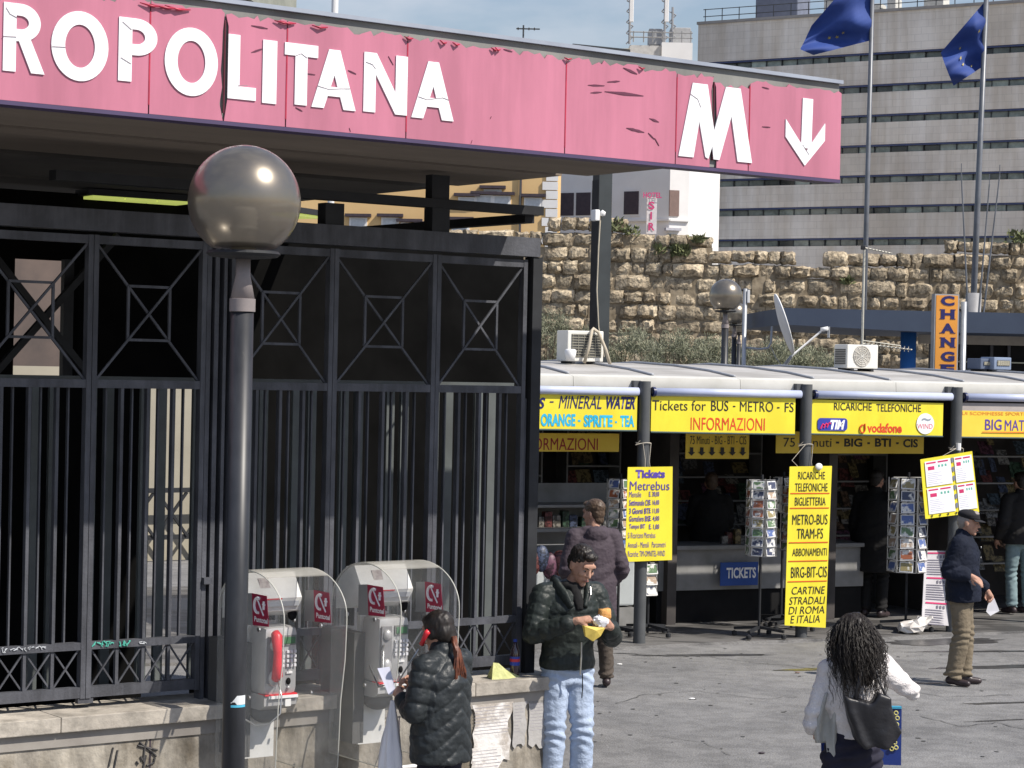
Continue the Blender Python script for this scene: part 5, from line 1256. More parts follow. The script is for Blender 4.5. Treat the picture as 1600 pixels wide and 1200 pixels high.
# tv aerial on thin pole
p = at(1349, 460, 33)
tv = thing('tv_aerial', 'thin pole with two tv aerials rising above the front-facing air conditioner', 'aerial', (p.x, p.y, 0)); s3 = 33/FPX
z1, z2 = at(1347, 387, 33).z, at(1347, 537, 33).z
ALU = mat('aluminium_rod', (0.62, 0.60, 0.52), rough=.4, metal=.3)
MB().tube([(0, 0, 0), (0, 0, z1 + .03)], .018, 8).build('pole', ALU, tv)
MB().cbox((-.02, 0, z1), (.07, .05, .06), .01).build('clamp', IRONB, tv)
b = MB(); b.tube([(0, 0, z1), (43*s3, 0, z1 - 8*s3)], .010, 5)
for k in range(8): x = (6 + 5*k)*s3; b.tube([(x, -.12, z1 - x*.18), (x, .12, z1 - x*.18)], .006, 4); 
b.build('upper_aerial', ALU, tv)
b = MB(); b.tube([(0, 0, z2), (78*s3, 0, z2 - 8*s3)], .012, 5); b.tube([(0, 0, z2 + .05), (60*s3, 0, z2 - 2*s3)], .008, 5)
for k in range(12): x = (4 + 6.2*k)*s3; b.tube([(x, -.2, z2 - x*.1), (x, .2, z2 - x*.1)], .007, 4); b.tube([(x, 0, z2 - x*.1 - .04), (x, 0, z2 - x*.1 + .04)], .006, 4)
b.build('lower_aerial', ALU, tv)
# CHANGE sign
Cf = Frame(1461, 31, 8, 520)
cs = thing('change_sign', 'upright orange CHANGE sign with dark letters at right above the kiosk roof', 'sign', frame=Cf)
def cz(px, py): return Cf.uv(px, py)
x0, z1 = cz(1461, 459); x1, _ = cz(1499, 459); z0 = cz(1461, 586)[1]
MB().box(x0, x1, 0, .14, 2.6, z1).build('box', mat('sign_grey_edge', (0.35, 0.35, 0.36)), cs)
MB().box(x0 + .02, x1 - .02, -.006, 0, z0 - .1, z1 - .02).build('face', mat('orange_sign_face', (0.72, 0.31, 0.05), (0.68, 0.28, 0.04), scale=2, rough=.4), cs)
for ch, yy in zip('CHANGE', (470, 491, 513, 535, 557, 577)):
    a, zt2 = cz(1470, yy - 8); b_, zb2 = cz(1491, yy + 7.5)
    zb2 = cz(1470, yy + 7.5)[1]
    lettering(ch, INK, cs, a, b_, zb2, zt2, -.012, bold=.05)
    # slab serifs
    if ch in 'HANE':
        sb = MB(); hh = (zt2 - zb2)*.07
        for zz in (zb2, zt2 - hh):
            for (u0, u1) in ((-.08, .30), (.70, 1.08)):
                if ch == 'A' and zz > zb2: continue
                if ch == 'E' and u0 > 0: continue
                sb.box(a + (b_-a)*u0, a + (b_-a)*u1, -.013, -.008, zz, zz + hh)
        sb.build('serif', INK, cs)
MB().tube([(x1 + .09, .05, 0), (x1 + .09, .05, z1 - .1)], .045, 10).build('post', GALV, cs, smooth=True)
for zz in (z1 - .22, z0 + .1): MB().bar((x1, .07, zz), (x1 + .1, .07, zz), .03).build('arm', IRONB, cs)
# dark blue canopy and its building behind
Gf = Frame(1222, 46, 2.0, 500)
sh_ = thing('bus_shelter', 'low building with flat slate blue canopy and a bright blue round column', 'shelter', frame=Gf)
def gz(px, py, y=0): return Gf.uv(px, py, y)
x0, z1 = gz(1222, 481); x1 = gz(1720, 480)[0]; z0 = gz(1222, 507)[1]; z0b = gz(1430, 518)[1]
SLB = mat('slate_blue_paint', (0.045, 0.065, 0.105), (0.035, 0.05, 0.085), scale=.8, rough=.6)
xc0 = gz(1430, 518)[0]
MB().add([(x0, 0, z0), (xc0, 0, z0b), (x1, 0, z0b), (x1, 0, z1), (x0, 0, z1), (x0, 6, z0), (xc0, 6, z0b), (x1, 6, z0b), (x1, 6, z1), (x0, 6, z1)],
         [(0, 1, 2, 3, 4), (9, 8, 7, 6, 5), (0, 5, 6, 1), (1, 6, 7, 2), (3, 8, 9, 4), (0, 4, 9, 5), (2, 7, 8, 3)]).build('canopy_slab', SLB, sh_)
xcl = gz(1419, 550, 1.0)[0]
MB().lathe([(.17, 0), (.17, z0b)], 20, c=(xcl, 1.0, 0)).build('column', mat('bright_blue_paint', (0.03, 0.15, 0.45), (0.025, 0.12, 0.38), scale=2, rough=.5), sh_, smooth=True)
xw = gz(1437, 550, 3)[0]
MB().box(xw, x1, 3, 3.2, gz(1500, 538, 3)[1], z0b).build('transom_wall', mat('grey_beige_wall', (0.36, 0.33, 0.29)), sh_)
MB().box(xw + .4, x1, 3.1, 3.2, 0, gz(1500, 538, 3)[1]).build('dark_glazing', BLACK, sh_)
for px in (1452, 1500, 1548, 1575): xx = gz(px, 560, 3)[0]; MB().box(xx, xx + .06, 3.02, 3.09, 0, gz(1500, 538, 3)[1]).build('mullion', IRON, sh_)
MB().box(xw + .4, x1, 3.02, 3.08, gz(1500, 566, 3)[1], gz(1500, 564, 3)[1]).build('transom', mat('pale_trim', (.5, .5, .42)), sh_)

# ================================================================ FLAGPOLES AND FLAGS
FLAGM = mat('flag_blue', (0.026, 0.065, 0.27), (0.018, 0.045, 0.20), scale=1.2, rough=.75)
STARM = mat('flag_star_gold', (0.42, 0.34, 0.10), rough=.6)
POLM = mat('flagpole_grey', (0.16, 0.17, 0.19), (0.12, 0.13, 0.145), scale=4, rough=.4, metal=.2)
def flagpole(pt, pb, Y, lab, r0, base=None):
    a = at(*pt, Y); b = at(*pb, Y)
    t = thing('flagpole', lab, 'flagpole', (b.x, b.y, 0), group='flagpoles behind the kiosks')
    dx = a.x - b.x; top = a.z + 1.5; k = dx/(a.z - b.z)
    MB().tube([(-k*b.z, 0, 0), (k*(top - b.z), 0, top)], r0, 12, r2=r0*.62).build('shaft', POLM, t, smooth=True)
    if base:
        zb_ = at(*base, Y).z; MB().tube([(-k*b.z, 0, 0), (k*(zb_ - b.z), 0, zb_)], .19, 14).build('base_tube', mat('pole_base_grey', (0.30, 0.30, 0.31), rough=.5), t, smooth=True)
    return t, b, k
flagpole((1363, 0), (1349, 520), 52, 'left flagpole in front of the grey office, flying the outstretched flag', .075)
tp2, b2, k2 = flagpole((1541, 0), (1521, 470), 52, 'right flagpole at the photo edge, flying the drooping flag', .09, base=(1519, 458))
for i, ((xa, ya), (xb, yb3)) in enumerate((((1502, 272), (1518, 600)), ((1546, 288), (1520, 600)), ((1562, 274), (1524, 600)))):
    a, b = at(xa, ya, 51.4), at(xb, yb3, 51.4)
    o = MB().tube([(0, 0, 0), a - b], .028, 6, r2=.016).tube([(a-b), (a-b) + Vector((0, 0, .25))], .01, 4).build('thin_rod', POLM, loc=tuple(b))
    o.name = 'bare_rod'
    tag(o, ['thin bare rod leaning left of the right flagpole', 'thin bare rod just right of the right flagpole, shortest of three', 'thin bare rod leaning farthest right beside the right flagpole'][i], 'rod', 'thin rods around the right flagpole')
def flag(edge_pole, edge_free, Y, lab, seed, stars):
    """edge_pole / edge_free: pixel polylines top to bottom (hoist and fly)"""
    n, m_ = 26, 16; V = []
    def samp(pl, t):
        k = t*(len(pl)-1); i = min(int(k), len(pl)-2); f = k - i; return (pl[i][0] + (pl[i+1][0]-pl[i][0])*f, pl[i][1] + (pl[i+1][1]-pl[i][1])*f)
    def P(u, v):
        a = samp(edge_pole, v); b = samp(edge_free, v)
        px = a[0] + (b[0]-a[0])*u; py = a[1] + (b[1]-a[1])*u + 10*math.sin(math.pi*u)*(.5 - v)*0
        dep = .16*math.sin(6.5*u + 5*v + seed)*min(1, u*4) + .07*math.sin(15*v + 6*u)
        return at(px, py, Y + dep)
    org = at(*edge_pole[0], Y)
    b = MB()
    for j in range(m_+1):
        for i in range(n+1): b.v.append(tuple(P(i/n, j/m_) - org))
    b.f = [(j*(n+1)+i, j*(n+1)+i+1, (j+1)*(n+1)+i+1, (j+1)*(n+1)+i) for j in range(m_) for i in range(n)]
    t = thing('flag', lab, 'flag', tuple(org), group='blue flags with gold stars')
    b.build('cloth', FLAGM, t, smooth=True)
    for (u, v) in stars:
        c = P(u, v) - org; du = (P(min(u+.02, 1), v) - P(u, v)).normalized(); dv = (P(u, max(v-.02, 0)) - P(u, v)).normalized(); nn_ = du.cross(dv).normalized()
        if nn_.y > 0: nn_ = -nn_
        pts = [c + nn_*.03 + (du*math.cos(a)*.055 + dv*math.sin(a)*.055)*(1 if k % 2 == 0 else .42) for k, a in enumerate([i*math.pi/5 + .3 for i in range(10)])]
        MB().add(pts, [tuple(range(10))]).build('star', STARM, t)
    return t
circ = lambda cu, cv, ru, rv, ks: [(cu + ru*math.cos(2*math.pi*k/12), cv + rv*math.sin(2*math.pi*k/12)) for k in ks]
flag([(1364, -70), (1363, -20), (1362, 30), (1361, 63)], [(1268, 40), (1256, 66), (1250, 77), (1271, 86)], 52, 'blue flag with gold stars blown out to the left on the left flagpole', 0.6, circ(.5, .42, .2, .3, [2, 3, 4]))
flag([(1541, 0), (1540, 35), (1538, 70), (1537, 103)], [(1470, 82), (1476, 100), (1483, 118), (1490, 134)], 52, 'dark blue flag with gold stars drooping on the right flagpole', 2.1, circ(.40, .52, .26, .34, [0, 1, 3, 7, 11]))

# ================================================================ PHONE BOOTHS (frame F)
ACR = mat('clear_acrylic', (0.86, 0.88, 0.86), (0.78, 0.80, 0.78), scale=5, rough=.12, alpha=.11, spec=.8, coat=.4)
ACE = mat('acrylic_edge', (0.72, 0.72, 0.66), rough=.25, alpha=.75)
PMET = mat('phone_silver', (0.50, 0.50, 0.50), (0.42, 0.42, 0.42), scale=6, rough=.38, metal=.35)
PWH = mat('header_white', (0.74, 0.74, 0.72), (0.62, 0.62, 0.60), scale=7, rough=.5)
MAROON = mat('maroon_sticker', (0.36, 0.015, 0.06), rough=.4)
HRED = mat('handset_red', (0.70, 0.035, 0.05), rough=.35)
def booth(px, pbot, depth_y, lab, handset=True):
    """px,pbot: photo pixel of the front lower left corner of the phone set"""
    x, z = F.uv(px, pbot, depth_y)
    t = thing('phone_booth', lab, 'phone booth', frame=F, loc=(x, depth_y, z), group='hooded pay phones at the fence')
    W_ = .235; H_ = .50; D_ = .21         # phone set, origin at its front lower left corner
    a = MB().cbox((W_/2, D_/2, .30), (W_, D_, .42), .045); a.build('phone_body', PMET, t, auto=50)
    MB().prismx([(.005, .085), (.005, .03), (.06, .0), (D_, .0), (D_, .095), (.02, .095)], .004, W_ - .004).build('lower_housing', PMET, t, auto=40)
    MB().box(.006, W_ - .006, -.006, .08, .092, .100).build('red_strip', HRED, t)
    MB().box(.03, W_ - .004, -.014, .02, .074, .091).build('white_strip', WHITE, t)
    # cradle recess on the left, hand set
    MB().cbox((.055, -.004, .31), (.078, .012, .29), .005).build('cradle', mat('cradle_grey', (0.22, 0.22, 0.23)), t)
    MB().ellip((.055, -.014, .40), (.03, .022, .035), 12, 8).build('cradle_cup', PMET, t, smooth=True); MB().ellip((.055, -.014, .20), (.034, .022, .05), 12, 8).build('cradle_cup', PMET, t, smooth=True)
    if handset:
        MB().tube([(.052, -.03, .475), (.052, -.05, .46), (.055, -.06, .36), (.055, -.058, .29), (.06, -.05, .22), (.06, -.03, .20)], [.028, .034, .026, .027, .034, .028], 12).build('handset', HRED, t, smooth=True)
        MB().tube([(.065, -.05, .19), (.07, -.09, .10), (.045, -.12, 0), (-.02, -.10, -.06), (-.08, -.05, -.07), (-.115, .03, -.04), (-.12, .06, .03)], .0055, 6).build('cord', STEEL, t, smooth=True)
    else:
        MB().tube([(.03, -.015, .34), (-.01, -.07, .30), (-.03, -.10, .18), (-.01, -.14, .07), (.06, -.22, .02), (.12, -.38, -.02), (.2, -.5, .02)], .0055, 6).build('cord', STEEL, t, smooth=True)
    MB().box(.115, .215, -.009, .0, .395, .455).build('display_frame', mat('display_grey', (0.2, 0.21, 0.2)), t)
    MB().box(.125, .205, -.012, -.009, .405, .445).build('screen', mat('lcd_green', (0.10, 0.22, 0.12), rough=.2), t)
    for r_ in range(4):
        for c_ in range(4):
            if c_ == 0: xx = .118
            else: xx = .125 + .0255*c_
            MB().cbox((xx + .006, -.007, .355 - r_*.028), (.017, .012, .018), .003).build('key', mat('key_silver', (0.72, 0.72, 0.74), rough=.3), t)
    MB().box(.150, .190, -.01, 0, .222, .234).build('slot', WHITE, t); MB().ellip((.165, -.006, .175), (.016, .01, .022), 10, 6).build('coin_knob', BLACK, t, smooth=True); MB().ellip((.165, -.006, .135), (.011, .008, .011), 10, 6).build('button', PMET, t, smooth=True)
    MB().prism(rrect(.145, .185, .022, .068, .006), -.008, .006).build('return_flap', PWH, t)
    # bracket and plates
    MB().box(.0, .20, D_ + .01, D_ + .05, -.32, .52).build('back_plate', PWH, t); MB().ellip((.11, D_*.8, -.03), (.10, .09, .07), 14, 8).build('neck', mat('dark_neck', (.15, .15, .15)), t, smooth=True)
    MB().box(-.08, .0, D_ - .05, D_ + .35, -.3, .4).build('wall_arm', mat('dark_arm', (0.09, 0.09, 0.09)), t)
    # header with advert, lamp box
    sx0, sx1 = -.13, .30; yb1, yf = .36, -.44
    zc, r0 = .66, (yb1 - yf)/2; yc = (yb1 + yf)/2; ztop = .86
    MB().prismx([(yb1 - .02, .54), (yb1 - .02, ztop - .14), (.22, ztop - .04), (.13, ztop - .03), (.03, .68), (.05, .60), (.16, .56)], sx0 + .02, sx1 - .03).build('header_box', PWH, t, auto=40)
    MB().prismx([(.028, .63), (.028, .66), (.05, .66), (.05, .63)], sx0 + .04, sx1 - .05).build('header_strip', mat('bluegrey_strip', (.35, .37, .40)), t)
    MB().prismx([(.026, .672), (.026, .679), (.04, .679), (.04, .672)], sx0 + .1, sx0 + .26).build('header_line', HRED, t)
    MB().prismx([(.10, .80), (.06, .72), (.068, .715), (.108, .796)], sx0 + .13, sx0 + .2).build('header_picture', mat('pict_grey', (.35, .30, .30), (.6, .55, .52), scale=30), t)
    # arched acrylic sides
    def arch(n=22):
        pts = [(yb1, -.38), (yf + .12, -.38), (yf + .07, -.30), (yf + .05, .1), (yf + .01, .35), (yf, .56)]
        for i in range(n + 1):
            a = math.pi - math.pi*i/n; pts.append((yc + r0*math.cos(a), .60 + (ztop - .60)*math.sin(a)))
        pts.append((yb1, .56)); return pts
    pl = arch()
    for sx in (sx0, sx1):
        MB().prismx(pl, sx, sx + .006).build('side_pane', ACR, t)
        MB().tube([(sx + .003, y, z) for y, z in pl], .0038, 6).build('pane_edge', ACE, t, smooth=True)
        # maroon square sticker on the upper side
        s_y0, s_y1 = yf + .17, yf + .36
        xs = sx + (.008 if sx > 0 else .008); xs2 = xs + .001
        for xx in (sx - .0015, ):
            MB().prismx([(s_y0, .55), (s_y1, .54), (s_y1 + .02, .73), (s_y0 + .03, .73)], xx - .001, xx).build('sticker', MAROON, t)
            # white phone-like mark and word
            b = MB(); ccy, ccz = (s_y0 + s_y1)/2 + .015, .665
            b.tube([(xx - .003, ccy + .02 - .042*math.cos(q_), ccz + .045*math.sin(q_)) for q_ in [R(60 + 12*i) for i in range(20)]], .009, 5)
            b.tube([(xx - .003, ccy + .03, ccz + .04), (xx - .003, ccy - .05, ccz - .055)], .006, 5); b.tube([(xx - .003, ccy - .05, ccz + .03), (xx - .003, ccy - .05, ccz - .02)], .008, 5); b.tube([(xx - .003, ccy - .035, ccz + .01), (xx - .003, ccy - .065, ccz + .01)], .006, 5)
            b.build('sticker_mark', LETW, t)
            me = text_mesh('Puntotel', .03); co = np.zeros(len(me.vertices)*3); me.vertices.foreach_get('co', co); co = co.reshape(-1, 3); a0, a1 = co.min(0), co.max(0)
            u = (co[:, 0]-a0[0])/(a1[0]-a0[0]); w_ = (co[:, 1]-a0[1])/(a1[1]-a0[1])
            # seen from outside (towards -x) the word runs from the front (small y) backwards when looked at from the left
            out = np.stack([np.full_like(u, xx - .003), s_y1 - .03 - u*.15 if False else s_y1 - .02 - u*.16, .565 + w_*.032], 1); me.vertices.foreach_set('co', out.ravel()); me.materials.clear(); me.update()
            link_mesh('lettering', me, LETW, t)
            MB().prismx([(s_y1 + .001, .54), (s_y1 + .12, .53), (s_y1 + .12, .72), (s_y1 + .021, .73)], xx - .001, xx).build('grey_film', mat('grey_film', (.30, .31, .31), rough=.4), t)
        MB().tube([(sx, yc - .1, .52), (sx + .01, yc - .1, .52)], .014, 10).build('bolt', STEEL, t); MB().tube([(sx, yc + .22, .52), (sx + .01, yc + .22, .52)], .014, 10).build('bolt', STEEL, t)
        MB().tube([(sx, yc, .10), (sx + .01, yc, .10)], .012, 10).build('bolt', STEEL, t)
    # vault over the top, back half opaque
    top = [(yc + r0*math.cos(math.pi*i/20), .60 + (ztop - .60)*math.sin(math.pi*i/20)) for i in range(0, 14)]
    b = MB()
    for (y, z) in top: b.v += [(sx0, y, z), (sx1, y, z), (sx0, y, z + .006), (sx1, y, z + .006)]
    for i in range(len(top)-1): b.f += [(4*i, 4*i+1, 4*i+5, 4*i+4), (4*i+2, 4*i+6, 4*i+7, 4*i+3)]
    b.build('vault', mat('milky_vault', (0.55, 0.54, 0.50), (0.45, 0.44, 0.40), scale=5, rough=.4, alpha=.42), t, smooth=True)
    MB().tube([(sx0, yf + .15, -.385), (sx1 + .02, yf + .15, -.385)], .013, 10).build('white_rail', WHITE, t, smooth=True)
    MB().ellip((.245, .10, .57), (.03, .03, .04), 10, 8).build('lock', BLACK, t, smooth=True)
    return t
booth(412, 1112, -.62, 'left pay phone under a clear hood with its red handset hanging in place')
booth(590, 1092, -.62, 'right pay phone with an empty cradle, in front of the woman in black', handset=False)
# ================================================================ PEOPLE
SKIN = mat('skin', (0.50, 0.30, 0.22), (0.41, 0.225, 0.16), scale=14, rough=.6, spec=.3, bump=.25, bscale=70)
def V(*a): return Vector(a)
def loft(b, rings, n=22):
    """rings: (centre, rx, ry) stacked upwards; closed"""
    k = len(b.v)
    for c, rx, ry in rings:
        for i in range(n):
            a = 2*math.pi*i/n; b.v.append((c[0] + rx*math.cos(a), c[1] + ry*math.sin(a), c[2]))
    N = len(rings)
    for j in range(N-1):
        for i in range(n): b.f.append((k+j*n+i, k+j*n+(i+1) % n, k+(j+1)*n+(i+1) % n, k+(j+1)*n+i))
    b.f.append(tuple(k + i for i in range(n-1, -1, -1))); b.f.append(tuple(k + (N-1)*n + i for i in range(n)))
def cap(b, p0, p1, r0, r1, n=14, flat=1.0):
    p0, p1 = Vector(p0), Vector(p1); d = (p1-p0); L = d.length; d = d.normalized() if L > 1e-6 else V(0, 0, 1)
    pts, rs = [], []
    for t in (-.98, -.8, -.45, 0): pts.append(p0 + d*r0*t); rs.append(r0*math.sqrt(max(0.02, 1-t*t)))
    for t in (.33, .66): pts.append(p0.lerp(p1, t)); rs.append(r0 + (r1-r0)*t)
    for t in (0, .45, .8, .98): pts.append(p1 + d*r1*t); rs.append(r1*math.sqrt(max(0.02, 1-t*t)))
    b.tube(pts, rs, n, flat=flat)
def hand(b, w, d, nrm, thumb_side, k=1.0, curl=(25, 35, 25), spread=1.0, thumb_in=30):
    """w wrist, d direction of the palm, nrm palm-facing direction, thumb_side +-1 along s = d x nrm"""
    d = Vector(d).normalized(); nrm = Vector(nrm); nrm = (nrm - d*nrm.dot(d)).normalized(); s = d.cross(nrm).normalized() * thumb_side
    P = lambda a, bb, c: Vector(w) + (d*a + s*bb + nrm*c)*k
    for i, off in enumerate((.028, .010, -.009, -.027)):      # index .. little
        kn = P(.085 - (.004 if i in (0, 2) else (.010 if i == 3 else 0)), off, 0)
        cap(b, P(.005, off*.62, 0), kn, .0135*k, .0115*k, 10)
        L = (.072, .080, .074, .058)[i]*k; seg = (.45, .30, .25); ang = 0; p = kn; r = (.0092, .0095, .009, .008)[i]*k
        fd = (d + s*off*1.6*spread).normalized()
        for j in range(3):
            ang += R(curl[j]*(1 + .10*i)); q = (fd*math.cos(ang) + nrm*math.sin(ang)).normalized(); e = p + q*L*seg[j]
            cap(b, p, e, r, r*.92, 9); p = e; r *= .93
    cap(b, P(0, 0, 0), P(.045, .0, .002), .023*k, .026*k, 12)
    b0 = P(.018, .022, .006); t1 = P(.052, .048, .014 + .012*thumb_in/30); t2 = P(.080, .050 - .012*thumb_in/30, .022 + .018*thumb_in/30)
    cap(b, b0, t1, .0145*k, .0115*k, 10); cap(b, t1, t2, .0112*k, .0092*k, 10)
def head_parts(b, M, k, jaw=1.0, nose=1.0):
    """head in its own frame: face towards -y, centre between the ears"""
    def E(c, r): b.ellip(M @ (Vector(c)*k), tuple(x*k for x in r), 18, 12, M=M.to_3x3())
    E((0, .014, .035), (.074, .092, .088)); E((0, -.012, -.01), (.067, .080, .092)); E((0, -.030, -.062), (.052*jaw, .058, .052)); E((0, -.070, -.100), (.024*jaw, .022, .020))
    E((0, -.078, .035), (.055, .018, .026)); E((.032, -.064, -.018), (.028, .026, .026)); E((-.032, -.064, -.018), (.028, .026, .026))
    cap(b, M @ (V(0, -.088, .022)*k), M @ (V(0, -.110*nose, -.022)*k), .0085*k, .0135*k, 10); E((.011, -.098, -.027), (.009, .011, .008)); E((-.011, -.098, -.027), (.009, .011, .008))
    E((0, -.090, -.055), (.024, .012, .0065)); E((0, -.088, -.067), (.020, .012, .0065))
    for sx_ in (-1, 1):
        E((sx_*.075, .012, -.004), (.010, .022, .034)); E((sx_*.080, .020, .008), (.007, .014, .016))
def human(lab, loc, rz, H=1.75, J=None, head=(0, 0, 0), jacket=None, trousers=None, hair=None, hands=None, vox=.008, group=None, jaw=1.0, face=True, shoe=None, skin=SKIN, hairc=(0.02, 0.014, 0.01)):
    k = H/1.75
    j = dict(pel=(0, 0, .95), waist=(0, 0, 1.10), chest=(0, 0, 1.31), neck=(0, .01, 1.49), head=(0, -.015, 1.635),
             shL=(.185, 0, 1.425), elL=(.25, .03, 1.14), wrL=(.27, -.06, .89), shR=(-.185, 0, 1.425), elR=(-.25, .03, 1.14), wrR=(-.27, -.06, .89),
             hiL=(.088, 0, .93), knL=(.10, -.03, .50), anL=(.105, .02, .09), hiR=(-.088, 0, .93), knR=(-.10, -.03, .50), anR=(-.105, .02, .09), toeL=(.13, -.13, .035), toeR=(-.13, -.13, .035))
    j.update(J or {}); j = {a: Vector(v)*k for a, v in j.items()}
    t = thing('person', lab, 'person', loc, rz, group)
    HM = Matrix.Translation(j['head']) @ Matrix.Rotation(R(head[0]), 4, 'Z') @ Matrix.Rotation(R(head[1]), 4, 'X') @ Matrix.Rotation(R(head[2]), 4, 'Y')
    b = MB(); head_parts(b, HM, k, jaw)
    cap(b, j['neck'] + V(0, .005, -.02)*k, j['head'] + V(0, .03, -.05)*k, .058*k, .050*k)
    loft(b, [(j['pel'] + V(0, 0, -.10)*k, .13*k, .09*k), (j['pel'], .145*k, .10*k), (j['waist'], .12*k, .085*k), (j['chest'], .145*k, .10*k), (j['chest'] + (j['neck']-j['chest'])*.6, .14*k, .075*k), (j['neck'] + V(0, 0, .01)*k, .055*k, .05*k)])
    for s_ in 'LR':
        cap(b, j['sh'+s_], j['el'+s_], .046*k, .037*k); cap(b, j['el'+s_], j['wr'+s_], .037*k, .026*k)
        cap(b, j['hi'+s_], j['kn'+s_], .074*k, .050*k); cap(b, j['kn'+s_], j['an'+s_], .050*k, .034*k); cap(b, j['an'+s_] + V(0, .02, -.03)*k, j['toe'+s_], .034*k, .028*k)
    for s_ in 'LR':
        h = (hands or {}).get(s_)
        if h == 'none': continue
        w = j['wr'+s_]; d = (w - j['el'+s_]).normalized()
        h = h or {}
        hand(b, w + Vector(h.get('off', (0, 0, 0))), h.get('d', d), h.get('n', (1 if s_ == 'R' else -1, 0, 0)), h.get('t', 1), k*h.get('k', 1), h.get('curl', (18, 25, 18)), thumb_in=h.get('ti', 30))
    me = remesh(b, vox*.8, 3, 'body'); me.materials.append(skin)
    link_mesh('body', me, None, t)
    if face:
        for sx_ in (-1, 1):
            q = MB(); q.ellip(HM @ (V(sx_*.031, -.0815, .008)*k), (.0115*k, .006*k, .0042*k), 12, 8, M=HM.to_3x3()); q.build('eye', mat('eye_white', (0.36, 0.33, 0.31), rough=.3), t, smooth=True)
            q = MB(); q.ellip(HM @ (V(sx_*.031, -.0875, .007)*k), (.0058*k, .003*k, .0055*k), 10, 6, M=HM.to_3x3()); q.build('iris', mat('iris_dark', (0.02, 0.012, 0.008), rough=.15), t, smooth=True)
            q = MB(); q.tube([HM @ (V(sx_*x, y, z)*k) for x, y, z in ((.013, -.096, .026), (.030, -.094, .033), (.048, -.078, .027))], [.003*k, .0045*k, .0025*k], 6); q.build('eyebrow', mat('brow', tuple(v*1.0 for v in hairc), rough=.9), t)
        q = MB(); q.ellip(HM @ (V(0, -.0985, -.061)*k), (.021*k, .006*k, .0065*k), 14, 8, M=HM.to_3x3()); q.build('lips', mat('lips', (0.38, 0.15, 0.12), rough=.5), t, smooth=True)
    if hair: hair(t, HM, k)
    if trousers:
        b = MB(); m_ = trousers['mat']; r0, r1, r2 = trousers.get('r', (.098, .076, .070)); top = trousers.get('top', 1.0)
        loft(b, [(j['pel'] + V(0, 0, -.13)*k, .12*k, .095*k), (j['pel'] + V(0, .005, -.04)*k, .172*k, .122*k), (j['pel'] + V(0, .0, .03)*k, .160*k, .115*k), (j['pel'] + V(0, 0, top - .95)*k, .148*k, .10*k)])
        for s_ in 'LR':
            hip = j['hi'+s_] + V(0, .005, -.02)*k; cap(b, hip, j['kn'+s_], r0*k, r1*k); e = j['an'+s_] + V(0, .0, .0)*k
            N_ = 6
            b.tube([j['kn'+s_].lerp(e, i/N_) for i in range(N_+1)], [(r1 + (r2-r1)*i/N_)*k for i in range(N_+1)], 16)
            b.ellip(j['kn'+s_], (r1*k, r1*k, r1*k), 12, 8)
        me = remesh(b, vox, 5, 'trousers')
        kn = [j['knL'], j['knR'], j['anL'], j['anR'], j['hiL'], j['hiR']]
        def fn(co, no):
            out = .009*nz3(co*np.array([1, 1, .8]), 8, 3) + .005*nz3(co*np.array([1, 1, 1.6]), 19, 8)
            for p_, a_, w_ in ((kn[0], .004, .10), (kn[1], .004, .10), (kn[2], .0055, .08), (kn[3], .0055, .08), (kn[4], .004, .12), (kn[5], .004, .12)):
                dz = co[:, 2] - p_.z; out = out + a_*np.sin(dz*95*(1 + .15*np.sin(co[:, 0]*30)) + co[:, 0]*25 + co[:, 1]*14)*np.exp(-(dz/w_)**2)
            return out
        displace(me, fn); me.materials.append(m_); link_mesh('trousers', me, None, t)
    if shoe:
        for s_ in 'LR':
            b = MB(); a = j['an'+s_]; to = j['toe'+s_]; f = (to - a); f.z = 0; f.normalize()
            cap(b, a + V(0, 0, -.035)*k - f*.035*k, a + f*.05*k + V(0, 0, -.035)*k, .042*k, .040*k); cap(b, a + f*.05*k + V(0, 0, -.045)*k, a + f*.155*k + V(0, 0, -.055)*k, .040*k, .032*k); cap(b, a + V(0, 0, -.01)*k, a + V(0, 0, .03)*k, .042*k, .042*k)
            b.v = [(x, y, max(z, 0.004)) for x, y, z in b.v]
            me = remesh(b, .008, 3, 'shoe'); me.materials.append(shoe); link_mesh('shoe', me, None, t)
    if jacket:
        g = jacket; b = MB(); m_ = g['mat']; hem = g.get('hem', .90); f = g.get('fat', 1.0); hw = g.get('hemw', .19)
        rings = []
        zs = [hem, hem + .03, .97, 1.08, 1.20, 1.32, 1.40, 1.455]
        def cen(z):
            pts = [(0.0, j['pel'] * (1/k)), (.95, j['pel']*(1/k)), (1.10, j['waist']*(1/k)), (1.31, j['chest']*(1/k)), (1.49, j['neck']*(1/k))]
            for (za, pa), (zb2, pb2) in zip(pts, pts[1:]):
                if z <= zb2:
                    q_ = (z-za)/(zb2-za); c = Vector(pa).lerp(Vector(pb2), q_); return V(c.x, c.y, 0)
            return V(pts[-1][1].x, pts[-1][1].y, 0)
        for z in sorted(set([v for v in zs if v >= hem])):
            if z < 1.0: rx, ry = hw, hw*.78
            elif z < 1.15: rx, ry = hw*.93, hw*.76
            elif z < 1.36: rx, ry = .198, .155
            elif z < 1.43: rx, ry = .180, .128
            else: rx, ry = .125, .095
            c = cen(z); rings.append((V(c.x, c.y, z)*k, rx*k*f, ry*k*f))
        rings.append((j['neck'] + V(0, 0, .015)*k, .075*k, .072*k))
        loft(b, rings, 28)
        ra = g.get('ra', (.080, .068, .056)); segs = []
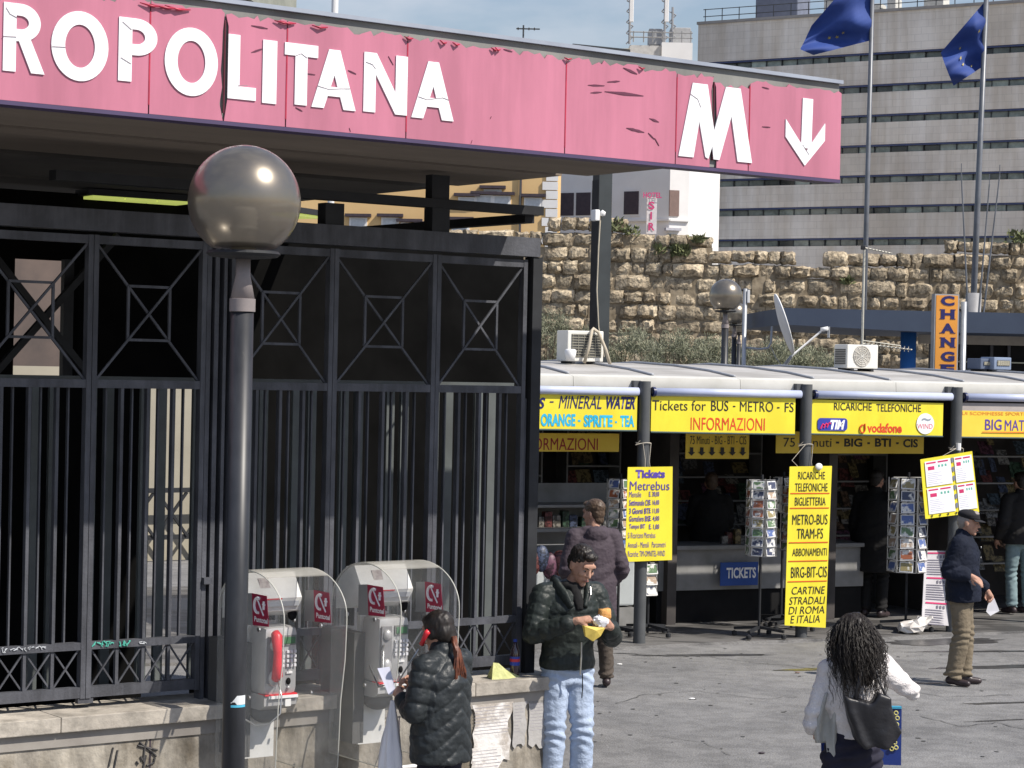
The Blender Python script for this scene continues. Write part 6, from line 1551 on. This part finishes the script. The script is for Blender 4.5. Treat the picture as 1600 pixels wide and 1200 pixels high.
        for s_ in 'LR':
            cap(b, j['sh'+s_] + V(0, 0, -.01)*k, j['el'+s_], ra[0]*k*f, ra[1]*k*f); e = j['wr'+s_]; e2 = j['el'+s_].lerp(e, g.get('sleeve', .97))
            cap(b, j['el'+s_], e2 - (e2 - j['el'+s_]).normalized()*ra[2]*k*.9, ra[1]*k*f, ra[2]*k*f)
            cap(b, j['neck'] + V(0, 0, -.03)*k, j['sh'+s_] + V(0, 0, .0)*k, .07*k, .072*k*f)
            segs += [(j['sh'+s_], j['el'+s_]), (j['el'+s_], j['wr'+s_])]
        if g.get('collar'): cap(b, j['neck'] + V(0, .0, -.03)*k, j['neck'] + V(0, -.002, g['collar'])*k, .088*k, .080*k, 18)
        if g.get('extra'): g['extra'](b, j, k)
        me = remesh(b, vox, g.get('smooth', 5), 'jacket')
        rib = g.get('rib'); amp = g.get('amp', .012); chev = g.get('chev', 0)
        def fn(co, no):
            out = .007*nz3(co, 7, 1) + .0045*nz3(co*np.array([1, 1, 1.7]), 21, 5) + .0022*nz3(co, 48, 9)
            best = np.abs(co[:, 0])*0 + 9.0; tt = co[:, 2].copy(); arm = np.zeros(len(co))
            for p0, p1 in segs:
                a_, d_ = np.array(p0), np.array(p1 - p0); L = np.linalg.norm(d_); u = np.clip(((co - a_) @ d_)/L**2, -.15, 1.1); dist = np.linalg.norm(co - (a_ + u[:, None]*d_), axis=1)
                s2 = (dist < .085*k*f*1.25) & (dist < best) & ((np.abs(co[:, 0]) > .17*k) | (co[:, 1] < -.16*k))
                best = np.where(s2, dist, best); tt = np.where(s2, u*L + (.5 if p0 is segs[0][0] else 0), tt); arm = np.where(s2, 1, arm)
            if rib:
                ph = np.where(arm > 0, tt/(rib*.85), (tt + chev*np.abs(co[:, 0]))/rib)
                out = out + amp*(np.abs(np.sin(np.pi*ph))**.40 - .68)
            else:
                for p0, p1 in segs[::2]:
                    e = np.array(p1); d2 = np.linalg.norm(co - e, axis=1); out = out + .008*np.sin((co @ np.array([.3, .4, 1.]))*85)*np.exp(-(d2/.10)**2)
                out = out + .006*np.sin(co[:, 2]*42 + co[:, 0]*18)*np.exp(-((co[:, 2] - 1.08*k)/.14)**2)
            return out
        displace(me, fn); me.materials.append(m_); link_mesh(g.get('name', 'jacket'), me, None, t)
    return t, j, HM, k
def hair_short(col, rough=.6, back=.0, name='hair', amp=.006, top=(.080, .096, .078)):
    def fn(t, HM, k):
        b = MB(); E = lambda c, r: b.ellip(HM @ (Vector(c)*k), tuple(x*k for x in r), 20, 12, M=HM.to_3x3())
        E((0, .026, .062), top); E((0, .052, .010), (.078, .066, .075)); E((0, .062, -.035 - back), (.058, .040, .045)); E((0, -.052, .100), (.055, .038, .028))
        E((.066, .022, .03), (.014, .035, .04)); E((-.066, .022, .03), (.014, .035, .04))
        me = remesh(b, .006, 2, 'hair'); displace(me, lambda co, no: amp*.6*nz3(co, 60, 2) + amp*.5*nz3(co*np.array([1, .5, .4]), 130, 4)); me.materials.append(col); link_mesh(name, me, None, t)
    return fn
HBLK = mat('black_hair', (0.022, 0.016, 0.013), (0.010, 0.008, 0.007), scale=60, rough=.5, stretch=(1, 1, .2)); HBRN = mat('brown_hair', (0.10, 0.065, 0.04), (0.05, 0.03, 0.02), scale=60, rough=.5, stretch=(1, 1, .2))
HGRY = mat('grey_hair', (0.30, 0.27, 0.25), rough=.7)
PUFG = mat('dark_green_nylon', (0.023, 0.030, 0.028), (0.016, 0.021, 0.020), scale=6, rough=.5, bump=.35, bscale=25, spec=.35)
PUFB = mat('black_nylon', (0.026, 0.031, 0.034), (0.018, 0.022, 0.025), scale=6, rough=.46, bump=.35, bscale=25, spec=.4)
JEAN = mat('light_denim', (0.40, 0.48, 0.62), (0.34, 0.42, 0.56), scale=5, rough=.9, bump=.35, bscale=60, detail=8)
COAT = mat('aubergine_coat', (0.060, 0.045, 0.058), (0.045, 0.033, 0.043), scale=5, rough=.8, bump=.3, bscale=40)
BTR = mat('brown_trousers', (0.085, 0.068, 0.055), (0.06, 0.048, 0.04), scale=5, rough=.9, bump=.3, bscale=50)
NAVY = mat('navy_jacket', (0.013, 0.017, 0.032), (0.009, 0.012, 0.022), scale=5, rough=.8, spec=.2, bump=.3, bscale=40)
KHAKI = mat('olive_khaki', (0.20, 0.165, 0.115), (0.15, 0.122, 0.085), scale=4, rough=.9, bump=.3, bscale=50)
SHOE = mat('dark_leather', (0.045, 0.032, 0.035), rough=.4)
KNIT = mat('white_knit', (0.72, 0.69, 0.68), (0.62, 0.59, 0.59), scale=10, rough=.95, bump=.5, bscale=90)
NTR = mat('dark_navy_cloth', (0.016, 0.015, 0.035), (0.010, 0.010, 0.022), scale=5, rough=.85)
DKC = mat('black_coat', (0.010, 0.010, 0.011), rough=.9)
# ---- 1 the sandwich eater
def ground_at(px, Y): return at(px, 900, Y).x
p1x = ground_at(889, 15.0)
t1, j1, H1, k1 = human('young man in dark green quilted jacket and light jeans looking down at a sandwich', (p1x, 15.0, 0), R(22), 1.80,
    J=dict(head=(.055, -.085, 1.615), neck=(.012, -.02, 1.49), elR=(-.285, -.06, 1.16), wrR=(-.055, -.29, 1.275), elL=(.285, -.09, 1.13), wrL=(.165, -.32, 1.235), knL=(.10, -.05, .50), anL=(.12, .0, .09), knR=(-.09, -.02, .5), shR=(-.195, -.01, 1.42), shL=(.195, -.01, 1.42)),
    head=(12, 27, 4), jacket=dict(mat=PUFG, hem=.92, rib=.095, amp=.008, fat=1.06, hemw=.180, ra=(.076, .066, .056), sleeve=.93), trousers=dict(mat=JEAN, r=(.100, .078, .078)),
    hair=hair_short(HBLK, amp=.008), hands=dict(R=dict(d=(.85, -.30, .12), n=(.25, .45, -.9), t=-1, curl=(35, 40, 25)), L=dict(d=(-.62, -.35, .62), n=(-.6, .7, -.2), t=1, curl=(45, 45, 30))), vox=.0085, shoe=SHOE)
# scarf, zip, drawcord
b = MB(); b.tube([(.085*math.cos(a), .0 + .078*math.sin(a) - .02, 1.515 + .012*math.sin(2*a)) for a in [i*math.pi/10 for i in range(21)]], .030, 10); b.tube([(.0, -.10, 1.50), (.01, -.135, 1.42), (.015, -.16, 1.36)], [.035, .045, .03], 10)
me = remesh(b, .008, 3, 'scarf'); displace(me, lambda co, no: .005*nz3(co, 30, 2)); me.materials.append(mat('black_wool', (0.012, 0.012, 0.013), rough=1)); link_mesh('scarf', me, None, t1)
for sx_ in (-1, 1):
    b = MB(); b.tube([(sx_*.05, .06, 1.53), (sx_*.105, .02, 1.545), (sx_*.115, -.06, 1.52), (sx_*.085, -.125, 1.46), (sx_*.05, -.165, 1.38)], [.03, .032, .03, .028, .02], 10, flat=1.6)
    me = remesh(b, .008, 3, 'collar'); me.materials.append(PUFG); link_mesh('collar', me, None, t1)
MB().tube([(.01, -.205, .93), (.012, -.212, 1.05), (.012, -.208, 1.15)], .006, 6).build('zip', STEEL, t1); MB().tube([(.075, -.165, 1.42), (.09, -.17, 1.47), (.10, -.14, 1.52)], .005, 6).build('zip', STEEL, t1)
MB().tube([(.05, -.15, .93), (.052, -.155, .84), (.05, -.15, .76)], .004, 5).build('drawcord', BLACK, t1)
bpy.context.view_layer.update()
M1 = t1.matrix_world
p = M1 @ V(.075, -.375, 1.315)
sw_ = thing('sandwich', 'half eaten sandwich in white napkin and yellow bag held by the man in jeans', 'sandwich', tuple(p), R(22))
b = MB(); b.cbox((0.03, 0, .045), (.085, .05, .07), .018); r_ = random.Random(4); b.v = [(x + r_.uniform(-.005, .005), y + r_.uniform(-.005, .005), z + r_.uniform(-.006, .008)) for x, y, z in b.v]
b.build('bread', mat('toasted_bread', (0.78, 0.42, 0.14), (0.6, 0.28, 0.08), scale=40, rough=.8, bump=.5), sw_, smooth=True)
b = MB().ellip((0, -.01, .0), (.055, .035, .04), 14, 8); b.v = [(x + r_.uniform(-.008, .008), y + r_.uniform(-.008, .008), z + r_.uniform(-.01, .01)) for x, y, z in b.v]; b.build('napkin', mat('napkin_white', (0.8, 0.8, 0.85)), sw_)
b = MB().add([(-.13, -.03, -.03), (0.02, -.035, -.045), (-.01, -.03, -.10), (-.06, -.02, -.135), (-.115, -.02, -.10), (-.13, .01, -.03), (0.02, .01, -.045), (-.01, .01, -.10), (-.06, .0, -.135), (-.115, .0, -.10), (-.05, -.045, -.06)],
    [(0, 10, 4), (0, 1, 10), (1, 2, 10), (2, 3, 10), (3, 4, 10), (9, 8, 7, 6, 5), (0, 5, 6, 1), (1, 6, 7, 2), (2, 7, 8, 3), (3, 8, 9, 4), (4, 9, 5, 0)])
b.build('paper_bag', mat('yellow_paper', (0.78, 0.60, 0.13), (0.62, 0.46, 0.10), scale=20, rough=.7), sw_, smooth=False)
# ---- 2 the hooded coat
def hood(b, j, k):
    b.ellip(j['neck'] + V(0, .085, -.045)*k, (.115*k, .065*k, .085*k), 16, 10); cap(b, j['neck'] + V(-.09, .02, -.0)*k, j['neck'] + V(.09, .02, .0)*k, .04*k, .04*k)
def hemcoat(b, j, k): hood(b, j, k)
t2, j2, H2, k2 = human('man seen from behind in a dark aubergine hooded coat, short brown hair', (ground_at(926, 20.6), 20.6, 0), R(196), 1.76,
    J=dict(head=(.0, -.02, 1.635), elR=(-.27, .06, 1.13), wrR=(-.22, -.12, .95), elL=(.27, .06, 1.13), wrL=(.22, -.14, .95), anR=(-.16, .0, .09), knR=(-.14, -.02, .5), hiR=(-.10, 0, .93), toeR=(-.20, -.12, .03)), head=(38, 5, 0),
    jacket=dict(mat=COAT, hem=.60, fat=1.1, hemw=.215, ra=(.082, .072, .06), extra=hood, name='coat', sleeve=1.0), trousers=dict(mat=BTR), hair=hair_short(HBRN, back=.02, top=(.086, .104, .084)), hands=dict(R='none', L='none'), vox=.010, shoe=SHOE)
# ---- 3 the woman at the phone
def hair_pony(t, HM, k):
    b = MB(); E = lambda c, r: b.ellip(HM @ (Vector(c)*k), tuple(x*k for x in r), 20, 12, M=HM.to_3x3())
    E((0, .020, .050), (.088, .106, .092)); E((0, .060, -.005), (.082, .066, .082)); E((0, -.050, .085), (.060, .045, .035)); E((0, .085, -.04), (.045, .04, .05)); E((.07, .0, .0), (.02, .045, .05)); E((-.07, .0, .0), (.02, .045, .05))
    me = remesh(b, .007, 2, 'hair'); displace(me, lambda co, no: .004*nz3(co*np.array([1, 1, .3]), 70, 2)); me.materials.append(HBLK); link_mesh('hair', me, None, t)
    rr_ = random.Random(8); b = MB()
    for i in range(110):
        a, q = rr_.uniform(0, 6.28), rr_.random(); st_ = V(.0 + .02*math.cos(a)*q, .115 + .02*math.sin(a)*q, -.045)
        e = rr_.uniform(-.05, .05); L = rr_.uniform(.22, .36)
        b.tube([HM @ (st_*k), j3['head'] + V(e*.4, .155 + .03*rr_.random(), -.11)*k, j3['head'] + V(e, .165 + .04*rr_.random(), -.11 - L*.5)*k, j3['head'] + V(e*1.3, .145 + .03*rr_.random(), -.11 - L)*k], [.006, .006, .005, .0015], 4)
    b.build('ponytail', mat('auburn_hair', (0.17, 0.055, 0.028), (0.06, 0.022, 0.015), scale=30, rough=.45), t, smooth=True)
    q = MB().tube([HM @ (V(x, .112, -.045 + z)*k) for x, z in ((-.02, -.02), (.02, -.02), (.02, .02), (-.02, .02), (-.02, -.02))], .008, 6); q.build('hair_band', mat('dark_band', (.02, .02, .03)), t)
Jw = dict(head=(.0, -.045, 1.625), neck=(0, 0, 1.485), elL=(.25, -.02, 1.13), wrL=(.17, -.20, 1.21), elR=(-.22, -.12, 1.15), wrR=(-.10, -.30, 1.25))
j3 = {'head': Vector(Jw['head'])*(1.58/1.75)}
p3 = V(ground_at(694, 12.6), 12.6, 0)
t3, j3, H3, k3 = human('woman with auburn ponytail in a black quilted jacket standing at the right pay phone', tuple(p3), R(232), 1.58, J=Jw, head=(4, 12, 0),
    jacket=dict(mat=PUFB, hem=.80, rib=.105, amp=.013, chev=.8, fat=1.10, hemw=.205, ra=(.074, .066, .056), collar=.035, sleeve=.97), trousers=dict(mat=NTR), hair=hair_pony,
    hands=dict(L=dict(n=(-1, .1, -.3), t=1, curl=(50, 50, 30)), R=dict(n=(1, 0, -.3), t=-1, curl=(50, 50, 30))), vox=.008, shoe=SHOE)
bpy.context.view_layer.update(); M3 = t3.matrix_world
# red handset tucked at her ear
c3 = H3 @ (V(.088, -.01, -.02)*k3)
th = thing('handset', 'red telephone handset held at the ear of the ponytailed woman', 'handset', tuple(M3 @ c3), R(232))
MB().tube([(0.0, .0, .030), (.008, -.01, .018), (.010, -.03, -.02), (.0, -.05, -.05)], [.017, .018, .013, .016], 10).build('grip', HRED, th, smooth=True)
b = MB(); a = M3 @ c3
cordp = [V(.0, -.075, -.08), V(.03, -.20, -.28), V(.02, -.36, -.33), V(-.03, -.48, -.22)]
b.tube(cordp, .005, 6); b.build('cord', STEEL, th, smooth=True)
# paper slip and carrier bag
pw = M3 @ (j3['wrL'] + V(-.01, -.10, .03))
b = MB().add([(-.07, 0, .12), (.00, .01, .13), (.045, -.01, -.02), (.0, -.02, -.03), (-.07, .001, .12), (.0, .011, .13), (.045, -.009, -.02), (.0, -.019, -.03)], [(0, 1, 2, 3), (7, 6, 5, 4)])
tag(b.build('paper_slip', mat('bluish_paper', (0.72, 0.74, 0.88)), loc=tuple(pw)), 'pale blue paper slip held up by the ponytailed woman', 'paper')
pb = M3 @ (j3['wrL'] + V(0, -.06, -.03)); rb_ = random.Random(2)
b = MB(); rings_ = [(0, .012, .01), (-.06, .022, .014), (-.13, .034, .022), (-.22, .045, .03), (-.32, .06, .035), (-.42, .07, .04), (-.52, .078, .045), (-.60, .085, .045), (-.64, .06, .03)]
k_ = 20
for z, rx, ry in rings_:
    for i in range(k_): a = 2*math.pi*i/k_; w_ = 1 + .22*math.sin(5*a + z*5) + .12*math.sin(9*a - z*17) + rb_.uniform(-.10, .10); b.v.append((rx*w_*math.cos(a), ry*w_*math.sin(a), z))
for jn in range(len(rings_)-1):
    for i in range(k_): b.f.append((jn*k_+i, jn*k_+(i+1) % k_, (jn+1)*k_+(i+1) % k_, (jn+1)*k_+i))
b.f.append(tuple((len(rings_)-1)*k_ + i for i in range(k_)))
tag(b.build('carrier_bag', mat('white_plastic_bag', (0.84, 0.84, 0.88), (0.76, 0.76, 0.82), scale=4, rough=.4), loc=tuple(pb), smooth=True), 'white plastic bag hanging from the forearm of the ponytailed woman', 'bag')
# ---- 4 the curly haired woman
def hair_curly(t, HM, k):
    rr_ = random.Random(12)
    b = MB(); E = lambda c, r: b.ellip(HM @ (Vector(c)*k), tuple(x*k for x in r), 20, 12, M=HM.to_3x3())
    E((0, .02, .04), (.090, .105, .092)); E((0, .07, -.07), (.095, .06, .12)); E((0, .085, -.20), (.09, .045, .14))
    me = remesh(b, .009, 2, 'hair'); displace(me, lambda co, no: .014*nz3(co, 26, 2) + .006*nz3(co, 70, 2)); me.materials.append(HBLK); link_mesh('hair', me, None, t)
    b = MB()
    for i in range(1500):
        a = rr_.uniform(0, 2*math.pi); el = rr_.uniform(-.1, 1.3); front = math.sin(a) < -.45
        if front and rr_.random() < .7: continue
        d = V(math.cos(a)*math.cos(el), math.sin(a)*math.cos(el), math.sin(el)); p = V(0, .02, .03) + V(d.x*.105, d.y*.11, d.z*.105)
        rad_ = rr_.uniform(.004, .012); L = rr_.uniform(.22, .47) * (1.0 if d.y > -.2 else .6); n_ = 14; pts = []; ph = rr_.uniform(0, 6); out = rr_.uniform(.0, .085); fr = rr_.uniform(3.0, 5.5)
        for q in range(n_):
            u = q/(n_-1); base = p + V(d.x*out*math.sin(min(u*2.4, 2.2)), max(d.y, .0)*out*math.sin(min(u*2.4, 2.2)) + .05*u, -L*u**1.15 + .012*math.sin(u*3))
            cr_ = rad_*(.3 + u); pts.append(HM @ ((base + V(cr_*math.cos(ph + fr*2*math.pi*u), cr_*math.sin(ph + fr*2*math.pi*u), 0))*k))
        b.tube(pts, [.0024 - .0015*(q/(n_-1)) for q in range(n_)], 3)
    b.build('curls', HBLK, t, smooth=True)
p4 = V(ground_at(1338, 12.3), 12.3, 0)
t4, j4, H4, k4 = human('woman with long black curly hair in a white jumper, seen from behind, phoning', tuple(p4), R(184), 1.65,
    J=dict(head=(.005, -.02, 1.63), shR=(-.165, 0, 1.42), shL=(.165, 0, 1.42), elR=(-.365, -.03, 1.29), wrR=(-.16, -.11, 1.52), elL=(.26, .02, 1.10), wrL=(.17, -.20, 1.02)), head=(0, 8, 3),
    jacket=dict(mat=KNIT, hem=1.02, fat=.92, hemw=.16, ra=(.064, .058, .046), name='jumper'), trousers=dict(mat=NTR, r=(.098, .074, .08), top=1.05), hair=hair_curly,
    hands=dict(R=dict(d=(.35, .1, .8), n=(1, .1, .1), t=-1, curl=(30, 30, 20)), L=dict(d=(-.3, -1, -.1), n=(-.6, 0, -.8), t=1, curl=(60, 40, 30))), vox=.009, face=True, shoe=SHOE)
bpy.context.view_layer.update(); M4 = t4.matrix_world
# mobile phone
tag(MB().cbox((0, 0, 0), (.045, .02, .11), .008).build('mobile_phone', BLACK, loc=tuple(M4 @ (H4 @ V(-.10, -.01, -.01))), rot=(0, .2, 0)), 'small mobile phone in the raised hand of the curly haired woman', 'phone')
# black shoulder bag
bg = thing('shoulder_bag', 'slouchy black leather bag on the shoulder of the curly haired woman', 'bag', tuple(p4))
BAG = mat('black_leather', (0.020, 0.020, 0.024), (0.012, 0.012, 0.015), scale=5, rough=.42, bump=.3, bscale=18)
def pix4(px, py, dy): return at(px, py, 12.3 + dy) - p4
b = MB()
outl = [(1318, 1086), (1340, 1092), (1362, 1098), (1372, 1082), (1392, 1088), (1394, 1108), (1408, 1142), (1402, 1158), (1386, 1168), (1352, 1168), (1334, 1152), (1326, 1122)]
b.prism([(pix4(px, py, -.2).x, pix4(px, py, -.2).z) for px, py in outl], -.255, -.145)
me = remesh(b, .008, 9, 'bag_body'); displace(me, lambda co, no: .012*np.sin(co[:, 0]*48 + co[:, 2]*14 + 5*nz3(co, 4, 1))*np.clip((1.35 - co[:, 2])*2, .2, 1) + .005*nz3(co, 14, 3)); me.materials.append(BAG); link_mesh('bag_body', me, None, bg)
MB().tube([pix4(1336, 1100, -.235), pix4(1343, 1060, -.20), pix4(1352, 1028, -.12), pix4(1362, 1020, .0)], .013, 8, flat=.6).build('strap', BAG, bg, smooth=True)
MB().tube([pix4(1388, 1095, -.215), pix4(1376, 1070, -.20), pix4(1368, 1045, -.16), pix4(1364, 1020, -.02)], .011, 8, flat=.6).build('strap', BAG, bg, smooth=True)
# grey cloth over her left forearm
b = MB(); n_, m__ = 16, 14; rr_ = random.Random(6)
for jn in range(m__+1):
    v = jn/m__
    for i in range(n_+1):
        u = i/n_; px = 1280 + 32*u + 10*math.sin(v*2.5)*(1-u)*-1 + (6*v if u > .5 else 0); py = 1083 + v*(104 if u > .45 else 78) ; q = pix4(px, py, -.06 + .03*math.sin(u*13 + v*3)); b.v.append(tuple(q))
b.f = [(jn*(n_+1)+i, jn*(n_+1)+i+1, (jn+1)*(n_+1)+i+1, (jn+1)*(n_+1)+i) for jn in range(m__) for i in range(n_)]
o = b.build('scarf', mat('pale_grey_cloth', (0.48, 0.48, 0.45), (0.38, 0.38, 0.36), scale=8, rough=.9, bump=.3, bscale=50), loc=tuple(p4), smooth=True)
so_ = o.modifiers.new('thickness', 'SOLIDIFY'); so_.thickness = .012
tag(o, 'pale grey jacket folded over the left forearm of the curly haired woman', 'folded jacket')
# blue folder with yellow rings
fo_ = thing('folder', 'large dark blue folder with yellow rings carried by the curly haired woman', 'folder', tuple(p4))
c_ = [pix4(1283, 1150, .24), pix4(1284, 1192, .24), pix4(1408, 1196, .24), pix4(1409, 1104, .24), pix4(1370, 1104, .24)]
b = MB(); b.add([tuple(c) for c in c_] + [tuple(c + V(0, .02, 0)) for c in c_], [(0, 1, 2, 3, 4), (9, 8, 7, 6, 5)] + [(i, (i+1) % 5, (i+1) % 5 + 5, i + 5) for i in range(5)])
b.build('cover', mat('royal_blue_card', (0.015, 0.04, 0.22), rough=.4), fo_)
for (px, py, yl) in ((1400, 1114, 0), (1392, 1120, 0), (1402, 1122, 0), (1401, 1132, 0), (1396, 1152, 0), (1398, 1160, 0), (1393, 1170, 0), (1400, 1168, 0)):
    q = pix4(px, py, .232); MB().tube([q + V(.011*math.cos(a), 0, .011*math.sin(a)) for a in [i*math.pi/6 for i in range(13)]], .004, 5).build('ring_print', mat('pale_yellow_print', (0.62, 0.58, 0.22)), fo_)
q = pix4(1398, 1104, .235); MB().box(q.x - .05, q.x + .04, q.y - .004, q.y + .03, q.z - .012, q.z).build('edge_strip', mat('cyan_card', (0.05, 0.35, 0.55)), fo_)
# ---- 5 the man in the cap
def hair_cap(t, HM, k):
    hair_short(HGRY, amp=.003, top=(.076, .09, .06))(t, HM, k)
    b = MB(); E = lambda c, r: b.ellip(HM @ (Vector(c)*k), tuple(x*k for x in r), 22, 12, M=HM.to_3x3())
    E((0, .012, .078), (.094, .112, .055)); E((0, .0, .058), (.090, .106, .030))
    me = remesh(b, .007, 3, 'cap'); me.materials.append(mat('black_cap', (0.012, 0.012, 0.016), rough=.85)); link_mesh('cap', me, None, t)
    v = MB(); n_ = 12; vs = []
    for r_, z in ((.088, .052), (.150, .036), (.150, .030), (.088, .044)):
        for i in range(n_+1):
            a = math.pi*(1.15 + .70*i/n_); vs.append(HM @ (V(r_*.82*math.cos(a), r_*1.08*math.sin(a)*(1 if r_ > .1 else .98) + .0, z)*k))
    f = [(s*(n_+1)+i, s*(n_+1)+i+1, ((s+1) % 4)*(n_+1)+i+1, ((s+1) % 4)*(n_+1)+i) for s in range(4) for i in range(n_)]
    v.add(vs, f); v.build('cap_peak', mat('black_cap', (0.012, 0.012, 0.016), rough=.85), t, smooth=True)
t5, j5, H5, k5 = human('elderly man in black cap, navy jacket and olive trousers looking to the right', (ground_at(1503, 21.3), 21.3, 0), R(68), 1.72,
    J=dict(head=(.0, -.055, 1.62), neck=(0, .0, 1.485), pel=(0, -.02, .95), elR=(-.25, .09, 1.15), wrR=(-.21, -.13, 1.11), elL=(.24, .0, 1.12), wrL=(.22, -.22, .93), anL=(.09, -.02, .09), anR=(-.10, .05, .09), toeR=(-.13, -.10, .03)), head=(4, 8, 0),
    jacket=dict(mat=NAVY, hem=.84, fat=1.1, hemw=.205, ra=(.082, .072, .062), collar=.015), trousers=dict(mat=KHAKI, r=(.108, .086, .088)), hair=hair_cap, jaw=.95, hairc=(.25, .22, .2),
    hands=dict(R=dict(d=(.05, -.85, -.5), n=(.6, .2, -.6), t=-1, curl=(12, 20, 15)), L=dict(d=(0, -.4, -.9), n=(-.9, 0, 0), t=1, curl=(45, 40, 30))), vox=.010, shoe=SHOE)
bpy.context.view_layer.update(); p = t5.matrix_world @ (j5['wrL'] + V(0, -.05, -.12))
b = MB().add([(-.03, 0, .05), (.02, .01, .05), (.07, .0, -.07), (-.02, -.01, -.12), (-.06, 0, -.08), (-.03, .03, .05), (.02, .03, .05), (.07, .02, -.07), (-.02, .02, -.12)], [(0, 1, 2, 3, 4), (5, 8, 7, 6), (0, 5, 6, 1), (1, 6, 7, 2), (2, 7, 8, 3)])
tag(b.build('paper_napkin', mat('napkin_white', (0.8, 0.8, 0.85)), loc=tuple(p)), 'white paper held low in the left hand of the man in the cap', 'paper')
for sx_, z in ((.0, 1.36), (.0, 1.26)):
    MB().ellip((-.03, -.185, z), (.010, .006, .010), 8, 6).build('button', STEEL, t5, smooth=True)
# ---- 6-8 the people in the kiosk shade
t6, *_ = human('dark figure in a long black coat standing at the ticket counter', (ground_at(1108, 26.6), 26.6, .03), R(178), 1.74, J=dict(elL=(.23, -.06, 1.15), wrL=(.16, -.28, 1.15), elR=(-.23, -.06, 1.15), wrR=(-.16, -.28, 1.12)), head=(8, 6, 0),
    jacket=dict(mat=DKC, hem=.42, fat=1.12, hemw=.22, name='coat', collar=.02), trousers=dict(mat=DKC), hair=hair_short(HBRN), vox=.013, face=False, shoe=SHOE)
t7, *_ = human('dark figure in black standing between the tall yellow sign and the largest postcard rack', (ground_at(1366, 26.9), 26.9, .03), R(150), 1.80, J=dict(elR=(-.24, -.05, 1.15), wrR=(-.2, -.26, 1.1)), head=(-8, 10, 0),
    jacket=dict(mat=DKC, hem=.55, fat=1.2, hemw=.22, name='coat', collar=.03), trousers=dict(mat=DKC), hair=hair_short(HBLK), vox=.013, face=False, shoe=SHOE)
t8, *_ = human('person in dark jacket and pale teal jeans at the right edge of the photo', (ground_at(1592, 27.6), 27.6, .03), R(200), 1.78, J=dict(elR=(-.26, .05, 1.15), wrR=(-.24, -.1, .95), elL=(.27, .05, 1.15), wrL=(.26, -.1, .93), anR=(-.17, -.05, .09), knR=(-.15, -.05, .5)), head=(0, 4, 0),
    jacket=dict(mat=mat('near_black_jacket', (0.014, 0.013, 0.014), rough=.8), hem=.88, fat=1.15, hemw=.2, collar=.02), trousers=dict(mat=mat('teal_jeans', (0.22, 0.30, 0.32), (0.14, 0.20, 0.22), scale=4, rough=.9)), hair=hair_short(HBLK), vox=.012, face=False, shoe=SHOE)
bpy.context.view_layer.update()
